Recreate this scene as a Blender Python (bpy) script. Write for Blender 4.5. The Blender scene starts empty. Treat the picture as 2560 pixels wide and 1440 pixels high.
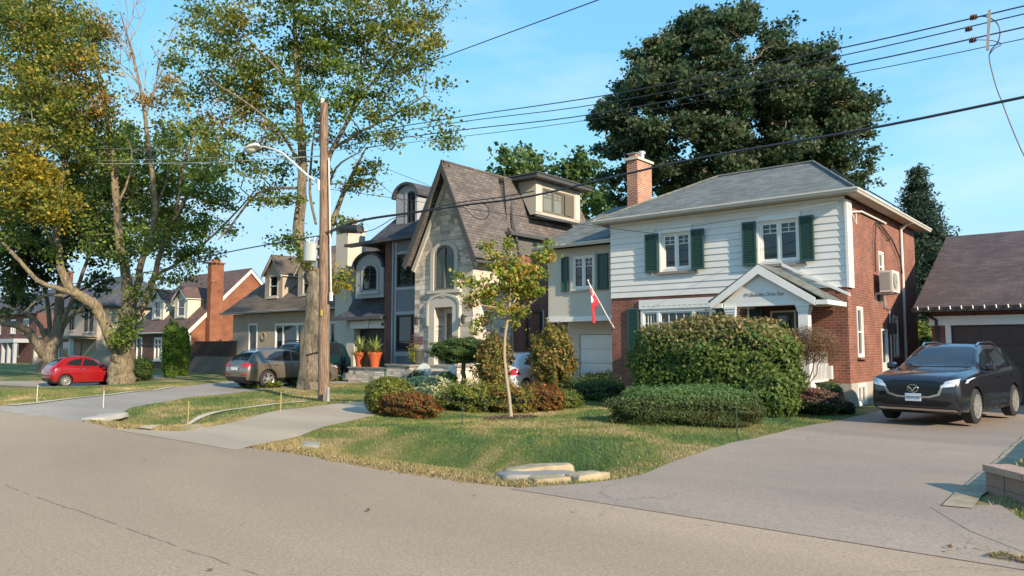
import bpy, bmesh, math, random
import numpy as np
from mathutils import Vector, Matrix
from mathutils.bvhtree import BVHTree
SC = bpy.context.scene
COL = SC.collection
R = math.radians
random.seed(7)
rng = np.random.default_rng(11)

# ------------------------------------------------------------ camera, sky, sun
CAMZ = 1.65
FPX = 1865.0
PITCH = math.atan(150 / FPX)
YAW = R(40)
cd = bpy.data.cameras.new('camera'); cam = bpy.data.objects.new('camera', cd); COL.objects.link(cam)
cd.sensor_width = 36; cd.lens = FPX / 2560 * 36; cd.clip_end = 5000; cd.clip_start = .05
cam.location = (0, 0, CAMZ); cam.rotation_euler = (R(90) + PITCH, 0, YAW)
SC.camera = cam
SUN_EL = R(25)
SUN_AZ = math.atan2(-.24, .970)          # where the sun stands, angle from +X towards +Y
sd = Vector((math.cos(SUN_EL) * math.cos(SUN_AZ), math.cos(SUN_EL) * math.sin(SUN_AZ), math.sin(SUN_EL)))
sl = bpy.data.lights.new('sun', 'SUN'); sl.energy = 3.75; sl.angle = R(.8); sl.color = (1, .83, .62)
so = bpy.data.objects.new('sun', sl); COL.objects.link(so); so.rotation_euler = sd.to_track_quat('Z', 'Y').to_euler()
W = bpy.data.worlds.new('World'); SC.world = W; W.use_nodes = True
nt = W.node_tree; nt.nodes.clear()
def nn(nt, typ, **kw):
    n = nt.nodes.new(typ)
    for k, v in kw.items():
        if k in n.inputs: n.inputs[k].default_value = v
        else: setattr(n, k, v)
    return n
wo = nn(nt, 'ShaderNodeOutputWorld'); bg = nn(nt, 'ShaderNodeBackground', Strength=.15)
sky = nn(nt, 'ShaderNodeTexSky', sky_type='NISHITA', sun_disc=False, sun_elevation=SUN_EL, sun_rotation=math.pi / 2 - SUN_AZ)
sky.air_density = 1.0; sky.dust_density = .3; sky.ozone_density = 2.2
# thin high cloud, mixed by direction
tc = nn(nt, 'ShaderNodeTexCoord'); mp = nn(nt, 'ShaderNodeMapping'); mp.inputs['Scale'].default_value = (1.3, 1.3, 4.5)
n1 = nn(nt, 'ShaderNodeTexNoise', Scale=1.7, Detail=7.0, Roughness=.55); rp = nn(nt, 'ShaderNodeValToRGB')
rp.color_ramp.elements[0].position = .49; rp.color_ramp.elements[0].color = (0, 0, 0, 1)
rp.color_ramp.elements[1].position = .78; rp.color_ramp.elements[1].color = (.55, .55, .55, 1)
mx = nn(nt, 'ShaderNodeMixRGB'); mx.inputs['Color2'].default_value = (3.4, 3.8, 4.1, 1)
L = nt.links.new
L(tc.outputs['Generated'], mp.inputs['Vector']); L(mp.outputs['Vector'], n1.inputs['Vector']); L(n1.outputs['Fac'], rp.inputs['Fac'])
ti = nn(nt, 'ShaderNodeMixRGB', blend_type='MULTIPLY'); ti.inputs[0].default_value = 1; ti.inputs[2].default_value = (.72, 1.02, 1.18, 1); L(sky.outputs['Color'], ti.inputs[1])
vm = nn(nt, 'ShaderNodeVectorMath', operation='MINIMUM'); vm.inputs[1].default_value = (2.5, 3.4, 4.0); L(ti.outputs[0], vm.inputs[0])
# clear early autumn air: blend the sky model with a steady blue that pales towards the horizon
sp_ = nn(nt, 'ShaderNodeSeparateXYZ'); L(tc.outputs['Generated'], sp_.inputs[0]); gr_ = nn(nt, 'ShaderNodeValToRGB'); ge = gr_.color_ramp.elements
ge[0].position = 0.0; ge[0].color = (2.5, 3.3, 3.8, 1); ge[1].position = .75; ge[1].color = (.75, 2.1, 3.9, 1); q_ = ge.new(.16); q_.color = (1.55, 2.95, 4.0, 1); q_ = ge.new(.36); q_.color = (.95, 2.45, 4.0, 1)
L(sp_.outputs['Z'], gr_.inputs['Fac']); bl_ = nn(nt, 'ShaderNodeMixRGB'); bl_.inputs[0].default_value = .72; L(vm.outputs[0], bl_.inputs[1]); L(gr_.outputs[0], bl_.inputs[2]); vm = bl_
L(rp.outputs['Color'], mx.inputs['Fac']); L(vm.outputs[0], mx.inputs['Color1']); L(mx.outputs['Color'], bg.inputs['Color']); L(bg.outputs[0], wo.inputs[0])
SC.view_settings.view_transform = 'Standard'; SC.view_settings.look = 'None'; SC.view_settings.gamma = 1
SC.view_settings.exposure = .94
SC.render.engine = 'CYCLES'
SC.cycles.max_bounces = 6; SC.cycles.transparent_max_bounces = 6; SC.cycles.caustics_reflective = False; SC.cycles.caustics_refractive = False
SC.cycles.use_denoising = True

# where a pixel of the 2560 x 1440 photograph lies at a given distance, or on a given plane
FH = np.array([-math.sin(YAW), math.cos(YAW), 0.]); RT = np.array([math.cos(YAW), math.sin(YAW), 0.]); ZZ = np.array([0, 0, 1.])
FW = FH * math.cos(PITCH) + ZZ * math.sin(PITCH); UPV = ZZ * math.cos(PITCH) - FH * math.sin(PITCH); CC = np.array([0, 0, CAMZ])
def ray(x, y): return FW + RT * (x - 1280) / FPX - UPV * (y - 720) / FPX
def D(x, y, d): return CC + ray(x, y) * d
def Zp(x, y, z=0.):
    r = ray(x, y); return CC + r * ((z - CAMZ) / r[2])
def Yp(x, y, Y):
    r = ray(x, y); return CC + r * (Y / r[1])
def Xp(x, y, X):
    r = ray(x, y); return CC + r * (X / r[0])

# ------------------------------------------------------------ materials
MATS = {}
def mat(name, base=(.5, .5, .5), rough=.7, metal=0., spec=.5, coat=0., noise=None, bump=0., bscale=60., var=0.):
    """principled; noise=(colour2, scale, contrast) mixes a second colour by noise; bump adds fine relief"""
    if name in MATS: return MATS[name]
    m = bpy.data.materials.new(name); m.use_nodes = True; t = m.node_tree; b = t.nodes['Principled BSDF']
    b.inputs['Base Color'].default_value = (*base, 1); b.inputs['Roughness'].default_value = rough; b.inputs['Metallic'].default_value = metal
    b.inputs['Specular IOR Level'].default_value = spec
    if coat: b.inputs['Coat Weight'].default_value = coat; b.inputs['Coat Roughness'].default_value = .04
    g = nn(t, 'ShaderNodeNewGeometry')
    if noise:
        n = nn(t, 'ShaderNodeTexNoise', Scale=noise[1], Detail=6.0, Roughness=.65); t.links.new(g.outputs['Position'], n.inputs['Vector'])
        mr = nn(t, 'ShaderNodeMapRange'); mr.inputs['From Min'].default_value = .5 - noise[2]; mr.inputs['From Max'].default_value = .5 + noise[2]
        mi = nn(t, 'ShaderNodeMixRGB'); mi.inputs['Color1'].default_value = (*base, 1); mi.inputs['Color2'].default_value = (*noise[0], 1)
        t.links.new(n.outputs['Fac'], mr.inputs['Value']); t.links.new(mr.outputs[0], mi.inputs['Fac']); t.links.new(mi.outputs[0], b.inputs['Base Color'])
    if bump:
        n = nn(t, 'ShaderNodeTexNoise', Scale=bscale, Detail=5.0); t.links.new(g.outputs['Position'], n.inputs['Vector'])
        bp = nn(t, 'ShaderNodeBump', Strength=bump, Distance=.02); t.links.new(n.outputs['Fac'], bp.inputs['Height']); t.links.new(bp.outputs[0], b.inputs['Normal'])
    MATS[name] = m; return m
def brickmat(name, c1, c2, mortar, bw, bh, ms=.008, rough=.85, offset=.5, ofreq=2, squash=1., sfreq=2, bump=.5, dirt=None, bias=0., nmix=.35, mix2=None):
    """courses of bricks, stones or shingles laid in the UV map (metres)"""
    if name in MATS: return MATS[name]
    m = bpy.data.materials.new(name); m.use_nodes = True; t = m.node_tree; b = t.nodes['Principled BSDF']; K = t.links.new
    uv = nn(t, 'ShaderNodeUVMap'); g = nn(t, 'ShaderNodeNewGeometry')
    def brk(w, h, of, sq, k1, k2):
        br = nn(t, 'ShaderNodeTexBrick'); br.offset = of; br.offset_frequency = ofreq; br.squash = sq; br.squash_frequency = sfreq
        br.inputs['Scale'].default_value = 1; br.inputs['Brick Width'].default_value = w; br.inputs['Row Height'].default_value = h
        br.inputs['Mortar Size'].default_value = ms; br.inputs['Mortar Smooth'].default_value = .2; br.inputs['Bias'].default_value = bias
        br.inputs['Color1'].default_value = (*k1, 1); br.inputs['Color2'].default_value = (*k2, 1); br.inputs['Mortar'].default_value = (*mortar, 1)
        K(uv.outputs[0], br.inputs['Vector']); return br
    br = brk(bw, bh, offset, squash, c1, c2)
    col, fac = br.outputs['Color'], br.outputs['Fac']
    if mix2:
        b2 = brk(mix2[0], mix2[1], .41, 1.6, mix2[2], mix2[3])
        vo = nn(t, 'ShaderNodeTexVoronoi', Scale=mix2[4]); vo.distance = 'CHEBYCHEV'; K(uv.outputs[0], vo.inputs['Vector'])
        sp = nn(t, 'ShaderNodeSeparateColor'); K(vo.outputs['Color'], sp.inputs[0])
        gt = nn(t, 'ShaderNodeMath', operation='GREATER_THAN'); gt.inputs[1].default_value = .52; K(sp.outputs[0], gt.inputs[0])
        mm = nn(t, 'ShaderNodeMixRGB'); K(gt.outputs[0], mm.inputs[0]); K(col, mm.inputs[1]); K(b2.outputs['Color'], mm.inputs[2]); col = mm.outputs[0]
        mf = nn(t, 'ShaderNodeMixRGB'); K(gt.outputs[0], mf.inputs[0]); K(fac, mf.inputs[1]); K(b2.outputs['Fac'], mf.inputs[2]); fac = mf.outputs[0]
    n = nn(t, 'ShaderNodeTexNoise', Scale=1.1, Detail=8.0, Roughness=.7); K(g.outputs['Position'], n.inputs['Vector'])
    cr = nn(t, 'ShaderNodeMapRange'); cr.inputs['From Min'].default_value = .3; cr.inputs['From Max'].default_value = .7
    cr.inputs['To Min'].default_value = 1 - nmix; cr.inputs['To Max'].default_value = 1 + nmix; K(n.outputs['Fac'], cr.inputs['Value'])
    mu = nn(t, 'ShaderNodeMixRGB', blend_type='MULTIPLY'); mu.inputs[0].default_value = 1; K(col, mu.inputs[1]); K(cr.outputs[0], mu.inputs[2])
    K(mu.outputs[0], b.inputs['Base Color']); b.inputs['Roughness'].default_value = rough
    n2 = nn(t, 'ShaderNodeTexNoise', Scale=45.0, Detail=4.0); K(g.outputs['Position'], n2.inputs['Vector'])
    ad = nn(t, 'ShaderNodeMath', operation='MULTIPLY_ADD'); ad.inputs[1].default_value = -1.; K(fac, ad.inputs[0]); K(n2.outputs['Fac'], ad.inputs[2])
    bp = nn(t, 'ShaderNodeBump', Strength=bump, Distance=.012); K(ad.outputs[0], bp.inputs['Height']); K(bp.outputs[0], b.inputs['Normal'])
    MATS[name] = m; return m
def barkgrain(m, c1, c2, sc=3.2):
    t = m.node_tree; b = t.nodes['Principled BSDF']; g = nn(t, 'ShaderNodeNewGeometry'); mp = nn(t, 'ShaderNodeMapping'); mp.inputs['Scale'].default_value = (3, 3, .8); n = nn(t, 'ShaderNodeTexNoise', Scale=sc, Detail=9.0, Roughness=.75, Distortion=.6)
    r = nn(t, 'ShaderNodeValToRGB'); r.color_ramp.elements[0].position = .38; r.color_ramp.elements[0].color = (*c2, 1); r.color_ramp.elements[1].position = .60; r.color_ramp.elements[1].color = (*c1, 1); bp = nn(t, 'ShaderNodeBump', Strength=1., Distance=.06)
    K = t.links.new; K(g.outputs['Position'], mp.inputs[0]); K(mp.outputs[0], n.inputs['Vector']); K(n.outputs['Fac'], r.inputs[0]); K(r.outputs[0], b.inputs['Base Color']); K(n.outputs['Fac'], bp.inputs['Height']); K(bp.outputs[0], b.inputs['Normal'])
def leafmat(name, trans=.35, rough=.55):
    """leaf colour comes from each leaf's own colour attribute"""
    if name in MATS: return MATS[name]
    m = bpy.data.materials.new(name); m.use_nodes = True; t = m.node_tree; b = t.nodes['Principled BSDF']; K = t.links.new
    a = nn(t, 'ShaderNodeAttribute', attribute_name='leaf'); K(a.outputs['Color'], b.inputs['Base Color']); b.inputs['Roughness'].default_value = rough
    b.inputs['Specular IOR Level'].default_value = .3
    tr = nn(t, 'ShaderNodeBsdfTranslucent'); K(a.outputs['Color'], tr.inputs['Color']); ms = nn(t, 'ShaderNodeMixShader'); ms.inputs[0].default_value = trans
    K(b.outputs[0], ms.inputs[1]); K(tr.outputs[0], ms.inputs[2]); K(ms.outputs[0], t.nodes['Material Output'].inputs[0]); MATS[name] = m; return m
LEAF = leafmat('leaf', .50)
BRK = brickmat('red_brick', (.27, .085, .048), (.175, .055, .036), (.26, .19, .15), .215, .075, .009)
BRK4 = brickmat('orange_brick', (.28, .085, .036), (.21, .060, .028), (.27, .17, .11), .215, .075, .009)
BRKD = brickmat('dark_brick', (.17, .06, .045), (.11, .045, .035), (.15, .11, .09), .215, .075, .009)
BRKC = brickmat('chimney_brick', (.42, .15, .075), (.30, .10, .06), (.50, .40, .31), .215, .075, .012)
STONE = brickmat('ledge_stone', (.84, .74, .62), (.25, .215, .20), (.56, .50, .43), .62, .21, .016, offset=.37, ofreq=3, squash=.6, sfreq=3, bump=1., nmix=.25, bias=-.1, mix2=(.44, .105, (.86, .76, .64), (.34, .295, .27), 1.1))
SHB = brickmat('brown_shingle', (.175, .148, .132), (.105, .09, .083), (.05, .043, .04), .30, .14, .010, bump=.8, nmix=.22)
SHG = brickmat('grey_shingle', (.085, .088, .10), (.055, .056, .066), (.026, .026, .03), .30, .14, .010, bump=.8, nmix=.22)
SHGR = brickmat('green_grey_shingle', (.185, .195, .175), (.105, .115, .107), (.045, .05, .045), .30, .12, .006, bump=.5, nmix=.25)
SHW = brickmat('brown_wood_shingle', (.15, .115, .09), (.10, .078, .062), (.05, .04, .033), .9, .17, .012, bump=.8, nmix=.25)
SHR = brickmat('reddish_shingle', (.16, .095, .075), (.11, .068, .056), (.06, .042, .036), .30, .14, .010, bump=.6, nmix=.3)
SHP = brickmat('purple_brown_shingle', (.112, .077, .070), (.070, .050, .047), (.05, .038, .036), .30, .14, .008, bump=.6, nmix=.3)
WHITE = mat('white_paint', (.78, .77, .73), .45, noise=((.70, .68, .63), 2.5, .3))
SIDE = mat('siding_paint', (.74, .72, .68), .5, noise=((.64, .62, .575), 1.7, .25), bump=.08, bscale=30)
STUC = mat('cream_stucco', (.60, .55, .46), .9, noise=((.52, .47, .39), 1.5, .3), bump=.35, bscale=90)
STUC3 = mat('taupe_stucco', (.46, .375, .29), .9, noise=((.37, .30, .235), 1.2, .3), bump=.35, bscale=90)
LIME = mat('limestone_trim', (.58, .54, .47), .8, noise=((.48, .45, .39), 3., .3), bump=.2)
TRIMG = mat('grey_trim', (.40, .42, .44), .55, noise=((.34, .36, .38), 2., .3))
PANG = mat('blue_grey_panel', (.17, .20, .235), .5, noise=((.14, .165, .20), 1.5, .3))
DARKT = mat('dark_fascia', (.075, .075, .078), .5)
GREEN = mat('green_shutter', (.020, .062, .052), .5, noise=((.030, .080, .066), 4., .3))
GLASS = mat('window_glass', (.012, .015, .018), .04, spec=.7)
FRB = mat('black_frame', (.035, .035, .035), .5)
FRT = mat('taupe_frame', (.16, .14, .11), .5)
BLIND = mat('pale_blind', (.30, .32, .30), .7)
CONC = mat('concrete', (.46, .42, .36), .9, noise=((.36, .33, .28), 1.2, .3), bump=.35, bscale=40)
CONCG = mat('old_concrete', (.33, .30, .26), .9, noise=((.24, .22, .19), 1.5, .3), bump=.35, bscale=40)
METAL = mat('galvanised', (.50, .50, .50), .45, metal=.5)
BLACK = mat('black_rubber', (.02, .02, .02), .6)
WIREM = mat('wire_black', (.025, .03, .04), .5)
ROCK = mat('cream_rock', (.47, .375, .23), .9, noise=((.25, .20, .125), 4., .22), bump=.7, bscale=12)
BARK = mat('maple_bark', (.27, .225, .155), .9, noise=((.12, .10, .07), 4.5, .2), bump=1., bscale=14)
BARKL = mat('limb_bark', (.30, .245, .155), .9, noise=((.15, .12, .075), 5., .2), bump=.8, bscale=16)
BARKD = mat('dark_bark', (.10, .085, .065), .9, noise=((.06, .05, .04), 3., .25), bump=.8, bscale=14)
barkgrain(BARK, (.29, .24, .17), (.075, .062, .045), 4.5); barkgrain(BARKL, (.32, .26, .165), (.085, .068, .045), 4.5)
WOODP = mat('pole_wood', (.25, .17, .12), .9, bump=.9, bscale=9)
def _grain():
    t = WOODP.node_tree; b = t.nodes['Principled BSDF']; g = nn(t, 'ShaderNodeNewGeometry'); mp = nn(t, 'ShaderNodeMapping'); mp.inputs['Scale'].default_value = (9, 9, .55); n = nn(t, 'ShaderNodeTexNoise', Scale=3.5, Detail=8.0, Roughness=.7)
    r = nn(t, 'ShaderNodeValToRGB'); r.color_ramp.elements[0].position = .36; r.color_ramp.elements[0].color = (.09, .058, .04, 1); r.color_ramp.elements[1].position = .64; r.color_ramp.elements[1].color = (.34, .225, .15, 1)
    K = t.links.new; K(g.outputs['Position'], mp.inputs[0]); K(mp.outputs[0], n.inputs['Vector']); K(n.outputs['Fac'], r.inputs[0]); K(r.outputs[0], b.inputs['Base Color'])
_grain()
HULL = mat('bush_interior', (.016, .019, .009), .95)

# ------------------------------------------------------------ building blocks
def wloc(o):
    v = Vector((0, 0, 0))
    while o is not None: v += o.location; o = o.parent
    return v
class MB:
    def __init__(s): s.v = []; s.f = []; s.mi = []; s.cm = 0
    def face(s, pts):
        b = len(s.v); s.v += [tuple(p) for p in pts]; s.f.append(tuple(range(b, b + len(pts)))); s.mi.append(s.cm); return s
    def hexa(s, p):
        """8 corners: bottom ring 0-3, top ring 4-7"""
        b = len(s.v); s.v += [tuple(q) for q in p]
        for f in ((0, 3, 2, 1), (4, 5, 6, 7), (0, 1, 5, 4), (1, 2, 6, 5), (2, 3, 7, 6), (3, 0, 4, 7)):
            s.f.append(tuple(b + i for i in f)); s.mi.append(s.cm)
        return s
    def box(s, x0, x1, y0, y1, z0, z1):
        return s.hexa([(x0, y0, z0), (x1, y0, z0), (x1, y1, z0), (x0, y1, z0), (x0, y0, z1), (x1, y0, z1), (x1, y1, z1), (x0, y1, z1)])
    def prism(s, poly, off):
        """closed polygon (3-d points) pushed along off"""
        n = len(poly); b = len(s.v); o = Vector(off); s.v += [tuple(p) for p in poly] + [tuple(Vector(p) + o) for p in poly]
        s.f.append(tuple(range(b, b + n))[::-1]); s.f.append(tuple(range(b + n, b + 2 * n))); s.mi += [s.cm] * 2
        for i in range(n): j = (i + 1) % n; s.f.append((b + i, b + j, b + n + j, b + n + i)); s.mi.append(s.cm)
        return s
    def slab(s, pts, th):
        """sheet of thickness th below a planar polygon"""
        p = [Vector(q) for q in pts]; n = (p[1] - p[0]).cross(p[2] - p[0]).normalized()
        if n.z < 0: n = -n
        return s.prism([tuple(q) for q in p], -n * th)
    def tube(s, pts, rad, n=8, cap=True, flute=0.):
        P = [Vector(p) for p in pts]; rr = rad if hasattr(rad, '__len__') else [rad] * len(P); rings = []
        prev = None
        for i, p in enumerate(P):
            d = (P[min(i + 1, len(P) - 1)] - P[max(i - 1, 0)]).normalized()
            if prev is None:
                a = d.cross(Vector((0, 0, 1)) if abs(d.z) < .9 else Vector((1, 0, 0))).normalized()
            else:
                a = (prev - d * prev.dot(d)).normalized()
            prev = a; c = d.cross(a); b = len(s.v)
            for k in range(n): t = 2 * math.pi * k / n; s.v.append(tuple(p + (a * math.cos(t) + c * math.sin(t)) * rr[i] * (1 + flute * (math.sin(3 * t + i * .11) + .6 * math.sin(5 * t + 1.3 - i * .07) + .35 * math.sin(11 * t + i * .2)))))
            rings.append(b)
        for r0, r1 in zip(rings, rings[1:]):
            for k in range(n): j = (k + 1) % n; s.f.append((r0 + k, r0 + j, r1 + j, r1 + k)); s.mi.append(s.cm)
        if cap: s.f.append(tuple(rings[0] + k for k in range(n))[::-1]); s.f.append(tuple(rings[-1] + k for k in range(n))); s.mi += [s.cm] * 2
        return s
    def lathe(s, prof, c, n=16, axis='Z'):
        """profile [(r, h)] turned about an axis through c"""
        rings = []
        for r, h in prof:
            b = len(s.v)
            for k in range(n):
                t = 2 * math.pi * k / n; a, q = r * math.cos(t), r * math.sin(t)
                s.v.append((c[0] + a, c[1] + q, c[2] + h) if axis == 'Z' else (c[0] + a, c[1] + h, c[2] + q) if axis == 'Y' else (c[0] + h, c[1] + a, c[2] + q))
            rings.append(b)
        for r0, r1 in zip(rings, rings[1:]):
            for k in range(n): j = (k + 1) % n; s.f.append((r0 + k, r0 + j, r1 + j, r1 + k)); s.mi.append(s.cm)
        s.f.append(tuple(rings[0] + k for k in range(n))[::-1]); s.f.append(tuple(rings[-1] + k for k in range(n))); s.mi += [s.cm] * 2
        return s
    def build(s, name, mats, parent=None, smooth=0, local=False, fix=True):
        me = bpy.data.meshes.new(name); off = Vector((0, 0, 0)) if (local or parent is None) else wloc(parent)
        me.from_pydata([(a - off.x, b - off.y, c - off.z) for a, b, c in s.v], [], s.f)
        mats = mats if isinstance(mats, (list, tuple)) else [mats]
        for m in mats: me.materials.append(m)
        if len(mats) > 1: me.polygons.foreach_set('material_index', s.mi)
        if fix:
            bm = bmesh.new(); bm.from_mesh(me); bmesh.ops.recalc_face_normals(bm, faces=bm.faces); bm.to_mesh(me); bm.free()
        uv = me.uv_layers.new(name='UVMap'); me.update()
        buf = np.zeros((len(me.loops), 2), 'f')
        for p in me.polygons:
            n = p.normal
            t = Vector((-n.y, n.x, 0))
            if t.length < .02: t = Vector((1, 0, 0))
            t.normalize(); b = n.cross(t)
            if b.z < 0: b = -b
            if abs(t.x) > abs(t.y):
                if t.x < 0: t = -t
            elif t.y < 0: t = -t
            for li in p.loop_indices:
                c = me.vertices[me.loops[li].vertex_index].co + off; buf[li] = (c.dot(t), c.dot(b))
        uv.data.foreach_set('uv', buf.ravel())
        if smooth:
            me.shade_smooth(); me.set_sharp_from_angle(angle=R(smooth))
        o = bpy.data.objects.new(name, me); COL.objects.link(o)
        if parent is not None: o.parent = parent
        return o
def tag(o, label=None, cat=None, group=None, kind=None):
    if label: o['label'] = label
    if cat: o['category'] = cat
    if group: o['group'] = group
    if kind: o['kind'] = kind
    return o
def thing(name, label, cat, loc=(0, 0, 0), rz=0, group=None):
    o = bpy.data.objects.new(name, None); COL.objects.link(o); o.location = loc; o.rotation_euler = (0, 0, rz); o.empty_display_size = .3
    return tag(o, label, cat, group)
class Fac:
    """a facade: a runs along it, d outwards, z up. kind 'Y' faces -Y (a = x), kind 'X' faces +X (a = y)"""
    def __init__(s, kind, plane): s.k = kind; s.p = plane
    def pt(s, a, d, z): return (a, s.p - d, z) if s.k == 'Y' else (s.p + d, a, z)
    def box(s, mb, a0, a1, d0, d1, z0, z1):
        P = s.pt; return mb.hexa([P(a0, d0, z0), P(a1, d0, z0), P(a1, d1, z0), P(a0, d1, z0), P(a0, d0, z1), P(a1, d0, z1), P(a1, d1, z1), P(a0, d1, z1)])
    def prism(s, mb, poly, d0, d1):
        a = Vector(s.pt(0, d0, 0)); b = Vector(s.pt(0, d1, 0)); return mb.prism([s.pt(x, d0, z) for x, z in poly], b - a)
    def wall(s, mb, a0, a1, z0, z1, holes=(), reveal=.14):
        A = sorted({a0, a1, *[h[0] for h in holes], *[h[1] for h in holes]}); Zs = sorted({z0, z1, *[h[2] for h in holes], *[h[3] for h in holes]})
        A = [a for a in A if a0 <= a <= a1]; Zs = [z for z in Zs if z0 <= z <= z1]
        for i in range(len(A) - 1):
            for j in range(len(Zs) - 1):
                ca, cz = (A[i] + A[i + 1]) / 2, (Zs[j] + Zs[j + 1]) / 2
                if any(h[0] < ca < h[1] and h[2] < cz < h[3] for h in holes): continue
                mb.face([s.pt(A[i], 0, Zs[j]), s.pt(A[i + 1], 0, Zs[j]), s.pt(A[i + 1], 0, Zs[j + 1]), s.pt(A[i], 0, Zs[j + 1])])
        for h in holes:
            c = [(h[0], h[2]), (h[1], h[2]), (h[1], h[3]), (h[0], h[3])]
            for q in range(4):
                u, v = c[q], c[(q + 1) % 4]; mb.face([s.pt(u[0], 0, u[1]), s.pt(v[0], 0, v[1]), s.pt(v[0], -reveal, v[1]), s.pt(u[0], -reveal, u[1])])
        return mb
def window(par, F, a0, a1, z0, z1, fm=WHITE, fr=.07, d=0., cols=2, top=None, grid=None, sill=None, sash=.045, name='window', glass=GLASS, hung=False):
    """frame mesh with its panes (and sill) as children. top=(cols, height): small lights at the head of each sash; grid=(cols, rows)"""
    m = MB(); b = lambda *q: F.box(m, *q)
    b(a0, a0 + fr, d - .10, d + .02, z0, z1); b(a1 - fr, a1, d - .10, d + .02, z0, z1); b(a0 + fr, a1 - fr, d - .10, d + .02, z0, z0 + fr); b(a0 + fr, a1 - fr, d - .10, d + .02, z1 - fr, z1)
    ws = cols if hasattr(cols, '__len__') else [1] * cols; tot = sum(ws); iw = a1 - a0 - 2 * fr; x = a0 + fr; mull = fr * .8
    spans = []
    for i, w in enumerate(ws):
        x1 = x + iw * w / tot; lo = x + (mull / 2 if i else 0); hi = x1 - (mull / 2 if i < len(ws) - 1 else 0)
        if i < len(ws) - 1: b(x1 - mull / 2, x1 + mull / 2, d - .10, d + .012, z0 + fr, z1 - fr)
        spans.append((lo, hi)); x = x1
    zz0, zz1 = z0 + fr, z1 - fr
    for lo, hi in spans:
        if sash:
            b(lo, lo + sash, d - .09, d - .01, zz0, zz1); b(hi - sash, hi, d - .09, d - .01, zz0, zz1); b(lo + sash, hi - sash, d - .09, d - .01, zz0, zz0 + sash); b(lo + sash, hi - sash, d - .09, d - .01, zz1 - sash, zz1)
        l, h = lo + sash, hi - sash
        if hung: zm = (zz0 + zz1) / 2; b(l, h, d - .09, d - .005, zm - .025, zm + .025)
        if top:
            zt = zz1 - sash - top[1]; b(l, h, d - .07, d - .035, zt - .012, zt + .012)
            for k in range(1, top[0]): q = l + (h - l) * k / top[0]; b(q - .011, q + .011, d - .07, d - .035, zt + .012, zz1 - sash)
            zh = zt + (zz1 - sash - zt) * .5
            for k in range(top[0]):
                qa = l + (h - l) * k / top[0] + .011; qb = l + (h - l) * (k + 1) / top[0] - .011; b(qa, qb, d - .07, d - .035, zh - .009, zh + .009)
        if grid:
            for k in range(1, grid[0]): q = l + (h - l) * k / grid[0]; b(q - .011, q + .011, d - .07, d - .035, zz0 + sash, zz1 - sash)
            for k in range(1, grid[1]):
                q = zz0 + sash + (zz1 - zz0 - 2 * sash) * k / grid[1]
                for c in range(grid[0]):
                    qa = l + (h - l) * c / grid[0] + .011; qb = l + (h - l) * (c + 1) / grid[0] - .011; b(qa, qb, d - .07, d - .035, q - .009, q + .009)
    o = m.build(name, fm, par)
    g = MB()
    for lo, hi in spans: F.box(g, lo + sash * .5, hi - sash * .5, d - .075, d - .055, zz0 + sash * .5, zz1 - sash * .5)
    g.build('pane', glass, o)
    if sill:
        g = MB(); F.box(g, a0 - .06, a1 + .06, d + .021, d + .10, z0 - .07, z0 - .002); F.box(g, a0 - .06, a1 + .06, d - .10, d + .021, z0 - .07, z0 - .002); g.build('sill', sill, o)
    return o
def shutter(par, F, a0, a1, z0, z1, d=.055, slats=True):
    m = MB(); F.box(m, a0, a1, d - .05, d - .02, z0, z1)
    for q in ((a0, a0 + .05, z0, z1), (a1 - .05, a1, z0, z1), (a0 + .05, a1 - .05, z0, z0 + .06), (a0 + .05, a1 - .05, z1 - .06, z1)): F.box(m, q[0], q[1], d - .02, d + .012, q[2], q[3])
    if slats:
        n = int((z1 - z0 - .12) / .052); st = (z1 - z0 - .12) / n
        for k in range(n):
            z = z0 + .06 + k * st; P = F.pt
            m.hexa([P(a0 + .05, d - .018, z + st * .45), P(a1 - .05, d - .018, z + st * .45), P(a1 - .05, d + .008, z), P(a0 + .05, d + .008, z), P(a0 + .05, d - .018, z + st * .65), P(a1 - .05, d - .018, z + st * .65), P(a1 - .05, d + .008, z + st * .2), P(a0 + .05, d + .008, z + st * .2)])
    return m.build('shutter', GREEN, par)
def archpts(a0, a1, z0, zs, rise, n=14):
    """outline: flat bottom z0, springing at zs, crown zs + rise"""
    w = (a1 - a0) / 2; c = (a0 + a1) / 2
    return [(a0, z0), (a1, z0)] + [(c + w * math.cos(math.pi * k / n), zs + rise * math.sin(math.pi * k / n)) for k in range(n + 1)]
def archring(mb, F, outer, inner, d0, d1):
    """band between two arch outlines of the same number of points (open at the foot between points 0 and 1)"""
    n = len(outer)
    order = list(range(1, n)) + [0]
    for i, j in zip(order, order[1:]):
        P = F.pt; q = [outer[i], outer[j], inner[j], inner[i]]
        mb.hexa([P(a, d0, z) for a, z in q] + [P(a, d1, z) for a, z in q])

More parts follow.
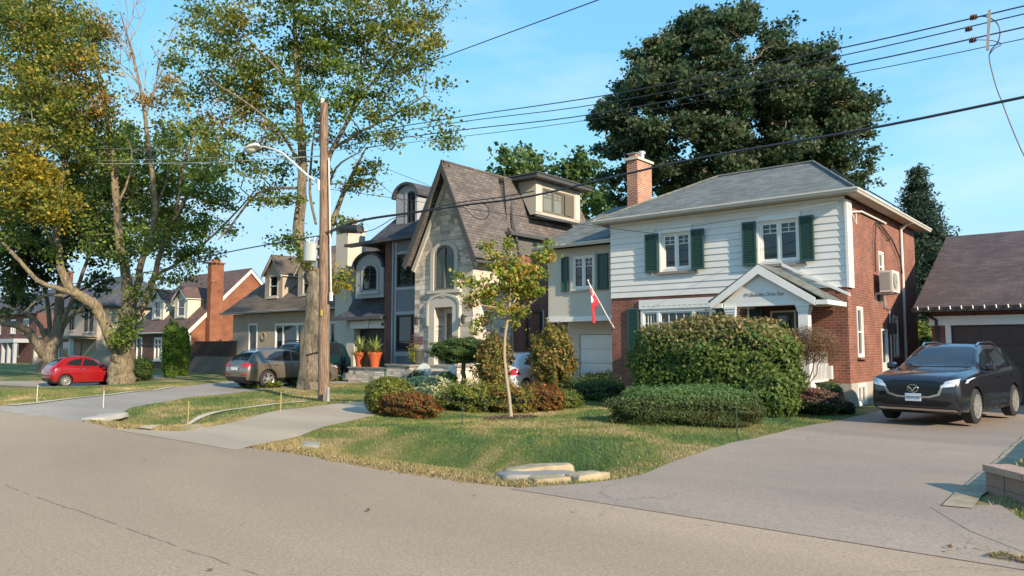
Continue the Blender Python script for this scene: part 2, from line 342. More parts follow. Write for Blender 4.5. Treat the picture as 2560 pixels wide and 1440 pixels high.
# ------------------------------------------------------------ ground, road, driveways
def sstep(a, b, x):
    t = np.clip((x - a) / (b - a), 0, 1); return t * t * (3 - 2 * t)
def gz(x, y):
    x = np.asarray(x, float); y = np.asarray(y, float)
    # a shallow ditch along the road, filled in where the driveways cross it
    m = (1 - np.exp(-((x + 14.0) / 3.2) ** 4)) * (1 - np.exp(-((x + 24.0) / 5.2) ** 4)) * (1 - np.exp(-((x + 2.9) / 3.3) ** 6)) * sstep(-60, -34, x)
    z = -.36 * m * np.exp(-((y - 8.6 - .04 * (x + 10)) / .80) ** 2)
    z = z + .13 * m * sstep(8.8, 10.6, y) * (1 - sstep(14, 20, y)) * sstep(-20, -16, x)
    z = z + .10 * sstep(13, 18, y) * sstep(-22, -26, x)                                   # the lots rise a little past the pole
    z = z - .30 * np.exp(-(((x + 40.5) / 3.2) ** 2 + ((y - 14.8) / 3.2) ** 2))
    z = z + .02 * np.sin(x * 1.3 + 1.1 * np.sin(y * .7)) * np.sin(y * 1.1) * sstep(7.4, 9, y) * (1 - sstep(19, 22, y))
    z = z + .24 * sstep(-1.30, -1.20, x + .00 * y) * sstep(9.9, 10.05, y + .55 * np.clip(x + 1.3, 0, 1.2)) 
    z = np.where(y < 6.95, np.minimum(z, -.03), z)
    return z
def road_edge(x):
    x = np.asarray(x, float); return 6.72 + .08 * np.sin(x * .55 + .6) + .05 * np.sin(x * 1.7) + .34 * sstep(-6.4, -5.4, x)
def grid_sheet(name, xs, ys, zf, m, kind='structure'):
    X, Y = np.meshgrid(xs, ys); Z = zf(X, Y); v = np.stack([X, Y, Z], -1).reshape(-1, 3); nx = len(xs); ny = len(ys)
    i = np.arange(nx - 1)[None, :] + nx * np.arange(ny - 1)[:, None]; f = np.stack([i, i + 1, i + nx + 1, i + nx], -1).reshape(-1, 4)
    me = bpy.data.meshes.new(name); me.from_pydata(v.tolist(), [], f.tolist()); me.materials.append(m); me.shade_smooth(); me.update()
    o = bpy.data.objects.new(name, me); COL.objects.link(o); o['kind'] = kind; return o
def grass_nodes(m, blade=False):
    t = m.node_tree; b = t.nodes['Principled BSDF']; K = t.links.new; g = nn(t, 'ShaderNodeNewGeometry')
    mp = nn(t, 'ShaderNodeMapping'); mp.inputs['Scale'].default_value = (1, 1, 0); K(g.outputs['Position'], mp.inputs['Vector'])
    n = nn(t, 'ShaderNodeTexNoise', Scale=.55, Detail=9.0, Roughness=.62, Distortion=.7); K(mp.outputs[0], n.inputs['Vector'])
    r = nn(t, 'ShaderNodeValToRGB'); e = r.color_ramp.elements
    e[0].position = .33; e[0].color = (.045, .095, .018, 1); e[1].position = .70; e[1].color = (.46, .345, .17, 1)
    for p, c in ((.42, (.085, .135, .024)), (.485, (.14, .165, .033)), (.54, (.22, .195, .062)), (.61, (.31, .24, .10))): q = e.new(p); q.color = (*c, 1)
    K(n.outputs['Fac'], r.inputs['Fac'])
    # dry strip along the kerbless road edge
    s = nn(t, 'ShaderNodeSeparateXYZ'); K(g.outputs['Position'], s.inputs[0]); n3 = nn(t, 'ShaderNodeTexNoise', Scale=2.0, Detail=4.0); K(mp.outputs[0], n3.inputs['Vector'])
    ad = nn(t, 'ShaderNodeMath', operation='ADD'); K(s.outputs['Y'], ad.inputs[0]); K(n3.outputs['Fac'], ad.inputs[1])
    mr = nn(t, 'ShaderNodeMapRange'); mr.inputs['From Min'].default_value = 7.5; mr.inputs['From Max'].default_value = 8.6; mr.inputs['To Min'].default_value = .95; mr.inputs['To Max'].default_value = 0; K(ad.outputs[0], mr.inputs['Value'])
    mi = nn(t, 'ShaderNodeMixRGB'); mi.inputs['Color2'].default_value = (.31, .235, .11, 1); K(mr.outputs[0], mi.inputs['Fac']); K(r.outputs[0], mi.inputs['Color1'])
    if blade:
        a = nn(t, 'ShaderNodeAttribute', attribute_name='leaf'); mu = nn(t, 'ShaderNodeMixRGB', blend_type='MULTIPLY'); mu.inputs[0].default_value = 1
        K(mi.outputs[0], mu.inputs[1]); K(a.outputs['Color'], mu.inputs[2]); K(mu.outputs[0], b.inputs['Base Color']); b.inputs['Roughness'].default_value = .6
    else:
        n2 = nn(t, 'ShaderNodeTexNoise', Scale=26.0, Detail=6.0, Roughness=.75); K(mp.outputs[0], n2.inputs['Vector']); m2 = nn(t, 'ShaderNodeMapRange')
        m2.inputs['From Min'].default_value = .3; m2.inputs['From Max'].default_value = .7; m2.inputs['To Min'].default_value = .55; m2.inputs['To Max'].default_value = 1.3; K(n2.outputs['Fac'], m2.inputs['Value'])
        mu = nn(t, 'ShaderNodeMixRGB', blend_type='MULTIPLY'); mu.inputs[0].default_value = 1; K(mi.outputs[0], mu.inputs[1]); K(m2.outputs[0], mu.inputs[2]); K(mu.outputs[0], b.inputs['Base Color'])
        b.inputs['Roughness'].default_value = .95; bp = nn(t, 'ShaderNodeBump', Strength=1., Distance=.04); K(n2.outputs['Fac'], bp.inputs['Height']); K(bp.outputs[0], b.inputs['Normal'])
GRASSM = mat('lawn', (.1, .13, .03)); grass_nodes(GRASSM); BLADEM = mat('grass_blade', (.1, .13, .03)); grass_nodes(BLADEM, True)
xs = np.unique(np.concatenate([-np.geomspace(48, 1800, 26), np.arange(-48, 3.01, .25), np.geomspace(4, 1800, 26), np.array([-1.32, -1.28, -1.24, -1.2])]))
ys = np.unique(np.concatenate([-np.geomspace(4, 1800, 22), np.arange(-3, 6.5, 1.), np.arange(6.5, 30, .2), np.geomspace(31, 2200, 30)]))
grid_sheet('ground', xs, ys, gz, GRASSM)
def asphalt(name, base, c2, seamy=None, scale=.5, speck=.48, seamcol=(.10, .085, .07)):
    m = mat(name, base); t = m.node_tree; b = t.nodes['Principled BSDF']; K = t.links.new; g = nn(t, 'ShaderNodeNewGeometry')
    mp = nn(t, 'ShaderNodeMapping'); mp.inputs['Scale'].default_value = (.35, 1, 0); K(g.outputs['Position'], mp.inputs['Vector'])
    n = nn(t, 'ShaderNodeTexNoise', Scale=scale, Detail=8.0, Roughness=.6); K(mp.outputs[0], n.inputs['Vector'])
    mr = nn(t, 'ShaderNodeMapRange'); mr.inputs['From Min'].default_value = .32; mr.inputs['From Max'].default_value = .68; K(n.outputs['Fac'], mr.inputs['Value'])
    mi = nn(t, 'ShaderNodeMixRGB'); mi.inputs['Color1'].default_value = (*base, 1); mi.inputs['Color2'].default_value = (*c2, 1); K(mr.outputs[0], mi.inputs['Fac'])
    n2 = nn(t, 'ShaderNodeTexNoise', Scale=38.0, Detail=7.0, Roughness=.85); K(g.outputs['Position'], n2.inputs['Vector']); m2 = nn(t, 'ShaderNodeMapRange')
    m2.inputs['From Min'].default_value = .3; m2.inputs['From Max'].default_value = .7; m2.inputs['To Min'].default_value = 1 - speck; m2.inputs['To Max'].default_value = 1 + speck; K(n2.outputs['Fac'], m2.inputs['Value'])
    mu = nn(t, 'ShaderNodeMixRGB', blend_type='MULTIPLY'); mu.inputs[0].default_value = 1; K(mi.outputs[0], mu.inputs[1]); K(m2.outputs[0], mu.inputs[2]); out = mu.outputs[0]
    nl = nn(t, 'ShaderNodeTexNoise', Scale=.16, Detail=4.0, Roughness=.5, Distortion=1.2); K(mp.outputs[0], nl.inputs['Vector']); ml = nn(t, 'ShaderNodeMapRange'); ml.inputs['From Min'].default_value = .35; ml.inputs['From Max'].default_value = .65; ml.inputs['To Min'].default_value = .84; ml.inputs['To Max'].default_value = 1.14; K(nl.outputs['Fac'], ml.inputs['Value'])
    mq = nn(t, 'ShaderNodeMixRGB', blend_type='MULTIPLY'); mq.inputs[0].default_value = 1; K(out, mq.inputs[1]); K(ml.outputs[0], mq.inputs[2]); out = mq.outputs[0]
    # fine cracks that come and go
    vc = nn(t, 'ShaderNodeTexVoronoi', Scale=.42); vc.feature = 'DISTANCE_TO_EDGE'; nw = nn(t, 'ShaderNodeTexNoise', Scale=1.3, Detail=7.0, Roughness=.7); K(g.outputs['Position'], nw.inputs['Vector']); wv = nn(t, 'ShaderNodeMixRGB', blend_type='ADD'); wv.inputs[0].default_value = 1; K(g.outputs['Position'], wv.inputs[1]); K(nw.outputs['Color'], wv.inputs[2]); K(wv.outputs[0], vc.inputs['Vector'])
    cr_ = nn(t, 'ShaderNodeMapRange'); cr_.inputs['From Min'].default_value = .002; cr_.inputs['From Max'].default_value = .008; cr_.inputs['To Min'].default_value = .42; cr_.inputs['To Max'].default_value = 0; K(vc.outputs['Distance'], cr_.inputs['Value'])
    cm_ = nn(t, 'ShaderNodeMapRange'); cm_.inputs['From Min'].default_value = .50; cm_.inputs['From Max'].default_value = .60; K(nl.outputs['Fac'], cm_.inputs['Value']); cx_ = nn(t, 'ShaderNodeMath', operation='MULTIPLY'); K(cr_.outputs[0], cx_.inputs[0]); K(cm_.outputs[0], cx_.inputs[1])
    mc_ = nn(t, 'ShaderNodeMixRGB'); K(cx_.outputs[0], mc_.inputs[0]); K(out, mc_.inputs[1]); mc_.inputs[2].default_value = (.07, .06, .05, 1); out = mc_.outputs[0]
    # scattered dark spots
    v = nn(t, 'ShaderNodeTexVoronoi', Scale=.9); v.feature = 'DISTANCE_TO_EDGE'; nd = nn(t, 'ShaderNodeTexNoise', Scale=1.6, Detail=6.0); K(g.outputs['Position'], nd.inputs['Vector'])
    ma = nn(t, 'ShaderNodeMixRGB', blend_type='LINEAR_LIGHT'); ma.inputs[0].default_value = .5; K(g.outputs['Position'], ma.inputs[1]); K(nd.outputs['Color'], ma.inputs[2])
    vs = nn(t, 'ShaderNodeTexVoronoi', Scale=1.4); K(mp.outputs[0], vs.inputs['Vector']); vs.inputs['Randomness'].default_value = 1
    sm = nn(t, 'ShaderNodeMapRange'); sm.inputs['From Min'].default_value = .012; sm.inputs['From Max'].default_value = .03; sm.inputs['To Min'].default_value = .5; sm.inputs['To Max'].default_value = 0; K(vs.outputs['Distance'], sm.inputs['Value'])
    ms = nn(t, 'ShaderNodeMixRGB'); K(sm.outputs[0], ms.inputs[0]); K(out, ms.inputs[1]); ms.inputs[2].default_value = (.05, .045, .04, 1); out = ms.outputs[0]
    if seamy is not None:
        s = nn(t, 'ShaderNodeSeparateXYZ'); K(g.outputs['Position'], s.inputs[0]); nz = nn(t, 'ShaderNodeTexNoise', Scale=1.1, Detail=8.0, Roughness=.7); K(g.outputs['Position'], nz.inputs['Vector'])
        a = nn(t, 'ShaderNodeMath', operation='MULTIPLY_ADD'); a.inputs[1].default_value = .16; K(nz.outputs['Fac'], a.inputs[0]); K(s.outputs['Y'], a.inputs[2])
        d = nn(t, 'ShaderNodeMath', operation='SUBTRACT'); d.inputs[1].default_value = seamy + .08; K(a.outputs[0], d.inputs[0]); ab = nn(t, 'ShaderNodeMath', operation='ABSOLUTE'); K(d.outputs[0], ab.inputs[0])
        q = nn(t, 'ShaderNodeMapRange'); q.inputs['From Min'].default_value = .004; q.inputs['From Max'].default_value = .016; q.inputs['To Min'].default_value = .75; q.inputs['To Max'].default_value = 0; K(ab.outputs[0], q.inputs['Value'])
        # broken up along its length
        nb = nn(t, 'ShaderNodeTexNoise', Scale=3.5, Detail=3.0); K(g.outputs['Position'], nb.inputs['Vector']); qb = nn(t, 'ShaderNodeMapRange'); qb.inputs['From Min'].default_value = .36; qb.inputs['From Max'].default_value = .50; K(nb.outputs['Fac'], qb.inputs['Value'])
        qm = nn(t, 'ShaderNodeMath', operation='MULTIPLY'); K(q.outputs[0], qm.inputs[0]); K(qb.outputs[0], qm.inputs[1])
        mk = nn(t, 'ShaderNodeMixRGB'); K(qm.outputs[0], mk.inputs[0]); K(out, mk.inputs[1]); mk.inputs[2].default_value = (*seamcol, 1); out = mk.outputs[0]
    K(out, b.inputs['Base Color']); b.inputs['Roughness'].default_value = .88; bp = nn(t, 'ShaderNodeBump', Strength=.5, Distance=.006); K(n2.outputs['Fac'], bp.inputs['Height']); K(bp.outputs[0], b.inputs['Normal'])
    return m
ASR = asphalt('road_asphalt', (.395, .288, .188), (.345, .252, .166), seamy=3.08)
ASD = asphalt('driveway_asphalt', (.335, .255, .190), (.28, .218, .168), scale=.8)
ASG = asphalt('grey_driveway_asphalt', (.37, .315, .255), (.30, .265, .22), scale=.8)
ASC = asphalt('driveway_concrete', (.47, .37, .26), (.40, .315, .225), scale=.9, speck=.15)
def ladder(name, left, right, m, lift=.012, step=.35, kind='structure', edge=.0, crown=0.):
    """sheet between two polylines of equal length, laid just above the ground"""
    Lp, Rp = [np.array(p, float) for p in left], [np.array(p, float) for p in right]; rows = []
    for i in range(len(Lp) - 1):
        n = max(2, int(max(np.linalg.norm(Lp[i + 1] - Lp[i]), np.linalg.norm(Rp[i + 1] - Rp[i])) / step))
        for k in range(n): t = k / n; rows.append((Lp[i] * (1 - t) + Lp[i + 1] * t, Rp[i] * (1 - t) + Rp[i + 1] * t))
    rows.append((Lp[-1], Rp[-1])); nc = max(2, int(np.linalg.norm(Lp[0] - Rp[0]) / step) + 1); V = []
    for r, (a, b) in enumerate(rows):
        ja = edge * (math.sin(r * 1.7) + .6 * math.sin(r * 3.1 + 1)); jb = edge * (math.sin(r * 1.3 + 2) + .6 * math.sin(r * 2.7))
        d = (b - a) / np.linalg.norm(b - a); a = a + d * ja; b = b + d * jb
        for c in range(nc):
            t = c / (nc - 1); p = a * (1 - t) + b * t; V.append((p[0], p[1], float(gz(p[0], max(p[1], 7.0))) + lift + crown * math.sin(math.pi * t)))
    F = [(r * nc + c, r * nc + c + 1, (r + 1) * nc + c + 1, (r + 1) * nc + c) for r in range(len(rows) - 1) for c in range(nc - 1)]
    me = bpy.data.meshes.new(name); me.from_pydata(V, [], F); me.materials.append(m); me.shade_smooth(); o = bpy.data.objects.new(name, me); COL.objects.link(o)
    bm = bmesh.new(); bm.from_mesh(me)
    for f in bm.faces:
        if f.normal.z < 0: f.normal_flip()
    bm.to_mesh(me); bm.free(); o['kind'] = kind; return o
rx = np.unique(np.concatenate([-np.geomspace(60, 900, 14), np.arange(-60, 20, .5), np.geomspace(20, 900, 12)]))
V = []; 
for x in rx:
    ye = float(road_edge(x))
    for t in (0, .3, .6, .85, 1): V.append((x, -3 + (ye + 3) * t, .004))
F_ = [(i * 5 + j, (i + 1) * 5 + j, (i + 1) * 5 + j + 1, i * 5 + j + 1) for i in range(len(rx) - 1) for j in range(4)]
me = bpy.data.meshes.new('road'); me.from_pydata(V, [], F_); me.materials.append(ASR); o = bpy.data.objects.new('road', me); COL.objects.link(o); o['kind'] = 'structure'
DR1L = [(-5.75, 6.80), (-5.3, 7.6), (-5.15, 8.6), (-5.45, 12.3), (-5.35, 17), (-5.3, 22), (-5.2, 26.2)]
DR1R = [(.1, 6.80), (-.95, 7.6), (-1.55, 8.9), (-1.68, 12.3), (-1.72, 17), (-1.4, 22), (.6, 26.2)]
DR2L = [(-16.2, 6.5), (-14.6, 7.25), (-15.4, 8.6), (-16.9, 10.9), (-17.7, 13.8), (-18.1, 17), (-18.0, 23.4)]
DR2R = [(-11.3, 6.5), (-11.75, 7.35), (-12.3, 8.4), (-13.3, 9.7), (-14.5, 12.2), (-14.75, 16), (-14.2, 23.4)]
DR3L = [(-25.5, 6.5), (-24.6, 7.4), (-27.0, 10.3), (-30.4, 14.7), (-32.5, 18.5), (-32.8, 24.0)]
DR3R = [(-18.2, 6.5), (-18.9, 7.4), (-21.4, 9.2), (-24.6, 12.6), (-25.8, 16.5), (-27.2, 24.0)]
ladder('driveway_asphalt', DR1L, DR1R, ASD, .010, edge=.015); ladder('driveway_concrete', DR2L, DR2R, ASC, .010); ladder('driveway_grey', DR3L, DR3R, ASG, .010, edge=.01)
DR4L = [(-47.5, 6.7), (-46, 9), (-44, 14), (-43.2, 20)]; DR4R = [(-42.5, 6.7), (-42, 9), (-40.6, 13), (-39.9, 20)]
ladder('driveway_far', DR4L, DR4R, ASG, .016)
# concrete strips beside the driveways
STRIPC = mat('worn_strip', (.42, .32, .22), .9, noise=((.20, .17, .10), 3.5, .2), bump=.5, bscale=20)
KERBW = mat('pale_kerb', (.66, .55, .40), .9, noise=((.50, .42, .31), 2.5, .3), bump=.3, bscale=30)
KERBC = mat('kerb_concrete', (.52, .43, .33), .9, noise=((.36, .30, .23), 2.2, .25), bump=.4, bscale=30)
ladder('kerb_strip', [(-1.66, 8.9), (-1.7, 12.3), (-1.74, 17), (-1.5, 21)], [(-1.40, 8.95), (-1.40, 12.3), (-1.42, 17), (-1.2, 21)], STRIPC, .022, edge=.01)
ladder('kerb_apron', [(-.7, 7.25), (-1.25, 7.9), (-1.75, 8.8)], [(-.35, 7.75), (-.85, 8.55), (-1.2, 9.35)], ASD, .013)
ladder('kerb_strip', [(-15.9, 6.95), (-16.75, 7.9), (-17.95, 9.3), (-19.0, 11.3), (-20.0, 13.7)], [(-15.3, 6.95), (-16.25, 7.65), (-17.48, 9.02), (-18.52, 11.1), (-19.55, 13.6)], KERBW, .028, step=.15)
ladder('kerb_strip', [(-24.95, 7.2), (-27.3, 10.2), (-30.7, 14.6)], [(-24.6, 7.4), (-27.0, 10.3), (-30.4, 14.7)], KERBW, .03, step=.15)
def rockblock(name, label, cat, c, sx, sy, sz, rz, group=None, m=ROCK, seed=0):
    """a rounded, uneven slab of concrete or stone"""
    rs = random.Random(seed); bm = bmesh.new(); bmesh.ops.create_cube(bm, size=1)
    for v in bm.verts: v.co = Vector((v.co.x * sx * rs.uniform(.88, 1.06), v.co.y * sy * rs.uniform(.8, 1.1), v.co.z * sz * rs.uniform(.9, 1.05)))
    bmesh.ops.subdivide_edges(bm, edges=bm.edges, cuts=4, use_grid_fill=True); ph = rs.uniform(0, 6)
    for _ in range(3): bmesh.ops.smooth_vert(bm, verts=bm.verts, factor=.35, use_axis_x=True, use_axis_y=True, use_axis_z=True)
    for v in bm.verts: v.co += v.co.normalized() * (.02 * math.sin(v.co.x * 9 + ph) + .014 * math.sin(v.co.y * 21 + v.co.x * 13 + ph) + rs.uniform(-.006, .006))
    me = bpy.data.meshes.new(name); bm.to_mesh(me); bm.free(); me.materials.append(m); me.shade_smooth(); me.set_sharp_from_angle(angle=R(55)); o = bpy.data.objects.new(name, me); COL.objects.link(o)
    o.location = c; o.rotation_euler = (R(rs.uniform(-3, 3)), R(rs.uniform(-3, 3)), rz); return tag(o, label, cat, group)
rockblock('culvert_stone', 'long cream culvert stone at the back, on the lawn side of the driveway corner', 'culvert stone', (-6.42, 8.2, -.055), 1.05, .34, .20, R(62), 'culvert stones beside the wide driveway', seed=1)
rockblock('culvert_stone', 'square-ended cream culvert stone touching the asphalt driveway, right of the crack', 'culvert stone', (-5.55, 8.12, -.045), .56, .34, .20, R(70), 'culvert stones beside the wide driveway', seed=2)
rockblock('culvert_stone', 'wedge-shaped cream culvert stone at the front, left of the crack', 'culvert stone', (-5.80, 7.64, -.05), .56, .34, .18, R(58), 'culvert stones beside the wide driveway', seed=3)
rockblock('culvert_slab', 'flat grey slab lying between the cream culvert stones', 'slab', (-6.1, 7.85, -.06), 1.2, .60, .18, R(60), m=CONCG, seed=4)
rockblock('culvert_block', 'small weathered concrete headwall in the ditch beside the pale concrete driveway', 'concrete block', (-11.35, 7.95, -.15), .60, .34, .26, R(-35), m=CONCG, seed=6)
rockblock('culvert_block', 'pale concrete block at the road end of the thin curving kerb strip', 'concrete block', (-15.15, 7.75, -.04), .95, .42, .14, R(150), m=ROCK, seed=7)
rockblock('culvert_block', 'wide pale concrete headwall beside the grey driveway of the gold car', 'concrete block', (-19.45, 7.75, -.04), 1.5, .55, .14, R(130), m=CONC, seed=8)
# block retaining wall on the right
t = thing('retaining_wall', 'low reddish block retaining wall at the right edge of the driveway', 'retaining wall', (-.4, 9.4, 0))
BLK = mat('wall_block', (.36, .21, .145), .95, noise=((.22, .14, .10), 2.2, .25), bump=.9, bscale=18); BLKC = mat('wall_cap', (.46, .31, .225), .95, noise=((.34, .23, .17), 3, .25), bump=.8, bscale=20)
wp = [(-1.42, 10.05), (-1.0, 9.55), (-.5, 9.15), (.1, 8.95), (.8, 8.9), (1.6, 8.9)]
for c in range(2):
    for i in range(len(wp) - 1):
        a, b = Vector((*wp[i], 0)), Vector((*wp[i + 1], 0)); d = (b - a).normalized(); n = Vector((-d.y, d.x, 0)); g = .012
        if n.y < 0: n = -n
        for h in range(2):
            p0 = a.lerp(b, h / 2) + d * g * .5; p1 = a.lerp(b, (h + 1) / 2) - d * g * .5; z0 = -.05 + c * .155; z1 = z0 + .15
            m = MB(); q = [p0, p1, p1 + n * .25, p0 + n * .25]; m.hexa([(p.x, p.y, z0) for p in q] + [(p.x, p.y, z1) for p in q]); m.build('block', BLK, t)
m = MB()
for i in range(len(wp) - 1):
    a, b = Vector((*wp[i], 0)), Vector((*wp[i + 1], 0)); d = (b - a).normalized(); n = Vector((-d.y, d.x, 0))
    q = [a - n * .03 + d * .004, b - n * .03 - d * .004, b + n * .28 - d * .004, a + n * .28 + d * .004]; m.hexa([(p.x, p.y, .262) for p in q] + [(p.x, p.y, .335) for p in q])
m.build('cap', BLKC, t)

# ------------------------------------------------------------ house 19: white siding over brick
H = thing('brick_house', 'two storey house with white siding over red brick, green shutters and a white porch', 'house', (-10, 24, 0))
FY = Fac('Y', 22.0); FS = Fac('X', -6.2)
HL, HR, HB = -13.95, -6.2, 30.5
baywin = (-12.80, -10.22, 1.05, 2.93)
m = MB(); FY.wall(m, HL, HR, 0, 3.37, [baywin, (-8.95, -7.55, .55, 2.95)]); m.build('front_wall', BRK, H)
side = [(22.80, 23.42, 1.38, 2.85), (25.42, 26.02, 3.75, 4.72), (25.38, 26.15, .25, 2.25), (26.92, 27.55, 1.36, 2.72), (22.55, 23.35, .08, .62)]
m = MB(); FS.wall(m, 22.0, HB, .66, 6.0, [s for s in side if s[3] > .7]); m.build('side_wall', BRK, H)
m = MB(); F2 = Fac('X', -6.17); F2.wall(m, 21.97, HB, -.3, .66, [(22.5, 23.42, .02, .64)]); m.face([(-6.2, 22, .66), (-6.17, 21.97, .66), (-6.17, HB, .66), (-6.2, HB, .66)]); m.face([(-6.6, 21.97, -.3), (-6.17, 21.97, -.3), (-6.17, 21.97, .66), (-6.6, 21.97, .66)]); m.build('foundation', CONC, H)
m = MB(); m.box(HL + .05, HR - .3, 22.3, HB - .05, 0, 5.9); m.build('interior', mat('dark_interior', (.02, .02, .02), .9), H)
m = MB(); m.box(HL, HR - .002, HB - .05 + .06, HB + .06, 0, 6.0); m.box(HL - .01, HL + .05, 22.02, HB, 0, 6.0); m.build('rear_wall', BRK, H)
# lapped siding boards with the two window openings
w1 = (-11.98, -10.90, 4.20, 5.42); w2 = (-8.68, -7.46, 4.20, 5.46)
m = MB(); n = 12; z0, z1 = 3.36, 5.83; h = (z1 - z0) / n
for k in range(n):
    a, b = z0 + k * h, z0 + (k + 1) * h; cuts = [(HL, HR + .02)]
    for w in (w1, w2):
        if a < w[3] and b > w[2]:
            nc = []
            for c0, c1 in cuts:
                if c0 < w[0] and c1 > w[1]: nc += [(c0, w[0]), (w[1], c1)]
                else: nc.append((c0, c1))
            cuts = nc
    for c0, c1 in cuts:
        m.hexa([(c0, 21.952, a), (c1, 21.952, a), (c1, 22.0, a), (c0, 22.0, a), (c0, 21.976, b + .006), (c1, 21.976, b + .006), (c1, 22.0, b + .01), (c0, 22.0, b + .01)])
m.build('siding', SIDE, H)
m = MB(); m.box(HR + .021, HR + .09, 21.915, 22.40, 3.34, 5.83); 
for k in range(1, 12): m.box(HR + .088, HR + .10, 21.92, 22.395, z0 + k * h - .008, z0 + k * h + .006)
m.build('corner_board', SIDE, H)
m = MB(); m.box(HL, HR + .02, 21.93, 22.0, 5.84, 5.93); m.build('frieze_board', SIDE, H)
for w, s1, s2 in ((w1, (-12.53, -12.06), (-10.86, -10.42)), (w2, (-9.15, -8.72), (-7.43, -7.02))):
    m = MB()
    bt = z0 + math.ceil((w[3] - z0) / h) * h
    for q in ((w[0] - .05, w[0], w[2] - .05, bt), (w[1], w[1] + .05, w[2] - .05, bt), (w[0], w[1], w[3], w[3] + .05)): FY.box(m, q[0], q[1], 0, .10, q[2], q[3])
    FY.box(m, w[0], w[1], 0, .062, w[3] + .051, bt)
    for q in ((w[0], w[0] + .012), (w[1] - .012, w[1])): FY.box(m, q[0], q[1], -.13, .10, w[2], w[3])
    m.build('window_casing', WHITE, H)
    window(H, FY, w[0] + .012, w[1] - .012, w[2], w[3] - .002, fr=.06, d=.0, cols=2, top=(2, .26), sash=.05)
    m = MB(); FY.box(m, w[0] - .14, w[1] + .14, 0, .13, w[2] - .14, w[2] - .052); m.build('brick_sill', mat('sill_stone', (.33, .28, .25), .9, noise=((.22, .19, .17), 6, .25), bump=.6), H)
    shutter(H, FY, s1[0], s1[1], w[2] - .06, w[3] + .02, .15); shutter(H, FY, s2[0], s2[1], w[2] - .06, w[3] + .02, .15)
window(H, FY, *baywin, fr=.09, cols=(1, 2.2, 1), grid=(4, 5), sash=.05, sill=LIME)
m = MB(); FY.box(m, -12.84, -10.18, 0, .06, 2.94, 3.25)
for k in range(13):
    c = -12.6 + k * .187; pts = [(c - .07, 3.06), (c - .03, 3.035), (c + .03, 3.05), (c + .07, 3.09), (c + .02, 3.075), (c - .03, 3.06)]
    FY.prism(m, pts, .061, .072)
m.build('window_header', WHITE, H)
shutter(H, FY, -13.30, -12.88, 1.25, 2.98, .06); shutter(H, FY, -10.15, -9.75, 1.25, 2.98, .06)
# doorway behind the porch
m = MB(); FY.box(m, -8.94, -7.56, -.13, -.10, .56, 2.94); m.build('door_surround', mat('porch_brick_dark', (.12, .05, .04), .8), H)
m = MB(); FY.box(m, -8.35, -7.70, -.09, -.03, .56, 2.70); o = m.build('front_door', mat('dark_green_door', (.02, .035, .028), .4), H)
m = MB(); 
for q in ((-8.40, -8.35, .56, 2.75), (-7.70, -7.65, .56, 2.75), (-8.35, -7.70, 2.70, 2.75)): FY.box(m, q[0], q[1], -.09, .0, q[2], q[3])
m.build('door_frame', LIME, H); m = MB(); FY.box(m, -8.25, -7.8, -.028, -.02, 1.6, 2.6); m.build('pane', GLASS, o)
shutter(H, FY, -9.1, -8.62, .9, 2.98, .06)
# roof: hip with gutters and soffit
ex0, ex1, ey0, ey1, ez = -14.40, -5.80, 21.55, 30.95, 6.05
ra, rb = (-11.78, 26.0, 8.02), (-8.30, 26.0, 8.02)
c = [(ex0, ey0, ez), (ex1, ey0, ez), (ex1, ey1, ez), (ex0, ey1, ez)]
m = MB()
for q in ([c[0], c[1], rb, ra], [c[1], c[2], rb], [c[2], c[3], ra, rb], [c[3], c[0], ra]): m.face(q)
m.box(ex0 + .01, ex1 - .01, ey0 + .01, ey1 - .01, ez - .03, ez - .002); rf = m.build('roof', SHGR, H)
m = MB(); m.tube([(c[1][0], c[1][1], c[1][2] + .02), (rb[0], rb[1], rb[2] + .03)], .05, 6); m.tube([(c[0][0], c[0][1], c[0][2] + .02), (ra[0], ra[1], ra[2] + .03)], .05, 6); m.tube([(ra[0], ra[1], ra[2] + .03), (rb[0], rb[1], rb[2] + .03)], .05, 6); m.build('ridge_cap', SHGR, rf)
m = MB(); m.box(ex0 + .02, ex1 - .02, ey0 + .02, 21.92, 5.94, 5.96); m.box(HR + .1, ex1 - .02, 21.925, ey1 - .02, 5.94, 5.96); m.box(ex0 + .02, HL - .02, 21.925, ey1 - .02, 5.94, 5.96); m.build('soffit', mat('soffit', (.50, .46, .39), .7), H)
def gutter(par, p0, p1, out, m_=WHITE, hgt=.12, wd=.11, name='gutter'):
    """an open K-profile gutter from p0 to p1, out = outward unit vector"""
    o_ = Vector(out); prof = [(0, 0), (0, -hgt), (wd * .6, -hgt), (wd * .75, -hgt * .55), (wd, -hgt * .4), (wd, 0), (wd - .012, 0), (wd - .012, -hgt * .35), (wd * .62, -hgt + .012), (.012, -hgt + .012), (.012, 0)]
    a, b = Vector(p0), Vector(p1); mb_ = MB(); mb_.prism([tuple(a + o_ * x + Vector((0, 0, z))) for x, z in prof], b - a); return mb_.build(name, m_, par)
GUT = mat('gutter_metal', (.60, .57, .50), .4, noise=((.5, .47, .41), 1.5, .3))
gutter(H, (ex0, ey0, ez + .01), (ex1 + .1, ey0, ez + .01), (0, -1, 0), GUT); gutter(H, (ex1, ey0, ez + .01), (ex1, ey1 + .1, ez + .01), (1, 0, 0), GUT)
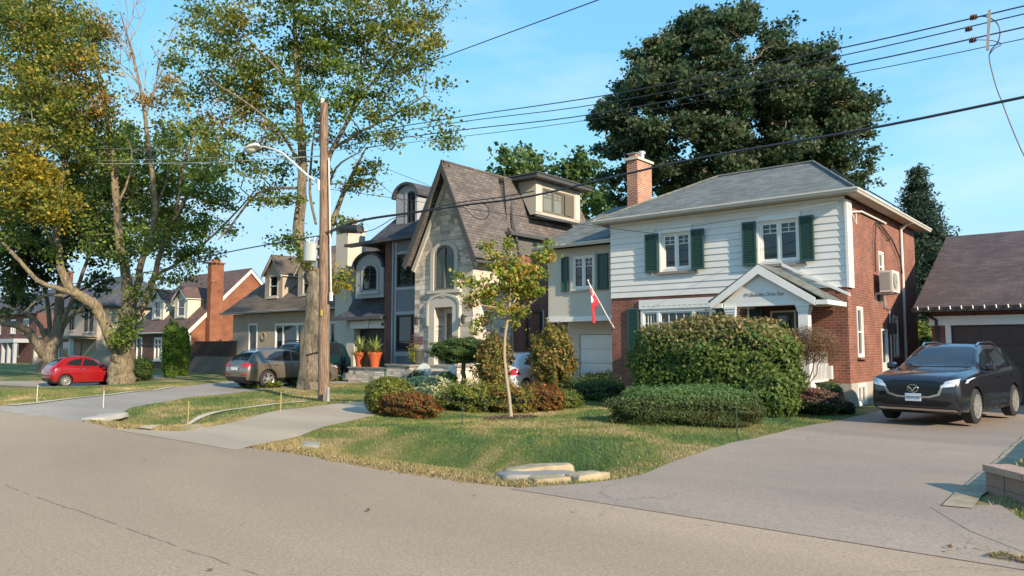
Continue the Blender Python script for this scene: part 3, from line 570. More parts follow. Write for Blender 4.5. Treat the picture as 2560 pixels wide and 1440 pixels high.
# solar panels on the right hand slope
nv = (Vector(c[2]) - Vector(c[1])).cross(Vector(rb) - Vector(c[1])).normalized(); nv = nv if nv.z > 0 else -nv
for k in range(4):
    y0 = 24.0 + k * 1.02; s0, s1 = .12, .62
    def onp(y, s): 
        base = Vector((ex1, y, ez)); top = Vector((rb[0], 26.0, rb[2])); d = Vector((rb[0] - ex1, 0, rb[2] - ez)); return base + d * s + nv * .10
    m = MB(); m.prism([tuple(onp(y0, s0)), tuple(onp(y0 + .98, s0)), tuple(onp(y0 + .98, s1 * (.9 if k in (0, 3) else 1))), tuple(onp(y0, s1 * (.9 if k in (0, 3) else 1)))], nv * .04)
    m.build('solar_panel', mat('solar_glass', (.01, .012, .02), .12, spec=.8), H)
# chimney
ch = MB(); ch.box(-15.08, -14.62, 25.0, 26.12, 6.6, 8.98); co = ch.build('chimney', BRKC, H)
m = MB(); m.box(-15.15, -14.55, 24.93, 26.19, 8.981, 9.08); m.build('chimney_cap', LIME, co)
m = MB(); m.box(-15.03, -14.72, 25.05, 25.40, 9.081, 9.24); m.build('flue', BRKC, co); m = MB(); m.lathe([(.11, 0), (.11, .26), (.16, .27), (.16, .36), (.10, .40)], (-14.85, 25.75, 9.081), 14); m.build('flue_pipe', METAL, co)
m = MB(); m.box(-15.08, -14.67, 25.0, 25.45, 9.245, 9.27); m.build('flue_cap', METAL, co)
# porch
P = Fac('Y', 20.3); pz = 2.95; pa = (-8.04, 3.93)
m = MB(); m.box(-9.25, -6.75, 20.28, 21.99, .0, .50); m.build('porch_base', BRK, H); m = MB(); m.box(-9.32, -6.6, 20.2, 21.99, .501, .60); m.build('porch_floor', CONC, H)
m = MB(); m.box(-8.6, -7.4, 19.85, 20.27, 0, .34); m.box(-8.6, -7.4, 19.55, 19.849, 0, .17); m.build('porch_steps', CONC, H)
def column(x, y, z0, z1, w=.13):
    m = MB(); m.box(x - w, x + w, y - w, y + w, z0 + .16, z1 - .2)
    for a, b, e in ((z0, z0 + .08, .05), (z0 + .081, z0 + .159, .025), (z1 - .199, z1 - .14, .02), (z1 - .139, z1 - .06, .035), (z1 - .059, z1, .055)): m.box(x - w - e, x + w + e, y - w - e, y + w + e, a, b)
    return m.build('porch_column', WHITE, H)
column(-8.93, 20.5, .60, 2.82); column(-6.89, 20.5, .60, 2.82)
m = MB(); m.box(-9.12, -6.70, 20.36, 20.64, 2.821, 2.93); m.box(-6.98, -6.70, 20.641, 21.92, 2.821, 2.93); m.box(-9.12, -8.84, 20.641, 21.92, 2.821, 2.93); m.box(-8.839, -6.981, 20.641, 21.92, 2.89, 2.93); m.build('porch_beam', WHITE, H)
m = MB(); P.prism(m, [(-9.15, 2.931), (-6.70, 2.931), (-8.04 + .02, 3.80), (-8.04 - .02, 3.80)], -.14, -.06); m.build('pediment', SIDE, H)
m = MB()   # raking boards
for sgn, xe in ((-1, -9.46), (1, -6.52)):
    ax, az = pa; dz = (az - pz) / abs(xe - ax)
    P.prism(m, [(ax, az + .035), (xe, pz + .035), (xe, pz - .17), (ax - sgn * -.0, az - .22)], .0, .085 if sgn < 0 else .084)
m.box(-9.46, -9.15, 20.30, 20.36, 2.80, 2.93); m.box(-6.69, -6.40, 20.30, 20.36, 2.80, 2.93)
m.build('raking_board', WHITE, H)
m = MB(); dzr = .028
m.slab([(-8.04, 20.24, pa[1] + .065), (-6.30, 20.24, 2.965), (-6.30, 21.92, 2.965), (-8.04, 21.92, pa[1] + .065)], dzr); m.slab([(-8.045, 20.24, pa[1] + .065), (-9.56, 20.24, 2.99), (-9.56, 21.92, 2.99), (-8.045, 21.92, pa[1] + .065)], dzr)
m.build('porch_roof', SHGR, H)
m = MB(); m.box(-6.5, -6.2, 20.24, 21.90, 2.80, 2.92); m.build('eave_return', WHITE, H)
m = MB(); m.hexa([(-7.98, 21.93, 4.06), (-7.98, 21.86, 4.06), (-6.10, 21.86, 3.09), (-6.10, 21.93, 3.09), (-7.98, 21.93, 4.16), (-7.98, 21.86, 4.16), (-6.10, 21.86, 3.17), (-6.10, 21.93, 3.17)]); m.build('flashing_board', WHITE, H)
m = MB(); m.tube([(-8.62, 20.9, .6), (-8.62, 20.9, 2.85)], .02, 6); m.build('porch_post', WHITE, H)
m = MB(); m.box(-6.80, -6.74, 20.66, 21.9, 1.48, 1.55); m.box(-6.80, -6.74, 20.66, 21.9, .72, .78)
for k in range(11): y = 20.72 + k * .115; m.box(-6.785, -6.755, y, y + .035, .781, 1.479)
m.build('porch_railing', WHITE, H)
m = MB(); m.box(-6.93, -6.65, 21.86, 21.99, .78, 1.15); m.build('meter_box', WHITE, H)
# words on the pediment
cu = bpy.data.curves.new('house_number', 'FONT'); cu.body = '19 Glenellen Drive East'; cu.size = .175; cu.extrude = .004; cu.shear = .28; cu.space_character = .98; cu.align_x = 'CENTER'
to = bpy.data.objects.new('tmp', cu); COL.objects.link(to); dg = bpy.context.evaluated_depsgraph_get(); tm = bpy.data.meshes.new_from_object(to.evaluated_get(dg)); bpy.data.objects.remove(to)
tm.materials.clear(); tm.materials.append(mat('lettering', (.17, .16, .15), .5)); to = bpy.data.objects.new('lettering', tm); COL.objects.link(to); to.parent = H
to.location = Vector((-7.96, 20.355, 3.09)) - H.location; to.rotation_euler = (R(90), 0, 0); wd_ = max(v.co.x for v in tm.vertices) - min(v.co.x for v in tm.vertices); to.scale = (1.14 / wd_, .85, 1)
# side wall fittings
window(H, FS, *side[0], fr=.06, cols=1, hung=True, sill=BRK); window(H, FS, *side[1], fr=.06, cols=1, hung=True, sill=BRK); window(H, FS, *side[3], fr=.06, cols=1, hung=True, sill=BRK)
window(H, F2, 22.5, 23.42, .02, .64, fr=.09, cols=2, sash=.03)
m = MB(); FS.box(m, 25.45, 26.10, -.12, -.05, .25, 2.2); dr = m.build('side_door', mat('side_door_paint', (.50, .52, .50), .5), H); m = MB()
for q in ((25.38, 25.45, .25, 2.25), (26.10, 26.15, .25, 2.25), (25.45, 26.10, 2.2, 2.25)): FS.box(m, q[0], q[1], -.12, .02, q[2], q[3])
m.build('door_frame', WHITE, H); m = MB(); FS.box(m, 25.52, 26.03, -.049, -.04, 1.2, 2.1); m.build('pane', GLASS, dr)
m = MB(); m.box(-6.199, -5.45, 25.35, 26.2, .08, .24); m.build('side_step', CONC, H)
ac = MB(); ac.box(-6.02, -5.66, 24.72, 25.62, 3.36, 4.02); aco = ac.build('air_conditioner', mat('unit_enamel', (.66, .63, .57), .45), H)
m = MB()
for k in range(13): z = 3.42 + k * .042; m.box(-5.659, -5.645, 24.78, 25.32, z, z + .018)
for k in range(11): z = 3.44 + k * .05; m.box(-5.98, -5.70, 24.705, 24.719, z, z + .022)
m.build('grille', mat('unit_grille', (.42, .41, .38), .5), aco); m = MB(); m.lathe([(.23, 0), (.23, .012), (.21, .014)], (-5.64, 25.05, 3.7), 20, 'X'); m.lathe([(.05, .014), (.05, .03)], (-5.64, 25.05, 3.7), 12, 'X'); m.build('fan_guard', mat('fan_dark', (.30, .29, .27), .6), aco)
for y in (24.85, 25.45): m = MB(); m.box(-6.199, -5.68, y, y + .04, 3.30, 3.355); m.box(-6.199, -6.15, y, y + .04, 2.95, 3.30); m.build('bracket', METAL, aco)
m = MB(); m.tube([(-6.14, 28.3, 5.85), (-6.14, 28.3, .3), (-5.98, 28.3, .12)], .045, 8); m.tube([(-5.78, 28.3, 5.95), (-5.95, 28.3, 5.90), (-6.14, 28.3, 5.75)], .045, 8); m.build('downspout', WHITE, H)
m = MB(); m.tube([(-6.15, 25.75, 3.35), (-6.15, 25.8, 2.95), (-6.15, 26.35, 2.86), (-6.15, 26.35, .5)], .022, 6); m.tube([(-6.17, 25.85, 3.4), (-6.15, 25.9, 3.0), (-6.15, 26.42, 2.9)], .018, 6); m.build('pipe', METAL, H)
m = MB(); m.tube([(-6.15, 24.85, 4.0), (-6.12, 24.8, 4.9), (-6.12, 25.0, 5.5), (-6.15, 25.25, 5.62), (-6.12, 26.1, 5.45), (-6.12, 27.1, 5.15), (-6.12, 27.9, 4.7), (-6.12, 28.15, 4.2)], .022, 6); m.tube([(-6.12, 25.35, 5.62), (-6.12, 26.5, 5.2), (-6.12, 27.0, 5.28)], .015, 6); m.build('cable', WIREM, H)
m = MB(); m.tube([(-6.16, 22.5, 5.55), (-6.14, 23.5, 5.7), (-6.14, 26.3, 5.7)], .03, 6); m.tube([(-6.1, 21.98, 5.72), (-6.05, 22.6, 5.2), (-6.12, 22.85, 5.55)], .012, 5); m.build('conduit', WHITE, H)
m = MB(); m.box(-6.199, -6.0, 26.25, 26.55, 2.1, 2.45); m.build('wall_lantern', FRB, H)
# garage wing with the overhanging upper floor
FG = Fac('Y', 22.5); gw = (-15.94, -14.98, 3.80, 5.03)
m = MB(); FG.wall(m, -17.08, HL, 2.66, 5.35, [gw]); m.face([(-17.08, 22.5, 2.66), (HL, 22.5, 2.66), (HL, 30, 2.66), (-17.08, 30, 2.66)]); m.face([(-17.08, 22.5, 2.66), (-17.08, 30, 2.66), (-17.08, 30, 5.35), (-17.08, 22.5, 5.35)]); m.face([(-17.08, 30, 0), (HL, 30, 0), (HL, 30, 5.35), (-17.08, 30, 5.35)]); m.build('wing_wall', STUC, H)
m = MB(); FG.box(m, -17.10, HL - .03, 0, .05, 2.62, 2.80); m.build('wing_base_board', WHITE, H)
m = MB(); FG.box(m, gw[0] - .07, gw[1] + .07, 0, .06, gw[3], gw[3] + .08); FG.box(m, gw[0] - .07, gw[0], 0, .06, gw[2], gw[3]); FG.box(m, gw[1], gw[1] + .07, 0, .06, gw[2], gw[3]); m.build('window_casing', STUC, H)
window(H, FG, *gw, fr=.06, cols=2, top=(2, .28), sash=.05, sill=STUC)
shutter(H, FG, -16.42, -16.12, 3.74, 5.03, .07, slats=False); shutter(H, FG, -14.82, -14.38, 3.74, 5.03, .07, slats=False)
FG2 = Fac('Y', 23.55); m = MB(); FG2.wall(m, -16.95, HL, 0, 2.66, [(-16.40, -14.1, .0, 2.16)]); m.face([(-16.95, 23.55, 0), (-16.95, 30, 0), (-16.95, 30, 2.66), (-16.95, 23.55, 2.66)]); m.build('garage_wall', STUC, H)
m = MB()
for k in range(4): FG2.box(m, -16.39, -14.1, -.09, -.05 - .0, .02 + k * .535, .02 + k * .535 + .515); FG2.box(m, -16.3, -14.2, -.05, -.035, .09 + k * .535, .09 + k * .535 + .37)
m.box(-16.39, -14.1, 23.641, 23.66, .0, 2.15)
m.build('garage_door', WHITE, H)
rg = [(-17.45, 22.08, 5.45), (HL + .3, 22.08, 5.45)]; a, b = (-16.42, 26.0, 7.42), (-13.0, 26.0, 7.42); bk = [(-17.45, 30.3, 5.45), (-13.0, 30.3, 5.45)]
m = MB(); m.face([rg[0], rg[1], b, a]); m.face([rg[0], a, bk[0]]); m.face([bk[0], a, b, bk[1]]); m.box(-17.44, HL + .0, 22.09, 30.29, 5.42, 5.448); m.build('wing_roof', SHGR, H)
gutter(H, (-17.5, 22.08, 5.46), (HL - .01, 22.08, 5.46), (0, -1, 0), GUT)

# flag on its staff
t = thing('flag', 'red ensign flag hanging from a slanting white staff on the brick corner', 'flag', (-13.9, 21.93, 2.3))
s0, s1 = Vector((-13.86, 21.95, 2.36)), Vector((-14.35, 21.15, 3.92))
m = MB(); m.tube([s0, s1], .018, 8); m.lathe([(.0, 0), (.035, .02), (.035, .05), (.0, .07)], tuple(s1), 10); m.build('staff', WHITE, t, smooth=40); m = MB(); m.tube([s0 + Vector((0, .06, -.04)), s0 + (s1 - s0) * .1], .035, 8); m.build('bracket', METAL, t)
fm = bpy.data.materials.new('ensign_cloth'); fm.use_nodes = True; ftr = fm.node_tree; fb = ftr.nodes['Principled BSDF']; fa = nn(ftr, 'ShaderNodeAttribute', attribute_name='leaf'); ftr.links.new(fa.outputs['Color'], fb.inputs['Base Color']); fb.inputs['Roughness'].default_value = .8
nu, nv_ = 40, 26; V = []; C = []
for i in range(nu + 1):          # i runs down the hanging cloth (the fly), j along the staff (the hoist)
    for j in range(nv_ + 1):
        u, v = i / nu, j / nv_; hp = s1.lerp(s0, .02 + .42 * v); drop = 1.05 * u
        gather = 1 - .86 * min(1, u * 1.9); target = s1.lerp(s0, .22); x = target.x + (hp.x - target.x) * gather + .03 * math.sin(v * 19 + u * 3) * min(1, u * 3); y = target.y + (hp.y - target.y) * gather + .05 * math.sin(v * 15 + 2) * min(1, u * 3)
        z = hp.z * (1 - min(1, u * 1.3)) + (target.z) * min(1, u * 1.3) - drop * .98 - .05 * math.sin(v * 9) * u
        V.append((x - t.location.x, y - t.location.y, z - t.location.z)); red, blue, wht = (.62, .035, .05), (.02, .03, .20), (.75, .73, .72)
        c = red
        if u < .48 and v < .5:   # canton of crosses
            a, b = u / .48, v / .5; c = blue
            if abs(a - b) < .13 or abs(a + b - 1) < .13: c = wht
            if abs(a - .5) < .16 or abs(b - .5) < .2: c = wht
            if abs(a - .5) < .09 or abs(b - .5) < .12: c = red
        elif (u - .72) ** 2 / .012 + (v - .55) ** 2 / .03 < 1: c = (.10, .30, .10) if v > .55 else wht
        C.append((*c, 1))
me = bpy.data.meshes.new('cloth'); me.from_pydata(V, [], [(i * (nv_ + 1) + j, i * (nv_ + 1) + j + 1, (i + 1) * (nv_ + 1) + j + 1, (i + 1) * (nv_ + 1) + j) for i in range(nu) for j in range(nv_)])
at = me.attributes.new('leaf', 'FLOAT_COLOR', 'POINT'); at.data.foreach_set('color', np.array(C, 'f').ravel()); me.materials.append(fm); me.shade_smooth(); o = bpy.data.objects.new('cloth', me); COL.objects.link(o); o.parent = t

# ------------------------------------------------------------ stone house
S = thing('stone_house', 'tall grey stone house with a steep pointed gable and mansard roofs', 'house', (-24, 26, 0))
FY = Fac('Y', 22.5); ax, az, sl0 = -22.45, 9.62, 5.45
m = MB(); FY.wall(m, -24.5, -20.98, 0, 5.5, [(-23.18, -22.05, .95, 3.40)], reveal=.55); FY.prism(m, [(-24.5, 5.5), (-20.98, 5.5), (ax + .12, 9.2), (ax - .12, 9.2)], -.2, 0)
m.face([(-20.98, 22.5, 0), (-20.98, 24.95, 0), (-20.98, 24.95, 5.5), (-20.98, 22.5, 5.5)]); m.face([(-24.5, 22.5, 0), (-24.5, 25, 0), (-24.5, 25, 5.5), (-24.5, 22.5, 5.5)]); m.build('stone_wall', STONE, S)
m = MB(); m.slab([(ax, 22.05, az), (-20.42, 22.05, 5.32), (-20.42, 24.85, 5.32), (ax, 26.6, az)], .07); m.slab([(ax - .003, 22.05, az), (-24.85, 22.05, 5.32), (-24.85, 24.85, 5.32), (ax - .003, 26.6, az)], .07); gr = m.build('gable_roof', SHB, S)
m = MB(); m.tube([(ax, 22.05, az + .01), (ax, 26.6, az + .01)], .05, 6); m.build('ridge_cap', SHB, gr)
F3 = Fac('Y', 22.04); m = MB()
for sg, xe in ((1, -20.42), (-1, -24.85)):
    F3.prism(m, [(ax, az - .02), (xe, 5.30), (xe - sg * .18, 5.10), (ax - sg * .001, az - .45)], -.05, .02 if sg > 0 else .018)
m.build('fascia', DARKT, gr)
m = MB()
for sg, xe in ((1, -20.62), (-1, -24.65)):
    FY.prism(m, [(ax, az - .50), (xe, 5.10), (xe - sg * .17, 5.0), (ax - sg * .001, az - .88)], .01, .10 if sg > 0 else .098)
m.build('inner_rake_trim', LIME, gr)
m = MB(); m.box(-20.60, -20.44, 22.1, 24.85, 5.14, 5.25); m.build('gutter', DARKT, gr)
# arched upper window
o_, i_ = archpts(-23.42, -21.78, 4.12, 5.62, .58), archpts(-23.22, -21.98, 4.12, 5.60, .44)
m = MB(); archring(m, FY, o_, i_, 0, .11); FY.box(m, -23.60, -21.62, .0, .14, 3.98, 4.115); wo_ = m.build('arched_window_surround', LIME, S)
i2 = archpts(-23.13, -22.07, 4.20, 5.58, .38); i_b = archpts(-23.219, -21.981, 4.121, 5.60, .44)
m = MB(); archring(m, FY, i_b, i2, .0, .06); FY.box(m, -23.13, -22.07, 0, .06, 4.121, 4.20); FY.box(m, -22.64, -22.56, 0, .07, 4.20, 5.93); wn = m.build('window', FRT, S)
m = MB(); FY.prism(m, i2, .0, .015); m.build('pane', GLASS, wn)
m = MB()
for k in range(15):
    z = 4.26 + k * .092
    for a, b in ((-23.09, -22.67), (-22.53, -22.11)): FY.box(m, a, b, .018, .03, z, z + .05)
m.build('blind', mat('green_blind', (.10, .15, .13), .6), wn)
# doorway
o_, i_ = archpts(-23.52, -21.72, .95, 3.45, .42), archpts(-23.16, -22.08, .95, 3.38, .005)
m = MB(); archring(m, FY, o_, i_, 0, .10); m.build('door_surround', LIME, S)
o_, i_ = archpts(-23.62, -21.62, 2.6, 3.50, .47), archpts(-23.52, -21.72, 2.6, 3.45, .42)
m = MB(); archring(m, FY, o_, i_, 0, .14); FY.prism(m, [(-22.74, 3.8), (-22.5, 3.8), (-22.44, 4.0), (-22.8, 4.0)], .0, .13); m.build('hood_mould', LIME, S)
m = MB(); m.box(-22.95, -22.12, 22.98, 23.03, .95, 3.15); m.build('front_door', mat('grey_door', (.05, .055, .06), .3), S); m = MB(); m.box(-23.17, -22.96, 22.97, 23.04, .95, 3.39); m.box(-22.955, -22.06, 22.97, 23.04, 3.151, 3.39); m.build('door_frame', LIME, S)
for x in (-24.15, -21.35):
    m = MB(); FY.box(m, x - .03, x + .03, .0, .18, 2.95, 2.99); m.lathe([(.0, .0), (.07, .03), (.09, .30), (.11, .31), (.03, .42), (0, .46)], (x, 22.28, 2.62), 8); m.build('wall_lantern', FRB, S, smooth=30)
m = MB(); FY.box(m, -24.45, -23.9, 0, .04, 1.85, 2.15); m.build('name_plaque', mat('slate_plaque', (.10, .11, .12), .5), S)
# bay and pilaster
FB = Fac('Y', 23.3); m = MB(); bw = [(-26.62, -24.55, 1.50, 3.18), (-26.62, -24.55, 4.50, 6.02)]; FB.wall(m, -26.95, -24.5, .3, 6.75, bw, reveal=.1); m.build('bay_panel', PANG, S)
m = MB()
for q in ((-26.95, -26.86, .3, 6.75), (-26.72, -26.62, .3, 6.75), (-26.619, -24.5, 1.28, 1.48), (-26.619, -24.5, 3.20, 3.34), (-26.619, -24.5, 4.34, 4.48), (-26.619, -24.5, 6.04, 6.16)): FB.box(m, q[0], q[1], 0, .035, q[2], q[3])
m.build('bay_trim', TRIMG, S)
window(S, FB, *bw[0], fm=FRB, fr=.06, cols=2, sash=.04); window(S, FB, *bw[1], fm=FRB, fr=.06, cols=2, sash=.04)
m = MB()
for k in range(20): z = 1.62 + k * .072; FB.box(m, -25.5, -24.66, -.050, -.04, z, z + .035)
m.build('window_blind', mat('blind_slat', (.25, .27, .28), .6), S)
m = MB(); m.box(-27.42, -26.951, 23.25, 25, 0, 6.75); m.box(-24.52, -24.499, 22.6, 23.2, 6.0, 6.7); m.build('brick_pier', BRKD, S)
# main block
m = MB(); m.face([(-21.05, 24.951, 0), (-21.05, 33, 0), (-21.05, 33, 5.9), (-21.05, 24.951, 5.9)]); m.face([(-21.05, 33, 0), (-31, 33, 0), (-31, 33, 6.7), (-21.05, 33, 6.7)]); m.face([(-31, 25, 0), (-31, 33, 0), (-31, 33, 6.7), (-31, 25, 6.7)]); m.build('side_wall', BRK, S)
m = MB(); m.box(-21.3, -20.99, 24.951, 33, 5.901, 6.60); m.box(-21.2, -20.96, 24.951, 33, 5.82, 5.90); m.build('frieze', mat('taupe_frieze', (.13, .12, .11), .6), S)
m = MB(); m.box(-31, -21.06, 25.0, 32.9, 0, 6.7); m.build('inner_wall', mat('dark_interior', (.02, .02, .02), .9), S)
m = MB()
def mansard(mb, x0, x1, y0, y1, z0, z1, ix0, ix1, iy0, iy1, curve=.0):
    """sloping skirt of a mansard roof, flared at the foot, with its flat top"""
    lv = [(0, 0), (.10, .32), (1, 1)] if curve else [(0, 0), (1, 1)]; R4 = []
    for h, t in lv:
        z = z0 + (z1 - z0) * h; R4.append([(x0 + ix0 * t, y0 + iy0 * t, z), (x1 - ix1 * t, y0 + iy0 * t, z), (x1 - ix1 * t, y1 - iy1 * t, z), (x0 + ix0 * t, y1 - iy1 * t, z)])
    for a, b in zip(R4, R4[1:]):
        for k in range(4): j = (k + 1) % 4; mb.face([a[k], a[j], b[j], b[k]])
    mb.face(R4[-1]); mb.face(R4[0])
mansard(m, -29.9, -20.85, 24.72, 32.6, 6.72, 9.42, 2.6, 1.15, .95, 1.3, 1); mr_ = m.build('mansard_roof', SHB, S)
m = MB(); mansard(m, -30.0, -24.6, 23.0, 26.2, 6.80, 9.1, 2.5, .3, 2.4, .5, 1); m.build('front_mansard', SHG, S)
m = MB(); m.box(-22.08, -21.92, 25.55, 25.70, 9.3, 9.45); m.tube([(-20.87, 24.74, 6.74), (-21.25, 25.05, 7.0), (-22.0, 25.67, 9.42)], .045, 6); m.tube([(-27.3, 25.67, 9.44), (-22.0, 25.67, 9.44), (-22.0, 31.3, 9.44)], .06, 6); m.build('ridge_cap', SHB, mr_)
m = MB(); m.box(-20.83, -20.70, 24.62, 32.7, 6.58, 6.72); m.box(-21.3, -20.83, 24.62, 24.70, 6.58, 6.72); m.box(-30.1, -24.55, 22.86, 22.99, 6.66, 6.79); m.box(-30.1, -24.6, 23.0, 23.3, 6.66, 6.70); m.build('gutter', DARKT, S)
m = MB(); m.tube([(-20.98, 24.97, 6.5), (-20.93, 24.97, 6.3), (-20.93, 24.97, .2)], .05, 8); m.build('downspout', mat('tan_downspout', (.33, .27, .20), .5), S)
m = MB(); m.tube([(-20.36, 24.9, 5.4), (-21.2, 25.3, 7.4), (-22.35, 26.45, 9.6)], .05, 6); m.build('valley_flashing', DARKT, S)
# box dormer on the right hand slope
FX = Fac('X', -20.93); m = MB(); dw = (27.15, 29.65, 7.95, 9.10); FX.wall(m, 26.62, 30.15, 7.78, 9.38, [dw], reveal=.1)
for y in (26.62, 30.15): m.face([(-20.93, y, 7.78), (-20.93, y, 9.38), (-22.1, y, 9.38), (-21.25, y, 7.78)])
dm = m.build('box_dormer', mat('dormer_cladding', (.50, .45, .37), .7, noise=((.42, .38, .31), 2, .3)), S)
m = MB(); m.box(-22.3, -20.45, 26.15, 30.6, 9.40, 9.56); m.box(-22.2, -20.40, 26.10, 30.65, 9.561, 9.62); m.build('dormer_roof', DARKT, dm)
m = MB(); FX.box(m, 26.55, 30.22, .0, .12, 7.66, 7.777); m.build('sill', DARKT, dm)
window(dm, FX, *dw, fm=FRT, fr=.07, cols=3, top=(2, .3), sash=.045, glass=mat('pale_glass', (.20, .20, .17), .08, spec=.7)); m = MB(); FX.box(m, 28.85, 29.45, .03, .07, 8.02, 9.02)
for k in range(14): z = 8.08 + k * .065; FX.box(m, 28.9, 29.4, .07, .082, z, z + .03)
m.build('shutter', FRT, dm); 
for a, b in ((26.62, 27.05), (29.75, 30.15)): m = MB(); FX.box(m, a, b, .001, .03, 7.9, 9.2); m.build('corner_board', LIME, dm)
FX = Fac('X', -21.05); window(S, FX, 26.1, 27.2, 1.75, 3.35, fm=FRB, fr=.06, d=.05, cols=1); m = MB(); FX.box(m, 27.2, 27.32, 0, .06, 1.7, 3.4); m.build('window_casing', STUC, S)
def arched_dormer(x0, x1, y, z0, zs, rise, wx0, wx1, wz0, wzs, wr, yb, left_box=.0):
    F = Fac('Y', y); o_ = archpts(x0, x1, z0, zs, rise); d = thing_part = None
    m = MB(); m.prism([F.pt(a, 0, z) for a, z in o_], (0, yb - y, 0)); d = m.build('arched_dormer', TRIMG, S)
    m = MB(); oo = archpts(x0 - .16, x1 + .16, zs, zs, rise + .13); ii = archpts(x0 - .01, x1 + .01, zs, zs, rise + .004); archring(m, Fac('Y', y - .18), oo, ii, 0, -(yb - y) - .18); m.build('dormer_roof', SHG, d)
    m = MB(); o2 = archpts(wx0 - .14, wx1 + .14, wz0 - .1, wzs, wr + .14); i2 = archpts(wx0, wx1, wz0, wzs, wr); archring(m, F, o2, i2, 0, .05); F.box(m, wx0 - .2, wx1 + .2, 0, .09, wz0 - .22, wz0 - .101); m.build('casing', TRIMG, d)
    m = MB(); i3 = archpts(wx0 + .07, wx1 - .07, wz0 + .07, wzs, wr - .07); archring(m, F, archpts(wx0 + .002, wx1 - .002, wz0 + .001, wzs, wr - .002), i3, 0, .035); F.box(m, wx0 + .07, wx1 - .07, 0, .035, wz0 + .001, wz0 + .07)
    c = (wx0 + wx1) / 2; F.box(m, c - .045, c + .045, 0, .04, wz0 + .07, wzs + wr - .08); F.box(m, wx0 + .07, c - .045, 0, .025, wzs - .05, wzs - .02); F.box(m, c + .045, wx1 - .07, 0, .025, wzs - .05, wzs - .02); w = m.build('window', FRB, d)
    m = MB(); F.prism(m, i3, .0, .012); m.build('pane', GLASS, w)
    for a, b in ((x0 + .06, wx0 - .2), (wx1 + .2, x1 - .06)):
        if b > a: m = MB(); F.box(m, a, b, .001, .02, z0 + .25, zs); m.build('panel', TRIMG, d)
arched_dormer(-29.95, -27.80, 23.50, 4.10, 5.55, .72, -29.35, -28.28, 4.50, 5.28, .42, 25.0)
arched_dormer(-27.95, -26.35, 24.35, 7.35, 9.0, .62, -27.10, -26.50, 7.45, 9.05, .22, 26.6)
# garage wing
FG = Fac('Y', 23.6); m = MB(); FG.wall(m, -30.75, -27.421, 0, 3.10, [(-30.15, -27.68, 0, 2.60)], reveal=.4); m.face([(-30.75, 23.6, 0), (-30.75, 30, 0), (-30.75, 30, 3.1), (-30.75, 23.6, 3.1)]); m.build('garage_wall', LIME, S)
m = MB(); FG.box(m, -30.32, -27.43, .001, .08, 2.62, 2.98); FG.prism(m, [(-29.1, 2.63), (-28.9, 2.63), (-28.82, 3.02), (-29.18, 3.02)], .081, .14); m.build('garage_lintel', WHITE, S)
m = MB(); m.box(-30.15, -27.68, 24.02, 24.06, 0, 2.60); m.build('garage_door', mat('garage_interior_shade', (.015, .014, .018), .5), S); m = MB(); FG.box(m, -27.95, -27.62, .081, .10, 2.72, 2.86); m.build('number_plate', FRB, S)  # open garage, no door: near-black sheet stands in for its unlit interior
m = MB(); mansard(m, -31.35, -27.3, 23.15, 31, 3.18, 6.75, 1.6, .0, 1.75, 1, 1); m.build('garage_roof', SHG, S); m = MB(); m.box(-31.42, -27.43, 23.02, 23.14, 3.02, 3.17); m.box(-31.42, -27.43, 23.141, 23.59, 3.11, 3.14); m.build('gutter', DARKT, S)
# porch platform, steps and low walls
m = MB(); m.box(-24.3, -20.98, 21.55, 22.49, 0, .90); m.build('porch_base', STONE, S); m = MB(); m.box(-24.35, -20.9, 21.5, 22.49, .901, .95); m.build('porch_floor', CONCG, S)
m = MB()
for k in range(4): m.box(-22.6, -21.0, 21.5 - .32 * (k + 1), 21.499 - .32 * k, 0, .72 - k * .18)
m.build('porch_steps', CONC, S)
t = thing('garden_wall', 'low stacked stone planter wall in front of the stone house', 'garden wall', (-25.4, 21.5, 0))
m = MB(); m.box(-27.80, -25.13, 21.5, 21.9, -.1, .74); m.box(-25.129, -22.98, 21.45, 21.9, .30, .90); m.build('wall_face', STONE, t); m = MB(); m.box(-25.129, -22.98, 21.45, 21.9, -.1, .298); m.box(-22.979, -22.7, 20.6, 21.9, -.1, .9); m.build('wall_base', mat('smooth_block', (.40, .38, .34), .85, noise=((.33, .31, .28), 2, .3)), t)
m = MB(); m.box(-27.84, -25.16, 21.44, 21.96, .741, .80); m.box(-25.159, -22.62, 21.38, 21.96, .901, .96); m.box(-23.04, -22.62, 20.5, 21.379, .901, .96); m.build('coping', CONCG, t)
rockblock('stone_block', 'pale square stone block beside the clipped juniper stem', 'stone block', (-20.6, 20.6, .17), .9, .5, .34, 0, m=CONC, seed=12)

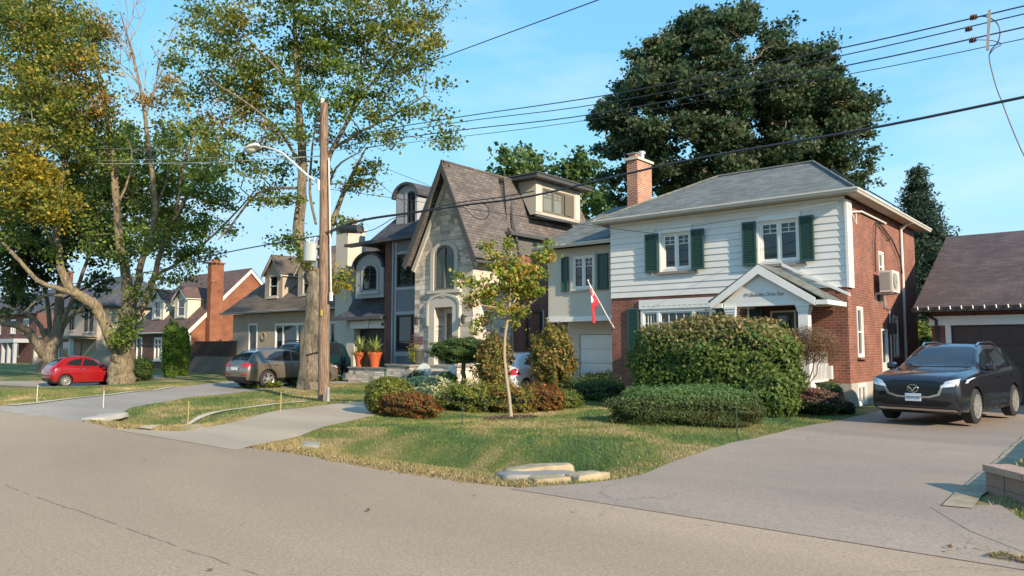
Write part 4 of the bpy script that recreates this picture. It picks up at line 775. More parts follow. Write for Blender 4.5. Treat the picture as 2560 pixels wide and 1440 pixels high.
# ------------------------------------------------------------ house with two gabled dormers and a tall beige chimney
T3 = thing('stucco_house', 'taupe stucco house with brown shingles, two gabled dormers and a tall beige chimney', 'house', (-37.5, 27, 0))
FY = Fac('Y', 25.0); h3h = [(-42.3, -41.3, 1.15, 3.15), (-39.4, -36.3, 1.35, 3.1), (-34.6, -33.4, 1.5, 3.1)]
m = MB(); FY.wall(m, -44.15, -31.3, 0, 3.75, h3h); m.box(-31.3, -31.29, 25, 34, 0, 3.75); m.box(-44.16, -44.15, 25, 34, 0, 3.75); m.face([(-31.3, 25, 3.75), (-31.3, 34, 3.75), (-31.3, 29.5, 8.2)]); m.build('wall', STUC3, T3)
m = MB(); m.box(-44.1, -31.4, 25.16, 33.9, 0, 3.7); m.build('interior', mat('dark_interior'), T3)
m = MB(); m.face([(-44.75, 24.5, 3.85), (-31.1, 24.5, 3.85), (-31.1, 29.5, 8.3), (-42.2, 29.5, 8.3)]); m.face([(-44.75, 24.5, 3.85), (-42.2, 29.5, 8.3), (-44.75, 34.5, 3.85)]); m.face([(-44.75, 34.5, 3.85), (-31.1, 34.5, 3.85), (-31.1, 29.5, 8.3), (-42.2, 29.5, 8.3)]); m.face([(-44.75, 24.5, 3.84), (-31.1, 24.5, 3.84), (-31.1, 34.5, 3.84), (-44.75, 34.5, 3.84)]); m.build('roof', SHW, T3)
gutter(T3, (-44.8, 24.5, 3.86), (-31.1, 24.5, 3.86), (0, -1, 0), mat('pale_gutter', (.42, .40, .36), .5)); m = MB(); FY.box(m, -44.1, -31.4, .0, .05, 3.5, 3.74); m.build('frieze_board', STUC3, T3)
window(T3, FY, *h3h[1], fr=.1, cols=(1, 2, 1), sash=.04, sill=STUC); window(T3, FY, *h3h[2], fr=.07, cols=2, sash=.04)
m = MB(); FY.box(m, -42.2, -41.4, -.1, -.04, 1.15, 3.05); m.build('front_door', mat('storm_door', (.10, .11, .11), .2), T3); m = MB()
for q in ((-42.3, -42.2, 1.15, 3.15), (-41.4, -41.3, 1.15, 3.15), (-42.2, -41.4, 3.05, 3.15)): FY.box(m, q[0], q[1], -.12, .03, q[2], q[3])
m.build('door_frame', WHITE, T3)
m = MB(); n = 18; pts = [(-40.55 + .2 * math.cos(2 * math.pi * k / n), 24.96, 2.35 + .2 * math.sin(2 * math.pi * k / n)) for k in range(n + 1)]; m.tube(pts, .04, 6); m.build('wreath', mat('wreath_twig', (.30, .24, .17), .9), T3)
def gdormer(par, x0, x1, y, z0, zw, zp, wall, roof, win, yb, ov=.14, fm=WHITE, hung=True, face=None):
    F = Fac('Y', y); c = (x0 + x1) / 2; m = MB(); F.wall(m, x0, x1, z0, zw, [win], reveal=.1); F.prism(m, [(x0, zw), (x1, zw), (c, zp)], -.1, 0)
    for x in (x0, x1): m.face([(x, y, z0), (x, y, zw), (x, yb, zw), (x, y + .15, z0)])
    d = m.build('dormer', [wall] if not face else [wall], par)
    m = MB(); s = (zp - zw) / (c - x0)
    for sg in (-1, 1): xe = c + sg * (c - x0 + ov); m.slab([(c - sg * -.001, y - .22, zp + .1), (xe, y - .22, zw + .1 - s * ov), (xe, yb + .3, zw + .1 - s * ov), (c - sg * -.001, yb + 1.3, zp + .1)], .06)
    m.build('dormer_roof', roof, d); m = MB()
    for sg in (-1, 1): xe = c + sg * (c - x0 + ov); F.prism(m, [(c, zp + .03), (xe, zw + .03 - s * ov), (xe, zw - .10 - s * ov), (c, zp - .12)], .16, .21 if sg > 0 else .209)
    m.box(x1 + .01, x1 + ov, y - .2, yb, zw - s * ov - .02, zw - s * ov + .05); m.build('rake_board', fm, d)
    window(d, F, *win, fm=fm, fr=.09, cols=1, hung=hung, sash=.03, sill=fm); return d
for x0, x1 in ((-41.25, -39.35), (-37.75, -36.0)): gdormer(T3, x0, x1, 25.4, 4.5, 6.15, 7.25, STUC3, SHW, (x0 + .45, x1 - .45, 4.72, 6.1), 27.3, fm=LIME)
m = MB(); m.box(-32.75, -31.75, 24.35, 25.5, 0, 7.9); m.prism([(-31.749, 24.36, 0), (-31.3, 24.36, 0), (-31.3, 24.36, 4.1), (-31.749, 24.36, 5.4)], (0, 1.1, 0)); co = m.build('chimney', STUC, T3)
m = MB(); m.box(-32.85, -31.65, 24.25, 25.6, 7.901, 8.02); m.build('chimney_cap', LIME, co); m = MB(); m.lathe([(.16, 0), (.16, .35), (.2, .36), (.2, .42)], (-32.4, 24.9, 8.02), 12); m.lathe([(.11, 0), (.11, .42), (.26, .44), (.26, .50)], (-32.0, 24.9, 8.02), 12); m.build('flue', BRKC, co)
m = MB(); m.box(-45.9, -40.9, 23.4, 24.99, 0, 1.12); 
for k in range(6): m.box(-46.2 - .3 * k, -45.901 - .3 * k, 23.4, 24.9, 0, .94 - k * .18)
m.build('entry_stairs', mat('brown_concrete', (.17, .135, .11), .9), T3)
m = MB(); DW = mat('dark_wood_rail', (.07, .05, .04), .7)
for k in range(36): x = -45.9 + k * .14; m.box(x, x + .05, 23.42, 23.47, 1.15, 2.0)
m.box(-46.0, -40.9, 23.40, 23.49, 2.0, 2.07); m.box(-46.0, -40.9, 23.40, 23.49, 1.12, 1.149)
for k in range(12): x = -46.0 - k * .14; z = 1.0 - k * .088; m.box(x, x + .05, 23.42, 23.47, z, z + .9)
m.tube([(-45.95, 23.445, 2.0), (-47.8, 23.445, .85)], .045, 4); m.build('stair_railing', DW, T3)

# ------------------------------------------------------------ brick bungalow beyond, orange gable wall
T4 = thing('bungalow', 'brick bungalow with an orange brick gable wall, white rake boards and two pale dormers', 'house', (-56, 30, 0))
FY = Fac('Y', 26.0); h4h = [(-60.2, -59.2, .1, 2.5), (-57.2, -55.4, .7, 2.45)]
m = MB(); FY.wall(m, -60.7, -51.6, -.3, 2.8, h4h); m.box(-60.71, -60.70, 26, 35, -.3, 2.8); m.build('front_wall', BRKD, T4)  # front shade put into the colour: darker brick than the gable wall
m = MB(); m.prism([(-51.6, 26.0, -.3), (-51.6, 35.0, -.3), (-51.6, 35.0, 2.9), (-51.6, 30.5, 7.45), (-51.6, 26.0, 2.9)], (-.1, 0, 0)); m.build('gable_wall', BRK4, T4)
m = MB(); m.slab([(-61.1, 25.55, 2.85), (-51.45, 25.55, 2.85), (-51.45, 30.5, 7.72), (-61.1, 30.5, 7.72)], .08); m.slab([(-61.1, 35.45, 2.85), (-51.45, 35.45, 2.85), (-51.45, 30.503, 7.72), (-61.1, 30.503, 7.72)], .08); m.build('roof', SHR, T4)
FX = Fac('X', -51.599); m = MB()
FX.prism(m, [(25.55, 2.75), (30.5, 7.62), (30.5, 7.34), (25.7, 2.55)], 0, .16); FX.prism(m, [(35.45, 2.75), (30.501, 7.62), (30.501, 7.34), (35.3, 2.55)], 0, .158); m.build('rake_board', WHITE, T4); gutter(T4, (-61.1, 25.55, 2.82), (-51.4, 25.55, 2.82), (0, -1, 0), WHITE)
m = MB(); m.box(-51.499, -50.95, 27.05, 28.0, -.3, 7.75); co = m.build('chimney', BRK4, T4); m = MB(); m.box(-51.5, -50.87, 26.97, 28.08, 7.751, 7.85); m.box(-51.4, -51.05, 27.25, 27.8, 7.851, 8.1); m.build('chimney_cap', BRK4, co)
m = MB(); m.tube([(-51.35, 25.45, 2.7), (-51.45, 25.9, 2.5), (-51.45, 25.9, 0)], .05, 8); m.build('downspout', WHITE, T4)
m = MB(); FY.box(m, -60.1, -59.35, -.1, -.04, .1, 2.4); m.build('front_door', mat('dark_door', (.03, .03, .03), .3), T4); m = MB()
for q in ((-60.2, -60.08, .1, 2.5), (-59.32, -59.2, .1, 2.5), (-60.08, -59.32, 2.38, 2.5)): FY.box(m, q[0], q[1], -.12, .04, q[2], q[3])
m.build('door_frame', WHITE, T4); window(T4, FY, *h4h[1], fr=.14, cols=3, sash=.04, sill=LIME); m = MB(); m.box(-60.6, -51.7, 26.16, 34.9, -.3, 2.7); m.build('interior', mat('dark_interior'), T4)
CLAP = mat('pale_cladding', (.70, .66, .52), .7, noise=((.62, .58, .46), 2, .3))
for x0, x1 in ((-58.9, -57.0), (-55.2, -53.2)): gdormer(T4, x0, x1, 26.5, 3.8, 5.35, 6.1, CLAP, SHR, (x0 + .4, x1 - .4, 3.95, 5.3), 28.6, fm=mat('dormer_trim', (.60, .60, .56), .5))
m = MB(); m.box(-55.6, -53.2, 27.2, 29.2, 5.0, 6.0); 

# ------------------------------------------------------------ houses farther down the street, mostly behind the trees
T5 = thing('cream_house', 'two storey cream house with dark hip roof and white columned porch', 'house', (-74, 30, 0))
FY = Fac('Y', 27.0); hh = [(-79.6, -78.4, 3.3, 4.6), (-76.9, -75.7, 3.3, 4.6), (-73.4, -72.6, 3.1, 4.9), (-72.2, -71.4, 3.1, 4.9)]
m = MB(); FY.wall(m, -81, -70.6, -.5, 5.4, hh); m.box(-70.6, -70.58, 27, 36, -.5, 5.4); m.box(-81.01, -81, 27, 36, -.5, 5.4); m.build('wall', STUC3, T5); m = MB(); m.box(-80.9, -70.7, 27.2, 35.9, -.4, 5.3); m.build('interior', mat('dark_interior'), T5)  # taupe in place of cream: tree shade put into the wall colour
for w in hh: window(T5, FY, *w, fm=FRB, fr=.08, cols=2, sash=.03, sill=LIME)
m = MB(); c = [(-81.6, 26.4, 5.4), (-70.0, 26.4, 5.4), (-70.0, 36.4, 5.4), (-81.6, 36.4, 5.4)]; a, b = (-78, 31, 8.6), (-73.5, 31, 8.6)
for q in ([c[0], c[1], b, a], [c[1], c[2], b], [c[2], c[3], a, b], [c[3], c[0], a], c): m.face(q)
m.build('roof', SHG, T5); m = MB(); m.box(-79.6, -70.5, 24.8, 26.99, 2.45, 2.62); m.box(-79.8, -70.3, 24.6, 26.99, 2.621, 2.72); m.build('porch_roof', STUC3, T5)  # white porch roof toned to taupe, its shade painted in
for x in (-79.3, -75.4, -73.2, -70.8): m = MB(); m.box(x - .16, x + .16, 24.9, 25.2, 0, 2.45); m.build('porch_column', LIME, T5)
m = MB(); m.box(-74.9, -73.8, 26.93, 26.99, .1, 2.2); m.build('front_door', mat('dark_red_door', (.12, .03, .02), .4), T5); m = MB(); m.box(-78.5, -76.4, 26.93, 26.99, .9, 2.2); m.build('porch_window', GLASS, T5)
T6 = thing('dark_house', 'dark brick house with slate coloured roof and a white porch front, farthest left', 'house', (-92, 30, 0))
FY = Fac('Y', 27.0); hh = [(-98.4, -96.6, 3.2, 4.7), (-93.3, -91.8, 3.2, 4.7), (-89.4, -87.9, 3.2, 4.7)]
m = MB(); FY.wall(m, -101, -85.5, -.5, 5.2, hh); m.box(-85.5, -85.48, 27, 36, -.5, 5.2); m.build('wall', BRKD, T6); m = MB(); m.box(-100.9, -85.6, 27.2, 35.9, -.4, 5.1); m.build('interior', mat('dark_interior'), T6)
for w in hh: window(T6, FY, *w, fr=.12, cols=2, sash=.03, sill=LIME)
m = MB(); m.slab([(-101.5, 26.4, 5.2), (-85, 26.4, 5.2), (-85, 31.5, 8.4), (-101.5, 31.5, 8.4)], .1); m.slab([(-101.5, 36.4, 5.2), (-85, 36.4, 5.2), (-85, 31.503, 8.4), (-101.5, 31.503, 8.4)], .1); m.prism([(-85.5, 27, 5.2), (-85.5, 36, 5.2), (-85.5, 31.5, 8.2)], (-.1, 0, 0)); m.build('roof', SHG, T6)
m = MB(); m.box(-92, -91, 30.9, 32.1, 7, 10.2); m.build('chimney', BRKD, T6); m = MB(); m.box(-93.5, -87.5, 25.6, 26.99, 2.2, 2.6); 
for x in (-93.3, -91.4, -89.6, -87.8): m.box(x - .15, x + .15, 25.7, 26.0, 0, 2.2)
m.build('porch_front', TRIMG, T6); m = MB(); m.box(-92.4, -90.2, 26.93, 26.99, .6, 2.1); m.build('porch_window', mat('pale_glass'), T6)  # white porch in grey: shade of the trees put into its colour
T7 = thing('small_house', 'small brick house with a grey gabled roof glimpsed at the left edge between limbs', 'house', (-115, 30, 0))
FY = Fac('Y', 27.0); m = MB(); FY.wall(m, -124, -107, -.5, 4.6, [(-120, -117.5, 1, 2.8), (-112.5, -110, 1, 2.8)]); m.box(-107, -106.98, 27, 36, -.5, 4.6); m.build('wall', BRKD, T7)
for w in ((-120, -117.5, 1, 2.8), (-112.5, -110, 1, 2.8)): window(T7, FY, *w, fr=.12, cols=2)
m = MB(); m.slab([(-124.5, 26.4, 4.6), (-106.5, 26.4, 4.6), (-106.5, 31.5, 7.9), (-124.5, 31.5, 7.9)], .1); m.slab([(-124.5, 36.4, 4.6), (-106.5, 36.4, 4.6), (-106.5, 31.503, 7.9), (-124.5, 31.503, 7.9)], .1); m.prism([(-107, 27, 4.6), (-107, 36, 4.6), (-107, 31.5, 7.8)], (-.1, 0, 0)); m.build('roof', SHG, T7)

# ------------------------------------------------------------ garage on the right and an unseen house added to shade the driveway
T8 = thing('garage', 'brick garage with a steep purple brown roof and dark brown door behind the parked car', 'garage', (0, 28, 0))
FY = Fac('Y', 26.0); m = MB(); FY.wall(m, -4.88, 9, 0, 2.75, [(-4.36, .9, 0, 2.32)], reveal=.12); m.box(-4.89, -4.88, 26, 37, 0, 2.8); m.prism([(-4.88, 26, 2.8), (-4.88, 37, 2.8), (-4.88, 31.5, 5.5)], (.1, 0, 0)); m.build('wall', BRK, T8)
m = MB(); FY.box(m, -4.95, 9, .001, .07, 2.34, 2.62); FY.box(m, -4.52, -4.37, .001, .06, 0, 2.339); m.build('door_frame', WHITE, T8)
m = MB(); BD = mat('brown_door', (.075, .038, .028), .5, noise=((.055, .03, .022), 3, .3))
for k in range(4):
    m.box(-4.35, .89, 26.06, 26.12, .02 + k * .575, .02 + k * .575 + .555)
    for c in range(7): x = -4.2 + c * .73; m.box(x, x + .58, 26.045, 26.06, .10 + k * .575, .10 + k * .575 + .39)
m.box(-4.355, .895, 26.10, 26.11, 0, 2.32); m.build('garage_door', BD, T8)
m = MB(); m.slab([(-5.3, 25.55, 2.88), (9.4, 25.55, 2.88), (9.4, 31.5, 5.78), (-5.3, 31.5, 5.78)], .09); m.slab([(-5.3, 37.4, 2.88), (9.4, 37.4, 2.88), (9.4, 31.503, 5.78), (-5.3, 31.503, 5.78)], .09); m.build('roof', SHP, T8)
m = MB(); m.box(-5.32, 9.4, 25.42, 25.54, 2.74, 2.88); m.box(-5.2, 9.3, 25.55, 26.0, 2.72, 2.74); m.tube([(-5.05, 25.5, 2.75), (-4.75, 25.93, 2.5), (-4.75, 25.93, .1)], .05, 6); m.build('gutter', mat('brown_gutter', (.035, .025, .022), .5), T8)
m = MB()
for k in range(22): x = -5.15 + k * .29; m.tube([(x, 25.40, 2.90), (x + .02, 25.37, 2.80)], .016, 5)
m.build('light_string', mat('bulb_plastic', (.70, .70, .66), .3), T8)
T9 = thing('unseen_shading_house', 'unseen brick neighbour house right of the garage, added to shade the driveway', 'house', (7, 22, 0))  # out of view, placed to shade the parked car and brick side wall
m = MB(); m.box(5.6, 14, 20.5, 30, 0, 5.6); m.build('wall', BRK, T9); m = MB(); c = [(5.1, 20, 5.6), (14.5, 20, 5.6), (14.5, 30.5, 5.6), (5.1, 30.5, 5.6)]; a, b = (9.8, 23.5, 8.2), (9.8, 27, 8.2)
for q in ([c[0], c[1], a], [c[1], c[2], b, a], [c[2], c[3], b], [c[3], c[0], a, b], c): m.face(q)
m.build('roof', SHG, T9)

# ------------------------------------------------------------ utility pole, lamp, wires
PX, PY = -19.6, 14.2
t = thing('utility_pole', 'brown wooden utility pole with a street lamp arm and grey transformer box', 'utility pole', (PX, PY, 0))
m = MB(); m.tube([(PX + .02, PY, -.2), (PX - .05, PY, 3), (PX - .16, PY, 6.5), (PX - .28, PY, 9.55)], [.185, .17, .15, .125], 14); m.build('pole', WOODP, t, smooth=50)
m = MB(); q = [Vector(Yp(806, 462, PY)), Vector(Yp(770, 440, PY)), Vector(Yp(735, 408, PY)), Vector(Yp(708, 384, PY)), Vector(Yp(690, 375, PY)), Vector(Yp(665, 368, PY)), Vector(Yp(645, 365, PY))]; m.tube(q, [.045, .045, .04, .04, .035, .03, .03], 8); p0 = q[0]; m.box(p0.x - .02, p0.x + .05, PY - .2, PY + .0, p0.z - .22, p0.z + .12); la = m.build('lamp_arm', mat('lamp_metal', (.72, .70, .66), .4), t, smooth=40)
hp = Vector(Yp(640, 366, PY)); m = MB()
for i, (s_, r_, h_) in enumerate(()): pass
bm = bmesh.new(); bmesh.ops.create_uvsphere(bm, u_segments=20, v_segments=12, radius=1)
for v in bm.verts: v.co = Vector((v.co.x * .46, v.co.y * .2, v.co.z * (.15 if v.co.z > 0 else .06)))
me = bpy.data.meshes.new('lamp_head'); bm.to_mesh(me); me.materials.append(mat('lamp_metal')); me.shade_smooth(); o = bpy.data.objects.new('lamp_head', me); COL.objects.link(o); o.parent = la; o.location = hp - Vector((.28, 0, .02)) - t.location; o.rotation_euler = (0, R(-6), 0)
for v in bm.verts: v.co = Vector((v.co.x * .62, v.co.y * .85, v.co.z * 1.0 if v.co.z > 0 else v.co.z * 2.6))
me = bpy.data.meshes.new('lens'); bm.to_mesh(me); bm.free(); me.materials.append(mat('lamp_lens', (.55, .53, .45), .2)); me.shade_smooth(); o = bpy.data.objects.new('lens', me); COL.objects.link(o); o.parent = la; o.location = hp - Vector((.34, 0, .06)) - t.location
c = Vector(Yp(781, 632, PY - .1)); m = MB(); m.lathe([(.0, -.29), (.26, -.29), (.28, -.27), (.28, .25), (.285, .28), (.24, .30), (0, .31)], tuple(c), 18); tr = m.build('transformer', mat('transformer_grey', (.42, .44, .42), .45), t, smooth=40)
m = MB()
for dx in (-.17, .14): m.lathe([(.035, .3), (.05, .32), (.03, .36), (.05, .39), (.03, .43), (.03, .5)], (c.x + dx, c.y, c.z), 8)
m.build('insulator', mat('porcelain', (.65, .62, .55), .3), tr)
m = MB(); m.box(c.x + .24, c.x + .42, c.y - .06, c.y + .2, c.z - .22, c.z - .14); m.box(c.x + .24, c.x + .42, c.y - .06, c.y + .2, c.z + .12, c.z + .2); m.box(c.x + .05, c.x + .2, c.y - .04, c.y + .1, c.z - .45, c.z - .29); m.box(c.x + .24, c.x + .29, c.y - .04, c.y + .1, c.z - .5, c.z + .4); m.build('mounting_bracket', METAL, t)
m = MB(); a = Vector(Yp(822, 395, PY)); b = Vector(Yp(828, 740, PY)); m.tube([a, a.lerp(b, .5), a.lerp(b, .93), b], .022, 6); m.box(b.x - .05, b.x + .03, b.y - .04, b.y + .04, b.z - .15, b.z + .12); m.build('riser_conduit', WHITE, t)
m = MB()
for y in (300, 318, 332, 352): p = Vector(Yp(806, y, PY)); m.lathe([(.13, -.02), (.145, 0), (.13, .02)], tuple(p), 12); m.box(p.x - .05, p.x + .05, p.y - .24, p.y - .12, p.z - .06, p.z + .06)
m.build('wire_clamp', FRB, t); m = MB(); p = Vector(Yp(806, 256, PY)); m.lathe([(.05, -.1), (.075, 0), (.05, .03), (.075, .08), (.04, .14)], (p.x, p.y, p.z), 10); m.build('top_insulator', mat('porcelain'), t)
m = MB(); p = Vector(Yp(767, 885, PY - .05)); m.tube([Yp(800, 880, PY - .1), Yp(766, 888, PY - .1), Yp(770, 905, PY - .1)], .035, 6); m.build('steel_guard', mat('rust_steel', (.10, .055, .035), .8), t)
m = MB(); p = Vector(Yp(803, 782, PY - .17)); m.box(p.x - .03, p.x + .05, p.y - .02, p.y + .01, p.z - .09, p.z + .09); m.build('yellow_tag', mat('tag_yellow', (.60, .42, .03), .5), t)
t = thing('marker_post', 'short grey metal post standing beside the foot of the utility pole', 'post', (-18.95, 13.9, 0)); m = MB(); m.lathe([(.055, 0), (.055, .40), (.06, .41), (.06, .45), (.03, .47)], (-18.95, 13.9, 0), 12); m.build('pipe', METAL, t, smooth=40)
def wire(pts, rad, label, group=None, name='overhead_wire', sub=1, cat='wire', n=5):
    P_ = [Vector(p) for p in pts]; out = []
    for i in range(len(P_) - 1):          # rounded through the points
        p0, p1, p2, p3 = P_[max(i - 1, 0)], P_[i], P_[i + 1], P_[min(i + 2, len(P_) - 1)]; k = sub
        for j in range(k):
            s = j / k; out.append(.5 * ((2 * p1) + (p2 - p0) * s + (2 * p0 - 5 * p1 + 4 * p2 - p3) * s * s + (3 * p1 - p0 - 3 * p2 + p3) * s ** 3))
    out.append(P_[-1]); m = MB(); m.tube(out, rad, n); o = m.build(name, WIREM, None, smooth=60); return tag(o, label, cat, group)
G = 'parallel power wires above the lawn'
def line(pix, Y=PY): return [tuple(Yp(x, y, Y)) for x, y in pix]
for nm, pp, r_ in (('topmost of the four parallel power wires crossing the big dark tree', [(806, 350), (1120, 297), (1540, 234), (2095, 122), (2560, 15), (2860, -60)], .013),
                   ('second of the four parallel power wires from the top', [(806, 362), (1130, 308), (1510, 258), (2100, 140), (2560, 35), (2860, -35)], .011),
                   ('third of the four parallel power wires from the top', [(806, 372), (1130, 328), (1500, 283), (2135, 160), (2560, 68), (2860, 0)], .013),
                   ('lowest and thinnest of the four parallel power wires', [(806, 380), (1140, 343), (1490, 297), (2140, 182), (2560, 97), (2860, 35)], .008)):
    wire(line(pp), r_, nm, G, sub=6)
wire(line([(806, 588), (900, 553), (1050, 530), (1170, 512), (1330, 490), (1700, 405), (2155, 325), (2560, 243), (2860, 180)]), .026, 'thick black telephone cable running below the power wires', sub=6, name='telephone_cable', cat='cable')
wire(line([(806, 584), (905, 549), (1060, 526), (1150, 506), (1240, 495), (1335, 478)], PY - .06), .015, 'second thin black cable lashed to the thick telephone cable', sub=5, name='telephone_cable', cat='cable')
wire(line([(806, 588), (560, 632), (430, 668), (250, 700), (60, 725)]), .022, 'black cable running left from the pole past the maple trunks', sub=4, name='telephone_cable', cat='cable')
wire(line([(1165, 515), (1200, 508), (1218, 515), (1222, 535), (1210, 548), (1190, 545), (1170, 528), (1155, 513)]), .012, 'loop of spare black cable hanging in front of the shingled roof', sub=5, name='cable_loop', cat='cable')
wire(line([(895, 582), (930, 575), (960, 560), (985, 545), (1030, 538)]), .012, 'drooping black cable from the splice case up to the telephone cable', sub=5, name='splice_cable', cat='cable')
wire(line([(765, 588), (775, 600), (790, 598), (800, 588)], PY - .1), .012, 'short cable loop above the grey transformer', sub=4, name='cable_loop', cat='cable')
t = thing('splice_case', 'black cylindrical splice case hanging from the telephone cable right of the pole', 'splice case', tuple(Yp(875, 573, PY)))
m = MB(); a = Vector(Yp(852, 572, PY)); b = Vector(Yp(900, 573, PY)); m.tube([a, a.lerp(b, .04), a.lerp(b, .96), b], [.10, .13, .13, .12], 16); m.build('case', BLACK, t, smooth=40)
m = MB(); m.tube([b, b + Vector((.02, 0, 0))], .145, 16); 
for k in range(5): an = k * 1.257; m.tube([b + Vector((.02, .08 * math.cos(an), .08 * math.sin(an))), b + Vector((.05, .08 * math.cos(an), .08 * math.sin(an)))], .03, 8)
m.build('end_cap', mat('cap_grey', (.07, .07, .07), .4), t)
wire(line([(803, 390), (600, 402), (420, 408), (0, 411), (-200, 411)]), .022, 'pale thick wire running left from the pole across the maple crowns', sub=4).data.materials[0] = mat('pale_wire', (.50, .47, .42), .5)
wire(line([(803, 350), (560, 372), (300, 372), (0, 368), (-200, 366)]), .009, 'thin wire above the pale one, running left through the crowns', 'thin wires through the maple crowns', sub=4).data.materials[0] = mat('pale_wire')
wire(line([(803, 372), (600, 390), (420, 397), (250, 402), (0, 404), (-200, 404)]), .009, 'thin wire just above the pale thick wire on the left', 'thin wires through the maple crowns', sub=4).data.materials[0] = mat('pale_wire')
p = Yp(806, 256, PY); q = D(1495, 0, 12); q2 = D(1107, 143, 16.4); e = Vector(q) + (Vector(q) - Vector(q2)) * 1.2
wire([tuple(p), tuple(q2), tuple(q), tuple(e)], .010, 'single wire rising from the pole top over the street', sub=5)
wire([tuple(Yp(820, 330, PY)), tuple(D(945, 455, 26)), tuple(D(1020, 515, 30)), (-27.2, 24.2, 8.4)], .008, 'thin service wire slanting from the pole to the upper arched dormer', 'service wires to the stone house', sub=4)
wire([tuple(Yp(820, 345, PY)), tuple(D(962, 420, 25)), tuple(D(1090, 478, 29)), (-23.6, 22.0, 7.4)], .008, 'thin service wire slanting from the pole to the steep stone gable', 'service wires to the stone house', sub=4)
wire([tuple(Yp(806, 470, PY)), tuple(D(1545, 573, 21.6)), tuple(D(1650, 574, 21.2)), tuple(D(1850, 548, 20.6)), (-6.15, 21.7, 5.75)], .009, 'thin service wire sagging across the white siding to the eave corner', sub=5)
# line hardware at the right
for k, (x, y) in enumerate(((2434, 43), (2422, 72), (2432, 100))):
    t = thing('insulator', ('top', 'middle', 'lowest')[k] + ' of the three brown spool insulators clamped on the power wires', 'insulator', tuple(Yp(x, y, PY)), group='insulators on the power wires')
    p = Vector(Yp(x, y, PY)); m = MB(); m.lathe([(.02, -.055), (.05, -.05), (.035, -.03), (.055, -.012), (.035, 0), (.055, .015), (.035, .03), (.045, .05)], tuple(p), 10, 'X'); m.build('spool', mat('brown_glaze', (.10, .06, .05), .3), t)
t = thing('spacer_bar', 'weathered vertical wooden spacer bar on the power wires at upper right', 'spacer bar', tuple(Yp(2470, 75, PY))); m = MB(); a, b = Vector(Yp(2474, 25, PY)), Vector(Yp(2469, 125, PY)); m.hexa([(b.x - .022, b.y - .02, b.z), (b.x + .022, b.y - .02, b.z), (b.x + .022, b.y + .02, b.z), (b.x - .022, b.y + .02, b.z), (a.x - .022, a.y - .02, a.z), (a.x + .022, a.y - .02, a.z), (a.x + .022, a.y + .02, a.z), (a.x - .022, a.y + .02, a.z)]); m.build('bar', mat('grey_wood', (.38, .36, .33), .9), t)
wire(line([(2440, 42), (2465, 42), (2490, 55), (2500, 78), (2495, 105), (2478, 125), (2474, 150), (2490, 215), (2504, 252), (2530, 320), (2562, 392), (2600, 450)]), .010, 'black service cable looping off the spacer bar and dropping to the right', sub=5)
wire(line([(2438, 100), (2475, 101), (2504, 110), (2485, 122), (2475, 135)]), .007, 'short tail wire from the lowest insulator into the service cable', sub=4)

# ------------------------------------------------------------ cars
def pchip(xs, ys, n):
    xs = np.array(xs); ys = np.array(ys); d = np.diff(ys, axis=0) / np.diff(xs)[:, None]; m = np.zeros_like(ys); m[1:-1] = np.where(d[1:] * d[:-1] > 0, 2 * d[1:] * d[:-1] / (d[1:] + d[:-1] + 1e-9), 0); m[0] = d[0]; m[-1] = d[-1]
    X = np.concatenate([np.linspace(a, b, n, endpoint=False) for a, b in zip(xs, xs[1:])] + [[xs[-1]]]); out = []
    for x in X:
        i = min(np.searchsorted(xs, x, 'right') - 1, len(xs) - 2); h = xs[i + 1] - xs[i]; t = (x - xs[i]) / h
        out.append((2 * t ** 3 - 3 * t ** 2 + 1) * ys[i] + (t ** 3 - 2 * t ** 2 + t) * h * m[i] + (-2 * t ** 3 + 3 * t ** 2) * ys[i + 1] + (t ** 3 - t ** 2) * h * m[i + 1])
    return X, np.array(out)
def paint(name, c, metal=.0, rough=.3): return mat(name, c, rough, metal=metal, spec=.5, coat=1.)
